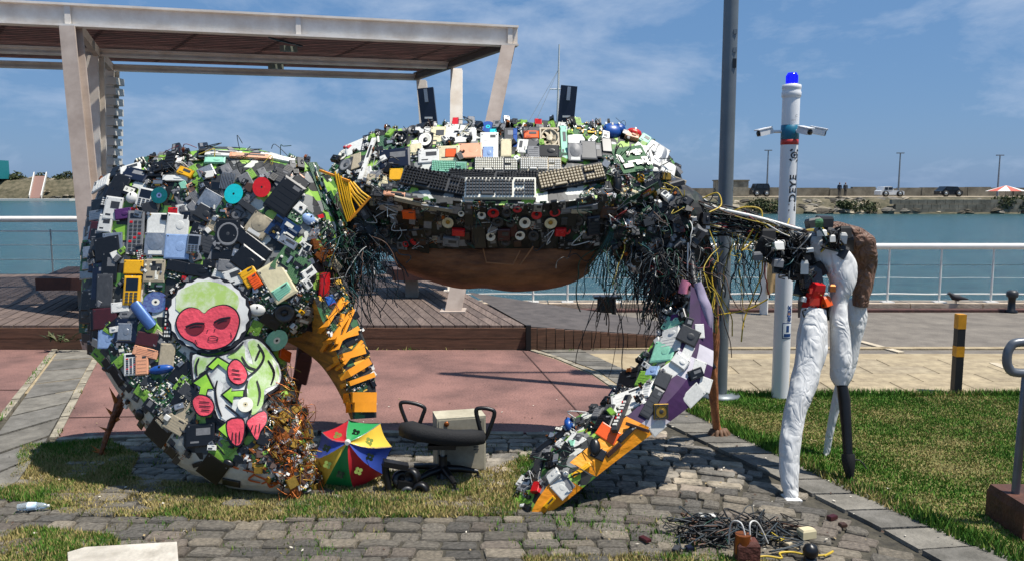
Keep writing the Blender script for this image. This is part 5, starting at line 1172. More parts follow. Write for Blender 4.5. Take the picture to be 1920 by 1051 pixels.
# coloured painted patchwork near the top centre
fill([(330, 310), (560, 305), (600, 345), (540, 350), (470, 395), (400, 410), (340, 380)], 44, [('p_lime', 4), ('p_grey', 9), ('p_dgrey', 6), ('p_salmon', 2), ('p_mint', 2), ('conn', 2), ('p_silver', 2)], 14, 28, lambda x, y: 35, CL, dmin=.8)
fill([(200, 300), (300, 285), (420, 275), (600, 300), (600, 318), (400, 308), (250, 330), (190, 370)], 46, [('p_black', 5), ('p_dgrey', 4), ('pcb', 4), ('p_white', 2), ('conn', 5), ('p_grey', 2), ('p_lime', 1)], 12, 24, lambda x, y: 10, CL, dmin=.7, t=(.02, .05))
fill([(190, 310), (640, 310), (655, 500), (600, 610), (540, 640), (470, 640), (450, 540), (390, 515), (330, 540), (300, 620), (170, 640), (175, 480)], 34, mix, 16, 30, angL, CL, (MONK,), dmin=.78, lift=.01)
fill([(170, 600), (330, 600), (360, 700), (360, 790), (440, 840), (330, 800), (260, 740), (200, 690)], 52, [('pcb', 8), ('pcb2', 5), ('p_black', 5), ('p_dgrey', 3), ('p_lime', 4), ('conn', 3), ('p_white', 1), ('p_silver', 2), ('p_beige', 1.5)], 16, 32, lambda x, y: -40, CL, (MONK, bottomwhite), dmin=.6)
fill([(440, 560), (640, 500), (650, 460), (610, 600), (560, 630), (530, 650), (480, 640)], 40, [('pcb', 9), ('pcb2', 6), ('conn', 5), ('p_lime', 1), ('p_white', 1), ('p_black', 2)], 14, 26, lambda x, y: -40, CL, (MONK,), dmin=.55)
fill([(585, 318), (652, 345), (668, 440), (652, 510), (612, 490), (600, 400)], 60, [('pcb', 9), ('pcb2', 6), ('conn', 4), ('p_black', 3), ('p_brown', 1)], 12, 24, lambda x, y: -50, CL, (), dmin=.45)
fill([(160, 420), (186, 380), (192, 670), (166, 640)], 34, [('p_black', 6), ('p_navy', 4), ('p_dgrey', 5), ('p_maroon', 1), ('p_silver', 2), ('pcb', 3)], 16, 28, lambda x, y: 0, CL, (), dmin=.5, t=(.01, .02))
fill([(190, 660), (225, 690), (300, 800), (360, 860), (340, 870), (240, 765)], 14, [('conn', 2), ('p_black', 5), ('p_dgrey', 3)], 8, 16, lambda x, y: -40, CL, (), dmin=.8, t=(.004, .01))
# brass and copper crumple at the claw tip
fill([(530, 720), (560, 740), (580, 820), (600, 920), (540, 925), (490, 890), (440, 850), (480, 830), (510, 780)], 95, [('conn_cu', 8), ('p_copper', 3), ('p_brown', 2), ('pcb', 3), ('conn', 3), ('p_gold', 2), ('p_silver', 1), ('p_black', 1)], 9, 20, lambda x, y: U(0, 180), CL, (MONK,), dmin=.45, t=(.01, .04), tilt=.3)
# small bits over everything
fill(full, 150, [('conn', 8), ('pcb', 5), ('p_white', 3), ('p_black', 5), ('p_silver', 2), ('p_lime', 1), ('p_yellow', .4), ('p_red', .5), ('p_blue', .4), ('p_orange', .2), ('p_grey', 3), ('conn_cu', 1)], 7, 14, lambda x, y: U(0, 180), CL, (MONK, bottomwhite), dmin=.5, t=(.015, .03), tilt=.15, lift=.006)
# --- body pieces
SB = [shell]
HB = [('kb_mint', 842, 318, 66, 24, -3, .03), ('kb_cream', 930, 313, 82, 28, 0, .03), ('kb_cream2', 1013, 312, 78, 26, 0, .03), ('kb_black', 905, 334, 130, 22, -4, .03), ('kb_black', 1000, 334, 120, 20, 3, .03),
      ('kb_black', 818, 343, 128, 34, -15, .04), ('kb_white', 938, 357, 134, 38, 0, .045), ('kb_mix', 1070, 336, 126, 34, 15, .045),
      ('p_navy', 741, 299, 56, 34, 6, .02), ('p_yellow', 743, 331, 24, 22, 0, .03), ('pcb', 722, 274, 44, 36, 15, .02), ('fan', 752, 264, 26, 24, 0, .03), ('spk_sq', 798, 267, 28, 28, 0, .03), ('spk_dark', 774, 246, 22, 18, 0, .03),
      ('p_white', 796, 248, 34, 14, 0, .015), ('p_cream', 822, 258, 30, 34, 0, .015), ('p_white', 864, 256, 58, 40, 0, .012), ('pcbb', 866, 254, 28, 14, 4, .025), ('p_white', 805, 295, 40, 24, 4, .015), ('p_cream', 842, 290, 40, 28, 3, .015), ('p_orange', 845, 290, 20, 16, 0, .02), ('p_salmon', 882, 285, 44, 26, 4, .015), ('p_white', 917, 276, 34, 50, 0, .012), ('p_lblue', 915, 290, 20, 24, 0, .02), ('p_cream', 949, 281, 20, 32, 0, .02), ('cd_blue', 915, 240, 26, 20, 0, .02), ('p_cyan', 925, 252, 14, 12, 0, .02),
      ('p_dgrey', 955, 258, 20, 28, 0, .02), ('p_blue', 966, 262, 8, 34, 0, .02), ('p_dgrey', 998, 262, 36, 40, 0, .02), ('p_orange', 996, 259, 28, 14, 0, .035), ('p_lime', 1000, 239, 36, 8, 0, .02), ('fan_w', 1030, 264, 36, 34, 0, .035), ('p_black', 1028, 286, 40, 22, 0, .02), ('p_grey', 1000, 288, 24, 22, 0, .02), ('p_mint', 1057, 270, 12, 60, 0, .02), ('p_white', 1080, 265, 32, 18, 0, .02), ('drive', 1078, 288, 28, 34, 0, .02), ('p_dgrey', 1103, 285, 30, 34, 0, .02), ('p_black', 1137, 276, 18, 26, 0, .02), ('p_black', 1115, 285, 26, 28, 0, .02),
      ('mouse_blue', 1146, 249, 40, 22, 0, .05), ('mouse_blue', 1160, 247, 24, 20, 30, .05), ('mouse_red', 1187, 255, 34, 14, -15, .05), ('p_salmon', 1183, 259, 26, 10, -15, .04), ('pcb2', 1095, 246, 40, 18, 0, .02), ('pcb2', 1118, 248, 30, 20, 0, .02), ('p_mint', 1207, 265, 20, 16, -40, .03),
      ('p_white', 1228, 280, 34, 18, -35, .02), ('drive', 1236, 298, 26, 40, -30, .02), ('p_white', 1250, 320, 28, 22, -20, .03), ('p_gold', 1247, 332, 16, 14, 0, .03), ('p_white', 1216, 300, 16, 50, 15, .02), ('p_white', 1264, 296, 20, 16, -20, .06), ('pcb2', 1185, 300, 56, 50, 25, .02), ('pcb2', 1200, 335, 50, 44, 15, .02), ('p_yellow', 1199, 336, 12, 14, 0, .03), ('mouse_black', 1155, 345, 20, 44, 0, .05), ('pcb', 1205, 378, 72, 40, 22, .02), ('p_black', 1222, 350, 32, 24, 20, .03), ('pcb', 1140, 300, 30, 14, 5, .03),
      ('spk', 644, 292, 22, 22, 0, .02), ('p_white', 672, 276, 46, 20, 20, .01), ('spk_sqd', 650, 312, 24, 24, 0, .02), ('p_white', 690, 300, 8, 80, -10, .02), ('p_silver', 714, 375, 50, 8, -12, .02), ('p_beige', 770, 376, 60, 8, -12, .02), ('p_silver', 820, 388, 60, 7, -8, .02), ('p_grey', 1080, 390, 80, 10, 6, .02), ('p_salmon', 740, 366, 40, 8, -8, .02)]
for (k, x, y, w_, h_, a, t_) in HB:
    if put(k, x, y, w_, h_, a, t_, SB, lift=.004): placed.append((x, y, min(w_, h_) * .45 + 3))
kbz = [(760, 308), (1122, 303), (1122, 345), (1000, 378), (870, 376), (765, 348)]
top = [(620, 320), (650, 275), (700, 252), (760, 238), (1000, 230), (1120, 233), (1195, 250), (1250, 285), (1276, 330), (1260, 372), (1140, 380), (1130, 310), (760, 300), (700, 380), (640, 350)]
tiles((950, 1290), 900, 1075, (18, 30), (18, 40), top, mixg + [('p_white', 5), ('p_cream', 3)], -90, SB, (kbz,))
fill(top, 26, mix + [('p_white', 8), ('p_cream', 3), ('pcb2', 6), ('pcb', 4)], 16, 28, lambda x, y: (8 if x < 760 else (-15 if x > 1150 else 0)), SB, (kbz,), dmin=.6)
fill([(640, 240), (1276, 225), (1276, 300), (1180, 246), (760, 242), (650, 285)], 50, [('conn', 6), ('pcb', 3), ('p_black', 3), ('p_lime', 2), ('p_red', .6), ('p_grey', 1)], 9, 18, lambda x, y: 0, SB, (), dmin=.4, t=(.02, .05), tilt=.4)
fill(top, 70, [('conn', 8), ('pcb', 4), ('p_white', 4), ('p_black', 5), ('p_silver', 3), ('p_lime', 2), ('p_grey', 2), ('pcb2', 3)], 7, 14, lambda x, y: U(0, 180), SB, (kbz,), dmin=.5, t=(.02, .04), tilt=.25, lift=.008)
fill([(700, 362), (760, 376), (860, 384), (1000, 385), (1120, 374), (1195, 380), (1195, 392), (1000, 392), (860, 391), (760, 386), (690, 380)], 60, [('p_dgrey', 5), ('conn', 5), ('pcb', 4), ('p_silver', 3), ('p_black', 5), ('p_lime', .7), ('p_brown', 1)], 10, 20, lambda x, y: 0, SB, (), dmin=.4)
fill([(1110, 340), (1200, 340), (1200, 385), (1090, 378)], 26, [('pcb', 5), ('pcb2', 3), ('conn', 5), ('p_black', 3), ('p_gold', 1)], 12, 22, lambda x, y: 20, SB, (), dmin=.5)
fill([(690, 330), (765, 330), (765, 378), (690, 362)], 24, [('pcb', 4), ('p_dgrey', 3), ('conn', 5), ('p_black', 4), ('p_beige', 1)], 12, 22, lambda x, y: -10, SB, (), dmin=.5)
# mouth underside with speakers
HS = [('spk', 797, 387, 16, 12), ('spk_cream', 840, 415, 26, 24), ('spk', 865, 398, 14, 13), ('spk', 903, 401, 20, 18), ('spk', 920, 441, 22, 20), ('spk', 984, 415, 26, 24), ('spk_cream', 1032, 416, 28, 24), ('spk', 975, 439, 22, 20), ('spk_red', 925, 397, 26, 20), ('spk_red', 1006, 400, 24, 20), ('spk_red', 1040, 396, 24, 18), ('spk_dark', 950, 396, 22, 20), ('spk_dark', 933, 414, 26, 22), ('spk_dark', 957, 416, 20, 18), ('p_red', 860, 432, 24, 12), ('p_red', 1050, 432, 20, 14), ('spk_dark', 1000, 440, 24, 22), ('spk_dark', 880, 450, 20, 18), ('spk_dark', 948, 450, 22, 20), ('p_black', 898, 440, 28, 44), ('p_grey', 846, 450, 30, 16), ('p_maroon', 945, 436, 24, 22), ('spk_red', 970, 390, 20, 14), ('p_navy', 1112, 420, 24, 36), ('p_beige', 1085, 392, 30, 8), ('p_orange', 768, 399, 24, 16), ('p_silver', 735, 385, 44, 12), ('spk_sqd', 722, 432, 22, 20), ('p_silver', 727, 447, 22, 10), ('p_brown', 1140, 395, 30, 20), ('pcb', 1160, 440, 30, 24)]
for (k, x, y, w_, h_) in HS:
    if put(k, x, y, w_, h_, U(-8, 8), .03, SB, lift=.006): placed.append((x, y, w_ * .45))
fill([(690, 390), (1090, 392), (1200, 390), (1180, 460), (740, 462), (700, 430)], 90, [('spk_dark', 6), ('p_black', 6), ('p_dgrey', 4), ('spk_red', 2), ('p_grey', 4), ('conn', 4), ('p_maroon', 1), ('pcb', 2), ('p_brown', 1)], 12, 24, lambda x, y: 0, SB, (), dmin=.55)
# arms / shoulder
fill([(632, 352), (668, 345), (705, 372), (722, 420), (735, 470), (700, 462), (668, 470), (640, 450)], 30, [('p_black', 6), ('p_dgrey', 4), ('conn', 5), ('pcb', 3)], 12, 26, lambda x, y: 30, [armL], (), dmin=.5)
fill([(1130, 385), (1200, 372), (1262, 345), (1335, 395), (1330, 450), (1302, 500), (1280, 545), (1262, 615), (1243, 618), (1238, 560), (1215, 520), (1150, 470)], 110, [('p_black', 5), ('p_dgrey', 4), ('conn', 9), ('pcb', 6), ('p_white', .6), ('p_grey', 1.5), ('p_maroon', 1)], 10, 26, lambda x, y: U(0, 90), [shR], (), dmin=.45, t=(.02, .07), tilt=.5)
# --- right claw pieces
RCs = [clawR]
HR = [('p_white', 1262, 628, 34, 22, -12, .03), ('p_mint', 1247, 660, 40, 40, -25, .02), ('p_white', 1259, 645, 42, 34, -20, .02), ('p_white', 1180, 752, 66, 34, -8, .02), ('rem', 1168, 778, 10, 70, -38, .04), ('p_black', 1180, 712, 38, 36, -20, .02), ('conn', 1190, 700, 30, 24, -20, .03), ('p_lime', 1210, 712, 24, 30, -30, .02), ('p_lblue', 1225, 697, 22, 18, -25, .02), ('p_dgrey', 1242, 712, 26, 30, -30, .02), ('p_dgrey', 1222, 755, 20, 60, -35, .02), ('p_dgrey', 1290, 630, 38, 30, -30, .03), ('p_mint', 1270, 604, 34, 18, 0, .03), ('p_purple', 1275, 596, 26, 12, -15, .03), ('p_white', 1275, 678, 30, 20, -40, .03), ('tube_red', 1005, 852, 34, 12, 10, .03), ('mouse_blue', 1068, 797, 18, 20, 0, .04), ('tube_black', 1035, 830, 50, 12, 42, .03), ('p_dgrey', 1010, 880, 16, 44, -20, .02), ('p_red', 1010, 915, 14, 20, -25, .03), ('p_white', 1022, 826, 30, 14, 40, .03), ('mouse_black', 986, 890, 18, 26, 0, .04), ('mouse_black', 1115, 838, 24, 32, 0, .03), ('mouse_white', 1060, 888, 12, 10, 0, .03), ('p_white', 1040, 893, 26, 14, 40, .02), ('conn', 1085, 800, 30, 24, 0, .03), ('p_gold', 1238, 770, 26, 28, 0, .015), ('fan', 1238, 770, 24, 26, 0, .02), ('p_black', 1303, 700, 26, 18, 20, .02), ('p_black', 1135, 795, 30, 26, -35, .03), ('tube_pink', 1288, 540, 22, 16, 90, .04), ('conn', 1280, 570, 24, 26, 0, .05)]
for (k, x, y, w_, h_, a, t_) in HR:
    if put(k, x, y, w_, h_, a, t_, RCs, lift=.004): placed.append((x, y, min(w_, h_) * .5))
for (x, y, w_, h_, a) in ((1285, 668, 18, 44, -30), (1322, 720, 22, 26, -20), (1232, 800, 30, 20, 38), (1262, 690, 26, 50, -58), (1300, 740, 26, 40, -50), (1258, 790, 70, 22, 38), (1310, 690, 22, 30, -20), (1312, 620, 16, 26, 0)):
    if put('p_white', x, y, w_, h_, a, .006, RCs, var=0): placed.append((x, y, 10))
ang_ = lambda x, y: -35
RUP = [(1262, 545), (1292, 545), (1296, 600), (1280, 650), (1228, 735), (1150, 790), (1090, 820), (1040, 880), (1000, 940), (985, 990), (972, 950), (985, 895), (1010, 845), (1050, 800), (1145, 748), (1215, 655)]
tiles((604, 324), 560, 800, (16, 30), (16, 34), RUP, [('pcb', 7), ('p_black', 6), ('p_dgrey', 4), ('p_white', 5), ('p_lime', 3), ('conn', 2), ('p_mint', 2), ('ph', 2), ('p_silver', 3), ('p_grey', 3), ('pcb2', 4)], 0, RCs, swap=True)
fill([(1262, 545), (1292, 545), (1292, 600), (1270, 655), (1225, 735), (1150, 790), (1090, 820), (1040, 880), (1000, 940), (985, 990), (972, 950), (985, 895), (1010, 845), (1050, 800), (1145, 748), (1215, 655)], 30, [('pcb', 6), ('p_black', 6), ('p_dgrey', 4), ('p_white', 4), ('p_lime', 1.5), ('conn', 7), ('p_grey', 2), ('p_mint', 2), ('ph', 2), ('p_silver', 2), ('p_red', .5), ('cas', 1)], 12, 26, ang_, RCs, (), dmin=.5, t=(.015, .045), tilt=.15)
fill([(1262, 545), (1292, 545), (1292, 600), (1270, 655), (1225, 735), (1150, 790), (1090, 820), (1040, 880), (1000, 940), (985, 990), (972, 950), (985, 895), (1010, 845), (1050, 800), (1145, 748), (1215, 655)], 50, [('conn', 8), ('p_white', 3), ('p_black', 4), ('p_lime', .7), ('p_silver', 2)], 6, 12, lambda x, y: U(0, 180), RCs, (), dmin=.4, t=(.02, .04), tilt=.3, lift=.01)
# orange ribs (bucket pieces) on the lower facet

for (k, x, y, w_, h_, a) in (('p_white', 1052, 915, 26, 34, 45), ('p_grey', 1060, 900, 14, 40, 45), ('p_black', 1122, 850, 26, 20, -30), ('p_brown', 1150, 842, 34, 8, 38), ('p_black', 1175, 812, 10, 40, -50), ('p_yellow', 1030, 940, 26, 8, 45), ('p_yellow', 1090, 880, 40, 8, 38), ('p_brown', 1195, 800, 44, 6, -20), ('p_orange', 1140, 812, 40, 26, -38)):
    put(k, x, y, w_, h_, a, .012, RCs)
# --- finger pieces
FS = [finger]
fill([(600, 560), (640, 530), (680, 610), (705, 700), (706, 782), (662, 782), (645, 700), (620, 640)], 26, [('p_black', 6), ('pcb', 5), ('p_yellow', 1), ('conn', 4), ('p_mint', 1), ('p_white', .6), ('p_blue', .5)], 10, 20, lambda x, y: 30, FS, (), dmin=.6, t=(.006, .016))
oy = mat('orange_plank', '#e8920e', .5, var=.2)
for (x0, y0, x1, y1, w_) in ((612, 640, 668, 625, 7), (636, 690, 676, 640, 5), (608, 655, 655, 585, 6), (632, 672, 690, 655, 11), (644, 705, 699, 672, 12), (630, 640, 676, 612, 8), (612, 600, 655, 560, 5), (648, 720, 702, 700, 6), (626, 655, 640, 590, 5), (645, 722, 700, 702, 8), (651, 744, 704, 744, 17), (656, 762, 704, 762, 17), (658, 779, 705, 779, 14), (618, 690, 690, 640, 5), (604, 620, 640, 560, 6), (630, 655, 660, 582, 4)):
    L1 = []; pd = Vector((-(y1 - y0), x1 - x0)).normalized() * w_ * .55
    for q_ in range(8):
        x = x0 + (x1 - x0) * q_ / 7; y = y0 + (y1 - y0) * q_ / 7; r1_, r2_ = hit(x + pd.x, y + pd.y, FS), hit(x - pd.x, y - pd.y, FS)
        if r1_ and r2_: L1.append((r1_[0] + r1_[1] * .024, r2_[0] + r2_[1] * .024, r1_[1]))
    if len(L1) > 1:
        k = len(L1); vs = [p[0] for p in L1] + [p[1] for p in L1] + [p[0] - p[2] * .02 for p in L1] + [p[1] - p[2] * .02 for p in L1]
        fs = [(i, i + 1, k + i + 1, k + i) for i in range(k - 1)] + [(i, i + 1, 2 * k + i + 1, 2 * k + i) for i in range(k - 1)] + [(k + i, k + i + 1, 3 * k + i + 1, 3 * k + i) for i in range(k - 1)]
        MB().add(vs, fs).build('yellow_strap', oy, finger)
    if False: MB().bar(a[0] + a[1] * .022, b2[0] + b2[1] * .022, w_ / FPX * 4.7, .008, 0, (a[1] + b2[1]).normalized()).build('yellow_strap', oy, finger)
for (x, y) in ((560, 655), (600, 690)):
    pass
# yellow plastic cords between arm and claw
ycord = mat('yellow_cord', '#e8b00c', .45, var=.15)
for i in range(11):
    t_ = i / 10; a = at(602 + t_ * 60, 324 + t_ * 18, 4.72); b2 = at(648 + t_ * 46, 412 - t_ * 40, 4.70)
    if i < 6: a = at(628 + i * 5, 322 + i * 4, 4.70); b2 = at(652 + i * 3, 416 - i * 2, 4.70)
    MB().tube([a, (a + b2) / 2 + Vector((U(-.01, .01), -.01, -.01)), b2], .0065, 5).build('yellow_cord', ycord, armL)
MB().bar(at(600, 320, 4.74), at(655, 340, 4.70), .03, .012).build('yellow_strap', oy, armL); MB().bar(at(694, 370, 4.70), at(655, 414, 4.70), .02, .012).build('yellow_strap', oy, armL)
# eyes: two upright black handsets
for (xb, yb, xt, yt, w_) in ((806, 236, 798, 166, 28), (1060, 234, 1067, 162, 29)):
    a, b2 = at(xb, yb, 5.28), at(xt, yt, 5.28); ey = MB().bar(a, b2, w_ / FPX * 5.45, .05, 0, Vector((0, 1, 0))).build('eye_handset', M['navy'], crab)
    MB().bar(a.lerp(b2, .62) + Vector((0, -.03, 0)), a.lerp(b2, .97) + Vector((0, -.03, 0)), .022, .012, 0, Vector((0, 1, 0))).build('silver_clip', M['silver'], ey)
    MB().box(a.lerp(b2, .2) + Vector((0, -.028, 0)), (.05, .008, .012)).build('label_strip', M['white'], ey)
# --- painted monkey on the claw
def patch(pts, off, m, name, step=9, smooth=3, ragged=0, skirt=False):
    poly = [(p.x + U(-ragged, ragged), p.y + U(-ragged, ragged)) for p in catmull([(x, y, 0) for x, y in pts], smooth, True)]
    V2, F2 = cdt(poly, step); vs = []
    for v in V2:
        r_ = hit(v.x, v.y, CL); d = ray(v.x, v.y).normalized()
        vs.append(r_[0] - d * off if r_ else at(v.x, v.y, YL(v.x, v.y) - .1) - d * off)
    fs = [tuple(f) for f in F2]; f0 = fs[0]
    if (vs[f0[1]] - vs[f0[0]]).cross(vs[f0[2]] - vs[f0[0]]).y > 0: fs = [f[::-1] for f in fs]
    mb = MB().add(vs, fs, 0, True)
    if skirt:
        n_ = len(poly); k = len(vs); d = [ray(*p).normalized() for p in poly]; vs2 = [vs[i] + d[i] * (off + .01) for i in range(n_)]
        mb.add(vs[:n_] + vs2, [(i, (i + 1) % n_, n_ + (i + 1) % n_, n_ + i) for i in range(n_)])
    return mb.build(name, m, claw)
def stroke(pts, w_, off, m, name='painted_line'):
    P = [Vector((p.x, p.y)) for p in catmull([(x, y, 0) for x, y in pts], 4)]; L1 = []; R1 = []
    for i, p in enumerate(P):
        d = (P[min(i + 1, len(P) - 1)] - P[max(i - 1, 0)]).normalized(); n_ = Vector((-d.y, d.x)) * w_ / 2 * (.5 + .5 * sin(pi * min(1, max(0, (i + .6) / len(P)))))
        L1.append(p + n_); R1.append(p - n_)
    vs = []
    for v in L1 + R1:
        r_ = hit(v.x, v.y, CL); d = ray(v.x, v.y).normalized(); vs.append((r_[0] if r_ else at(v.x, v.y, YL(v.x, v.y) - .1)) - d * off)
    n_ = len(P); return MB().add(vs, [(i, i + 1, n_ + i + 1, n_ + i) for i in range(n_ - 1)]).build(name, m, claw)
z4 = lambda L_: [(160 + x / 2.627, 560 + y / 2.627) for x, y in L_]
z3 = lambda L_: [(160 + x / 2.841, 270 + y / 2.841) for x, y in L_]
pblk = mat('paint_black', '#15121a', .5); pfur = mat('paint_fur', '#a9c56a', .6, col2='#d3d8c2', scale=9, ramp=(.36, .56)); pgrn = mat('paint_green_fur', '#8fb45a', .6, col2='#c9cfbd', scale=12, ramp=(.3, .56))
pwht = mat('paint_white', '#dedcd6', .55, col2='#a9a6a8', scale=8, ramp=(.3, .5)); ppnk = mat('paint_pink', '#e8505f', .5, var=.28, scale=14, bump=.3); plime = mat('paint_lime', '#a5d944', .5, col2='#7fb83a', scale=9); pdred = mat('paint_dark_red', '#6d1420', .5)
bfill = [(530, 275), (600, 285), (700, 272), (775, 205), (845, 198), (900, 245), (942, 300), (965, 372), (945, 428), (880, 475), (868, 540), (884, 596), (850, 660), (800, 600), (770, 700), (710, 690), (695, 610), (655, 585), (635, 540), (590, 565), (550, 550), (530, 495), (562, 455), (535, 400)]
body = z4([(520, 262), (600, 275), (700, 262), (780, 190), (850, 185), (905, 235), (950, 295), (978, 370), (958, 435), (890, 485), (878, 545), (896, 600), (885, 655), (848, 695), (805, 650), (785, 610), (790, 660), (770, 715), (730, 725), (700, 690), (690, 620), (650, 595), (632, 550), (590, 578), (545, 560), (522, 495), (552, 455), (525, 400), (520, 320)])
patch(body, .030, pblk, 'monkey_body_outline', 9, 3, 1.6, True)
patch(z4(bfill), .0335, mat('paint_shade', '#8a8a8e', .55, col2='#d4d6cf', scale=9, ramp=(.42, .56)), 'monkey_body', 9)
head = [(392 + 79 * cos(a), 590 + 72 * sin(a)) for a in [2 * pi * i / 22 for i in range(22)]]
patch(head, .036, pblk, 'monkey_head_outline', 10, 2, 1.2, True)
patch([(391 + 76 * cos(a) * (1 if i % 2 else .955), 589 + 69 * sin(a) * (1 if i % 2 else .95)) for i, a in enumerate([2 * pi * i / 44 for i in range(44)])], .041, pwht, 'monkey_fur', 9, 1, .8)
patch([(388 + 60 * cos(a), 566 + 38 * sin(a)) for a in [2 * pi * i / 20 for i in range(20)]], .045, pfur, 'monkey_forehead', 9, 1, 2)
face = z4([(585, 72), (555, 50), (510, 45), (470, 70), (450, 115), (462, 160), (490, 192), (532, 212), (560, 236), (625, 246), (690, 228), (728, 195), (748, 150), (756, 100), (735, 55), (690, 32), (640, 38), (605, 55)])
fcx = sum(p[0] for p in face) / len(face); fcy = sum(p[1] for p in face) / len(face)
patch([(fcx + (x - fcx) * 1.05, fcy + (y - fcy) * 1.06) for x, y in face], .049, pblk, 'monkey_face_outline', 8); patch(face, .053, ppnk, 'monkey_face', 8)
for e in ([(495, 135), (540, 117), (585, 120), (582, 150), (545, 176), (508, 165)], [(633, 112), (665, 95), (714, 88), (706, 120), (680, 142), (645, 136)]):
    patch(z4(e), .057, pdred, 'monkey_eye', 6); 
stroke(z4([(492, 136), (540, 118), (588, 118)]), 3, .060, pblk); stroke(z4([(632, 114), (668, 96), (716, 88)]), 3, .060, pblk); stroke(z4([(512, 140), (545, 132), (575, 134)]), 2, .060, pblk); stroke(z4([(650, 118), (675, 106), (700, 104)]), 2, .060, pblk)
for s_ in ([(606, 188), (628, 182), (650, 188), (648, 202), (608, 204), (606, 188)], [(598, 160), (604, 150)], [(640, 145), (634, 156)], [(715, 165), (722, 190)], [(540, 200), (552, 225)]): stroke(z4(s_), 1.8, .058, pblk)
# body fields
for pts, m, nm in (([(800, 215), (845, 202), (895, 250), (938, 310), (955, 370), (935, 420), (885, 442), (880, 480), (868, 530), (820, 570), (800, 500), (800, 420), (830, 360), (820, 290)], pgrn, 'monkey_limb'), ([(548, 285), (600, 290), (640, 285), (600, 330), (575, 365), (545, 375), (535, 340)], pgrn, 'monkey_limb'), ([(640, 400), (680, 420), (670, 470), (700, 520), (745, 555), (740, 590), (700, 600), (665, 575), (645, 520), (636, 450)], pwht, 'monkey_limb'),
                   ([(700, 285), (780, 225), (790, 300), (840, 330), (820, 360), (790, 340), (760, 300)], pgrn, 'monkey_chest'), ([(555, 455), (620, 445), (645, 480), (640, 540), (620, 480)], pwht, 'monkey_chest'), ([(780, 450), (800, 440), (805, 500), (815, 545), (790, 500)], pwht, 'monkey_chest')):
    patch(z4(pts), .036, m, nm, 8)
for pts in ([(606, 332), (652, 288), (722, 330), (700, 355), (655, 318), (628, 345)], [(534, 412), (594, 370), (628, 440), (602, 440), (592, 475), (560, 466), (568, 432)], [(678, 470), (722, 436), (718, 455), (778, 450), (775, 478), (730, 478), (726, 512)], [(655, 640), (692, 610), (700, 680)]):
    cx = sum(p[0] for p in pts) / len(pts); cy = sum(p[1] for p in pts) / len(pts)
    patch(z4([(cx + (x - cx) * 1.25, cy + (y - cy) * 1.3) for x, y in pts]), .040, pblk, 'arrow_outline', 8, 1); patch(z4(pts), .044, plime, 'painted_arrow', 8, 1)
for pts, fl_ in (([(705, 335), (735, 300), (770, 318), (796, 370), (778, 410), (740, 415), (708, 385)], [[(722, 345), (760, 352)], [(720, 365), (765, 372)], [(728, 388), (768, 392)]]), ([(530, 500), (560, 474), (610, 488), (632, 530), (612, 566), (570, 572), (542, 545)], [[(560, 505), (612, 508)], [(560, 525), (618, 528)], [(570, 545), (612, 548)]]), ([(702, 602), (770, 590), (782, 640), (766, 708), (735, 716), (705, 670)], [[(725, 655), (722, 700)], [(742, 655), (742, 712)], [(760, 650), (758, 705)]]), ([(800, 598), (880, 552), (892, 602), (862, 650), (845, 692), (812, 640)], [[(825, 620), (815, 645)], [(842, 618), (835, 665)], [(860, 610), (855, 655)]])):
    cx = sum(p[0] for p in pts) / len(pts); cy = sum(p[1] for p in pts) / len(pts)
    patch(z4([(cx + (x - cx) * 1.14, cy + (y - cy) * 1.14) for x, y in pts]), .046, pblk, 'hand_outline', 7); patch(z4(pts), .050, ppnk, 'monkey_hand', 7)
    for f in fl_: stroke(z4(f), 2.2, .054, pblk)
for s_ in ([(850, 220), (880, 280), (850, 340), (800, 380)], [(900, 300), (930, 360), (915, 420)], [(790, 480), (815, 540), (805, 580)], [(700, 270), (740, 250), (780, 210)], [(560, 290), (545, 330), (550, 380)], [(845, 400), (860, 460), (850, 520)], [(640, 292), (618, 330), (600, 350), (560, 372)], [(650, 400), (640, 450), (650, 520), (672, 578)], [(690, 520), (730, 552), (760, 580)], [(800, 400), (790, 450), (800, 520), (818, 560)], [(770, 280), (800, 330), (840, 345)], [(860, 250), (838, 300)], [(620, 545), (640, 585)], [(548, 405), (540, 450)]): stroke(z4(s_), 4.5, .041, pblk)
put('cd_cream', 461, 760, 26, 26, 0, .02, CL, lift=.05)
# orange graffiti scribble on the white underside near the tip
gor = mat('graffiti_orange', '#b5541c', .6)
for s_ in ([(455, 880), (478, 886), (466, 898), (488, 904)], [(478, 890), (500, 900), (490, 906)], [(500, 895), (506, 912), (522, 904)], [(520, 900), (536, 918), (545, 906), (562, 920)], [(448, 878), (436, 874)]): stroke(s_, 4, .012, gor, 'painted_scribble')
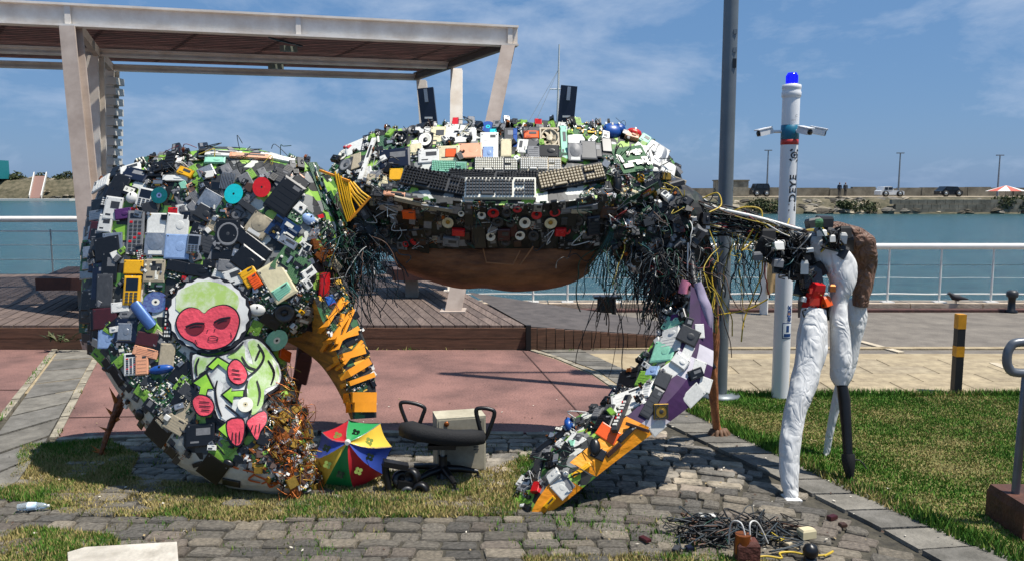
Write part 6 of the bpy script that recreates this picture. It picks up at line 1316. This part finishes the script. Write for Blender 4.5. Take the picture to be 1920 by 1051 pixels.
# ---------------------------------------------------------------- cables
cabm = [mat('cable_' + n, c, .5, var=.1) for n, c in (('black', '#101112'), ('green', '#143f30'), ('teal', '#244f52'), ('white', '#c9c8c2'), ('yellow', '#b9a238'), ('brown', '#5a4030'), ('red', '#7c1c1c'), ('slate', '#2a3338'))]
def hang(name, starts, Y, n, lmin, lmax, wts, r=(.0016, .0045), parent=crab, spread=.25, curl=.25, seg=.05, label=None):
    mb = MB()
    for i in range(n):
        a, b2 = random.choice(starts); t_ = R(); x = a[0] + (b2[0] - a[0]) * t_; y = a[1] + (b2[1] - a[1]) * t_
        p = at(x + U(-5, 5), y + U(-6, 6), Y + U(-.14, .14)); d = Vector((U(-1, 1) * .5, U(-.5, .5), U(-1, .3))); Ln = U(lmin, lmax) * (1 if R() < .8 else 1.3); k = max(3, int(Ln / seg)); pts = [p]
        curlk = curl if R() < .7 else curl * 3
        for j in range(k):
            d = (d + Vector((U(-1, 1) * curlk, U(-1, 1) * curlk * .6, -.35 + U(-1, 1) * curlk))).normalized(); p = p + d * seg
            if p.z < GZ + .03: p.z = GZ + .03
            pts.append(p)
        mb.tube(catmull(pts, 2), U(*r), 4, random.choices(range(len(cabm)), wts)[0], False)
    return tag(mb.build(name, cabm, parent), kind='stuff')
W1 = (10, 3, 1.2, .5, .4, 1.5, .3, 5)
hang('cable_tangle', [((1150, 465), (1330, 440)), ((1180, 400), (1320, 400))], 4.95, 260, .15, .42, W1, curl=.45, seg=.035)
hang('cable_tangle', [((1215, 480), (1290, 470)), ((1230, 520), (1275, 520))], 4.85, 420, .15, .42, (12, 2, .6, .3, .1, 1, .2, 5), spread=.1, curl=.5, seg=.035)
hang('cable_tangle', [((1100, 470), (1230, 480))], 5.0, 40, .2, .5, (4, 6, 6, 1, .3, 1, 0, 3), curl=.45)
hang('cable_tangle', [((1105, 560), (1160, 560))], 5.0, 9, .2, .55, (8, 0, 0, 0, 0, 1, 0, 3), curl=.2)
hang('cable_tangle', [((620, 445), (700, 440)), ((640, 470), (690, 465))], 4.85, 170, .15, .5, (7, 2, 4, .5, 0, .6, 0, 6), curl=.42, seg=.035)
hang('cable_tangle', [((690, 455), (735, 470))], 4.9, 30, .08, .35, (8, 1, 2, .6, 0, .5, 0, 4), curl=.3)
hang('cable_tangle', [((1300, 470), (1460, 440)), ((1320, 430), (1430, 440))], 4.9, 60, .12, .5, (5, 4, 4, .6, 3, 1.2, .1, 4), curl=.45, seg=.035)
hang('cable_tangle', [((1310, 500), (1345, 560))], 4.75, 40, .1, .4, (2, .5, .5, 2, 3, 3, 0, 1), curl=.3)
# green strands at belly's right end
for k in range(6): MB().tube(catmull([at(1150 + k * 3, 405, 4.86), at(1140 + k * 2, 440, 4.84), at(1118 + k * 5, 480, 4.86), at(1105 + k * 6, 520 + k * 5, 4.9)], 5), .0035, 5).build('green_cable', cabm[1 + k % 2], crab)
# bundle of long rods and cables running to the right legs
def run(pts, r, m, name, Y0=4.95, Y1=4.7, j=0, n=8):
    k = len(pts); P = [at(x, y, Y0 + (Y1 - Y0) * i / (k - 1)) + Vector((U(-j, j), U(-j, j), U(-j, j))) for i, (x, y) in enumerate(pts)]
    return MB().tube(catmull(P, 6), r, n).build(name, m, crab)
run([(1290, 375), (1340, 390), (1420, 408), (1505, 432)], .011, M['white'], 'steel_rod', n=10)
run([(1282, 405), (1330, 418), (1400, 448), (1450, 468)], .008, M['beige'], 'steel_rod')
arm = MB()
for i in range(120):
    f = U(0, .5); g = U(.45, 1); y0 = U(362, 420); a = (1275, y0); e = (1560, U(440, 475))
    pts = []
    k = 6
    for j in range(k):
        t_ = f + (g - f) * j / (k - 1) if i > 40 else j / (k - 1)
        pts.append(at(a[0] + (e[0] - a[0]) * t_ + U(-6, 6), a[1] + (e[1] - a[1]) * t_ + U(-8, 12) + (0 if i % 3 else 10 * abs(sin(t_ * 9))), 4.95 - .25 * t_ + U(-.07, .07)))
    arm.tube(catmull(pts, 3), U(.002, .006), 4, random.choices(range(8), (9, 1.5, .8, 1, 1.3, 3.5, .8, 4))[0], False)
tag(arm.build('cable_tangle', cabm, crab), kind='stuff')
yc = mat('yellow_cable', '#c4a52c', .5)
for pts in ([(1318, 372), (1345, 362), (1352, 385), (1330, 398)], [(1375, 395), (1400, 388), (1428, 396), (1420, 440), (1390, 470), (1412, 430)], [(1355, 470), (1335, 510), (1340, 560), (1332, 600)], [(1415, 440), (1430, 500), (1410, 560), (1395, 600), (1390, 640)], [(1480, 410), (1470, 440), (1455, 470)], [(1300, 600), (1345, 590), (1400, 580), (1440, 560)], [(1490, 440), (1520, 430), (1550, 436)]): run(pts, .0045, yc, 'yellow_cable', 4.85, 4.72)
# power supplies and black boxes along the arm end
EB = [(1437, 462, 34, 34, -20), (1455, 480, 30, 24, 10), (1478, 470, 36, 34, -15), (1500, 476, 28, 30, 20), (1470, 498, 40, 30, 0), (1497, 505, 34, 34, 10), (1515, 485, 22, 26, 0), (1520, 520, 36, 40, 5), (1505, 540, 30, 30, -10), (1525, 600, 40, 28, 0), (1512, 575, 24, 40, 0), (1545, 440, 34, 30, -20), (1562, 448, 30, 26, 25), (1580, 436, 22, 22, 0), (1572, 470, 32, 24, -30), (1520, 450, 34, 22, 10), (1545, 580, 20, 36, 5), (1518, 615, 26, 16, 0), (1545, 415, 26, 20, 0), (1525, 418, 24, 18, 10), (1440, 440, 24, 20, 0), (1500, 450, 30, 20, -20), (1535, 505, 24, 26, 30), (1590, 455, 20, 28, 0), (1530, 625, 34, 20, 0)]
eb = empty_part = link('leg', None, crab, at(1485, 940, 4.2))
def crabbox(x, y, w_, h_, a, m, Y, parent, name='power_adapter', d=.07):
    c = at(x, y, Y); s_ = Y / FPX
    return MB().chbox(c, (w_ * s_, d, h_ * s_), .006, 0, Matrix.Rotation(radians(-a), 3, 'Y') @ Matrix.Rotation(U(-.4, .4), 3, 'Z') @ Matrix.Rotation(U(-.3, .3), 3, 'X')).build(name, m, parent)
for (x, y, w_, h_, a) in EB: crabbox(x, y, w_, h_, a, random.choice([M['black'], M['black'], M['dgrey'], M['rubber']]), 4.62 + U(-.06, .05), eb)
for (x, y, w_, h_, m, nm) in ((1527, 555, 26, 52, 'red', 'red_lamp_housing'), (1458, 462, 18, 16, 'white', 'white_plug'), (1508, 500, 14, 26, 'white', 'white_plug'), (1536, 418, 14, 12, 'pcb2', 'circuit_board'), (1560, 448, 10, 14, 'white', 'white_plug'), (1541, 437, 10, 12, 'white', 'white_plug'), (1580, 446, 12, 20, 'white', 'white_plug'), (1518, 468, 14, 8, 'white', 'white_plug'), (1548, 565, 14, 20, 'orange', 'orange_clip'), (1560, 540, 10, 14, 'copper', 'copper_coil'), (1507, 560, 8, 10, 'white', 'white_plug'), (1420, 480, 16, 14, 'grey', 'power_adapter'), (1458, 492, 18, 16, 'grey', 'power_adapter')):
    crabbox(x, y, w_, h_, U(-15, 15), M[m], 4.52, eb, nm, .05)
MB().box(at(1527, 545, 4.49), (.055, .01, .03)).build('lens_segment', mat('red_lens', '#e0402e', .2), eb); MB().box(at(1527, 565, 4.49), (.055, .01, .04)).build('lens_segment', mat('red_lens', '#e0402e', .2), eb)
mb = MB()
for i in range(110):
    x, y = random.choice([(1450, 470), (1490, 490), (1520, 530), (1525, 590), (1560, 450), (1500, 455), (1480, 500)]); P = [at(x + U(-22, 22), y + U(-24, 24), 4.56 + U(-.08, .05)) for _ in range(4)]
    mb.tube(catmull(P, 4), U(.002, .006), 4, random.choices(range(8), (10, .5, .5, 1.4, .5, 1, .2, 3))[0], False)
tag(mb.build('cable_tangle', cabm, eb), kind='stuff')
# cloth wrapped legs
def clothleg(name, pts, mats, parent, step=.02, n=15, amp=.12, seed=0, caps=True):
    P = [at(x, y, Y) for x, y, Y, r_ in pts]; rr = [r_ for *_, r_ in pts]; C = catmull([(i, r_, 0) for i, r_ in enumerate(rr)], 4); C3 = catmull(P, 4); rs = random.Random(seed)
    radii = [c.y for c in C]
    def fn(i, j, a):
        v = noise.noise(Vector((cos(a + i * .13) * 1.5, sin(a + i * .13) * 1.5, i * .33 + seed))); u_ = noise.noise(Vector((cos(a) * 1.3 + 7, sin(a) * 1.3, i * .8 + seed * 2)))
        return 1 + amp * (.9 * sin(2 * a + seed + i * .22) * .6 + 1.2 * v + .5 * u_ + rs.uniform(-.28, .28))
    mb = MB().tube(C3, radii, n, 0, caps, False, fn)
    # split quads along alternating diagonals so the folds run across each other
    nf = []; nm = []
    for q_, f in enumerate(mb.f):
        if len(f) == 4:
            if rs.random() < .5: nf += [(f[0], f[1], f[2]), (f[0], f[2], f[3])]
            else: nf += [(f[0], f[1], f[3]), (f[1], f[2], f[3])]
            nm += [mb.m[q_]] * 2
        else: nf.append(f); nm.append(mb.m[q_])
    mb.f = nf; mb.m = nm; mb.sm = [False] * len(nf)
    o = mb.build(name, mats, parent); sd = o.modifiers.new('soften', 'SUBSURF'); sd.levels = sd.render_levels = 1; sd.subdivision_type = 'CATMULL_CLARK'
    o.data.polygons.foreach_set('use_smooth', [True] * len(nf)); return o

def crease(m, sx=(5, 5, 2.2), dist=.05, dx=1.6):
    t = m.node_tree; b = t.nodes['Principled BSDF']; tc = t.nodes.new('ShaderNodeTexCoord'); mp_ = t.nodes.new('ShaderNodeMapping'); mp_.inputs['Scale'].default_value = sx; mp_.inputs['Rotation'].default_value = (.5, .35, 0)
    t.links.new(tc.outputs['Object'], mp_.inputs[0]); prev = None
    for sc_, ds in ((1.0, dist), (2.7, dist * .4)):
        n_ = t.nodes.new('ShaderNodeTexNoise'); n_.inputs['Scale'].default_value = sc_; n_.inputs['Detail'].default_value = 1.5; n_.inputs['Distortion'].default_value = dx; t.links.new(mp_.outputs[0], n_.inputs['Vector'])
        a_ = t.nodes.new('ShaderNodeMath'); a_.operation = 'SUBTRACT'; a_.inputs[1].default_value = .5; t.links.new(n_.outputs['Fac'], a_.inputs[0])
        b_ = t.nodes.new('ShaderNodeMath'); b_.operation = 'ABSOLUTE'; t.links.new(a_.outputs[0], b_.inputs[0])
        bm = t.nodes.new('ShaderNodeBump'); bm.inputs['Strength'].default_value = 1; bm.inputs['Distance'].default_value = ds; bm.invert = False; t.links.new(b_.outputs[0], bm.inputs['Height'])
        if prev: t.links.new(prev.outputs[0], bm.inputs['Normal'])
        prev = bm
    t.links.new(prev.outputs[0], b.inputs['Normal']); return m
wcl = crease(mat('white_cloth', '#d6d5d2', .7, var=.10, scale=3))
bcl = crease(mat('brown_cloth', '#7d5b47', .6, col2='#5f4434', scale=5), (6, 6, 4), .08)
s5 = 1 / FPX * 4.5
clothleg('trouser_cloth', [(1526, 580, 4.55, .07), (1523, 635, 4.5, .088), (1513, 690, 4.45, .084), (1500, 740, 4.38, .070), (1487, 790, 4.33, .060), (1481, 840, 4.28, .054), (1480, 890, 4.24, .050), (1482, 915, 4.22, .042), (1486, 940, 4.2, .042)], wcl, eb, seed=1)
MB().chbox(at(1484, 934, 4.2), (.085, .10, .03), .01).build('foot_wrap', wcl, eb)
legB = link('leg', None, crab, at(1594, 903, 4.4))
clothleg('trouser_cloth', [(1515, 455, 4.66, .05), (1545, 468, 4.64, .085), (1572, 492, 4.62, .09), (1580, 530, 4.6, .072), (1572, 565, 4.6, .055), (1574, 610, 4.57, .057), (1577, 660, 4.54, .062), (1576, 700, 4.52, .056), (1577, 722, 4.5, .032)], wcl, legB, seed=5, amp=.13)
MB().tube([at(1579, 722, 4.5), at(1583, 748, 4.49), at(1587, 800, 4.46), at(1590, 850, 4.43)], [.030, .034, .029, .027], 14).build('black_tube', M['black'], legB)
MB().tube([at(1590, 850, 4.43), at(1591, 862, 4.42), at(1592, 880, 4.41), at(1594, 898, 4.4)], [.036, .038, .03, .016], 14).build('tube_socket', M['rubber'], legB)
MB().tube([at(1594, 898, 4.4), at(1595, 907, 4.39)], [.012, .008], 8).build('white_tip', wcl, legB)
MB().tube(catmull([at(1596, 862, 4.4), at(1612, 862, 4.4), at(1625, 878, 4.38)], 5), .004, 5).build('cable', M['rubber'], legB)
legC = link('leg', None, crab, at(1548, 862, 4.85))
clothleg('brown_sleeve', [(1540, 430, 4.78, .04), (1570, 430, 4.78, .05), (1598, 444, 4.78, .072), (1616, 466, 4.8, .082), (1622, 495, 4.82, .062), (1617, 540, 4.83, .058), (1612, 572, 4.84, .055)], bcl, legC, seed=9, amp=.16)
clothleg('trouser_cloth', [(1606, 560, 4.86, .05), (1606, 590, 4.86, .062), (1598, 640, 4.86, .056), (1588, 690, 4.86, .05), (1575, 730, 4.86, .036), (1563, 775, 4.86, .026), (1556, 810, 4.86, .022), (1550, 845, 4.86, .018), (1546, 864, 4.85, .012)], wcl, legC, seed=13)
# orange brown leg at far right of the right claw, with a clawed foot on the ground
legD = link('leg', None, crab, at(1345, 815, 5.3))
wood = mat('orange_bark', '#c47c4c', .6, col2='#6d3c22', scale=6, bump=.7, bscale=18, stretch=(4, 4, 1))
clothleg('wooden_shank', [(1320, 450, 4.95, .03), (1328, 520, 5.0, .035), (1334, 580, 5.05, .04), (1335, 640, 5.1, .048), (1333, 690, 5.15, .044), (1338, 740, 5.2, .034), (1342, 790, 5.27, .028), (1346, 812, 5.3, .034)], wood, legD, seed=17, amp=.12)
clothleg('upper_wrap', [(1318, 455, 4.9, .04), (1325, 500, 4.95, .05), (1333, 550, 5.0, .045), (1334, 600, 5.0, .03)], mat('dark_bark', '#4b3a30', .8, bump=.6), legD, seed=21, amp=.3)
for k in range(7):
    a = -1.2 + k * .45; c = at(1346, 812, 5.3); d = Vector((sin(a), -cos(a) * .8, 0)); MB().tube(catmull([c, c + d * .05 + Vector((0, 0, .025)), c + d * .10 + Vector((0, 0, -.05 if True else 0))], 4), [.018] * 5 + [.014] * 3 + [.008], 7).build('toe', mat('toe_brown', '#6b4f3a', .7), legD)
MB().tube([at(1325, 668, 5.05), at(1338, 690, 5.05)], .02, 7).build('dark_joint', M['black'], legD)
# purple and grey cloth on top of right claw, white strut, pink tag
clothleg('grey_cloth', [(1308, 530, 4.55, .02), (1318, 570, 4.52, .035), (1325, 610, 4.5, .035), (1322, 650, 4.5, .02)], mat('lilac_cloth', '#9a8fa6', .7), crab, seed=23, amp=.3)
MB().tube([at(1290, 455, 4.72), at(1289, 500, 4.7), at(1289, 590, 4.66)], .005, 6).build('strut', M['silver'], crab)
MB().chbox(at(1288, 541, 4.66), (.048, .025, .07), .006).build('pink_bottle', mat('pink_plastic', '#e58aa0', .5), crab)
MB().tube([at(1296, 470, 4.8), at(1300, 520, 4.7), at(1312, 560, 4.6)], .02, 7).build('claw_joint', M['dgrey'], crab)
MB().bar(at(1262, 500, 4.9), at(1285, 560, 4.6), .05, .05).build('claw_joint', M['black'], crab)
# small rear legs seen left
legE = link('leg', None, crab, at(183, 866, 4.85))
clothleg('bark_strip', [(246, 700, 4.95, .03), (236, 735, 4.92, .042), (222, 765, 4.9, .038), (208, 795, 4.88, .022), (197, 825, 4.86, .016), (183, 866, 4.85, .006)], mat('rusty_bark', '#8a4a1c', .6, col2='#3d2113', scale=14, bump=.8), legE, seed=27, amp=.35)
for (x, y, dx, dy) in ((210, 745, -6, -22), (205, 770, -8, -8), (200, 800, -16, -2), (190, 845, -20, -12), (214, 780, -10, -14), (185, 840, -14, 4)):
    a = at(x + 8, y + 8, 4.88); e = at(x + dx, y + dy, 4.86); s_ = Vector((.014, 0, .01)); MB().add([a - s_, a + s_, e, a + Vector((0, -.012, 0))], [(0, 1, 2), (1, 3, 2), (3, 0, 2)]).build('spike', mat('spike_orange', '#b5661f', .6), legE)
legF = link('leg', None, crab, at(535, 900, 5.1))
clothleg('bark_strip', [(572, 640, 5.2, .045), (562, 690, 5.2, .035), (552, 740, 5.18, .03), (545, 790, 5.15, .022), (542, 815, 5.12, .012)], mat('red_bark', '#6a3526', .6, col2='#3d1d16', scale=9, bump=.6), legF, seed=31, amp=.2)
MB().chbox(at(568, 690, 5.12), (.09, .03, .20), .01, 0, Matrix.Rotation(.25, 3, 'Y')).build('red_panel', mat('red_panel', '#7b4034', .6), legF)
# copper wire fuzz over claw tip
mb = MB()
for i in range(170):
    x = U(500, 600); y = U(700, 925)
    if not inside(x, y, [(530, 690), (560, 740), (585, 830), (602, 922), (540, 925), (500, 870), (505, 800), (510, 740)]): continue
    r_ = hit(x, y, CL)
    if not r_: continue
    P = [r_[0] + r_[1] * U(.01, .04) + Vector((U(-.06, .06), U(-.02, .01), U(-.07, .07))) for _ in range(4)]
    mb.tube(catmull(P, 3), U(.0015, .003), 4, 0 if R() < .7 else 1, False)
tag(mb.build('copper_wire', [M['copper'], M['gold']], claw), kind='stuff')
# loose wires over body sides and claw edges
mb = MB()
for i in range(260):
    reg = random.choice([(1140, 1280, 290, 440), (1140, 1280, 340, 440), (620, 740, 300, 460), (600, 660, 420, 600), (700, 1180, 380, 465), (980, 1150, 770, 960), (620, 1270, 232, 262), (200, 620, 280, 330)])
    x = U(reg[0], reg[1]); y = U(reg[2], reg[3]); r_ = hit(x, y)
    if not r_: continue
    P = [r_[0] + r_[1] * U(.01, .045) + Vector((U(-.06, .06), U(-.03, .01), U(-.05, .05))) for _ in range(4)]
    mb.tube(catmull(P, 4), U(.0015, .0035), 4, random.choices(range(8), (8, 3, 1, 2, .8, 1.5, .6, 3))[0], False)
tag(mb.build('loose_wires', cabm, crab), kind='stuff')
# ---------------------------------------------------------------- scrap pile on the cobbles
cp = atz(1370, 1000, GZ + .05); mb = MB()
for i in range(95):
    c = atz(random.choice([U(1270, 1340), U(1380, 1480), U(1300, 1440)]), U(978, 1022), GZ + .05); P = [c + Vector((U(-.09, .09), U(-.08, .08), abs(U(-.02, .06)))) for _ in range(6)]
    mb.tube(catmull(P, 4), U(.002, .005), 4, random.choices(range(8), (14, .3, .3, .3, .2, 1.2, .2, 6))[0], False)
tag(mb.build('cable_heap', cabm), 'heap of tangled black cables lying on the cobbles at lower right', 'cables', kind='stuff')
def scrap(name, px, py, sz, m, label, cat, rot=0):
    c = atz(px, py, GZ + .05); o = MB().chbox(c + Vector((0, 0, sz[2] / 2)), sz, min(sz) * .12, 0, Matrix.Rotation(rot, 3, 'Z')); return tag(o.build(name, m), label, cat)
tr = empty('transformer', atz(1400, 1048, GZ + .05), 'small rusty transformer with copper coil lying in front of the cable heap', 'transformer'); c = ORIG[tr.name]
MB().chbox(c + Vector((0, 0, .05)), (.1, .07, .09), .01).build('core', mat('rust_core', '#5a2e22', .7, bump=.5), tr); MB().tube([c + Vector((-.02, 0, .03)), c + Vector((-.02, 0, .12))], .035, 14).build('coil', M['copper'], tr)
for s_ in (-1, 1): MB().tube(catmull([c + Vector((s_ * .01, -.01, .1)), c + Vector((s_ * .02 - .01, 0, .17)), c + Vector((s_ * .06, .05, .15)), c + Vector((s_ * .09 + .03, .08, .04))], 5), .004, 5).build('lead_wire', cabm[3], tr)
scrap('plug', 1512, 1006, (.075, .05, .045), M['cream'], 'cream plastic plug on the cobbles right of the cable heap', 'plug', .3)
scrap('plug', 1326, 976, (.09, .04, .035), M['white'], 'white plug lying on top of the cable heap', 'plug', -.2)
scrap('battery', 1560, 1008 - 36, (.05, .03, .02), M['maroon'], 'tiny dark red scrap block on the cobbles right of the cable heap', 'scrap', .5)
wb = empty('webcam', atz(1519, 1050, GZ + .05), 'round black webcam with yellow cable at the bottom edge right of the heap', 'webcam'); c = ORIG[wb.name]
MB().lathe([(.015, -.035), (.032, -.015), (.035, .005), (.026, .026), (0, .036)], 16, 0, Matrix.Translation(c + Vector((0, 0, .045)))).build('body', M['black'], wb); MB().lathe([(.03, 0), (.028, .014), (.012, .016)], 14, 0, Matrix.Translation(c)).build('base', M['black'], wb)
MB().tube(catmull([c + Vector((x, y, .012)) for x, y in ((-.30, -.02), (-.2, .02), (-.13, .0), (-.12, .05), (-.06, .06), (0, .03), (.08, .03), (.13, .07), (.07, .02))], 6), .005, 6).build('cable', yc, wb)
for k, (px, py) in enumerate(((1209, 1012), (1268, 1030), (1292, 1028), (1580, 985), (1475, 1020))):
    scrap('scrap_chip', px, py, (U(.03, .06), .03, .015), [M['maroon'], M['dgrey'], M['navy'], M['brown'], M['beige']][k], ['small dark red scrap bit on cobbles left of the heap', 'small grey scrap block at the left foot of the cable heap', 'small navy scrap block under the left part of the cable heap', 'small brown scrap bit near the edge of the slab strip', 'small beige scrap bit at the right foot of the cable heap'][k], 'scrap', U(0, 3))
# a little litter and fallen leaves
lm = [mat('litter_' + n, c, .8) for n, c in (('tan', '#a08c66'), ('brown', '#4d3526'), ('pale', '#c9c2b2'))]
mb = MB()
for i in range(420):
    c = Vector((U(-3.2, 2.4), U(3.5, 6.2), .004 + (GZ + .05))) ; s_ = U(.004, .014); a = U(0, 6.28)
    mb.add([c + Vector((cos(a + k * 1.57) * s_ * (1 if k % 2 else .5), sin(a + k * 1.57) * s_ * (1 if k % 2 else .5), U(0, .006))) for k in range(4)], [(0, 1, 2, 3)], random.randrange(3))
tag(mb.build('litter', lm), 'scattered dry leaf crumbs and small litter over the ground', 'litter', kind='stuff')
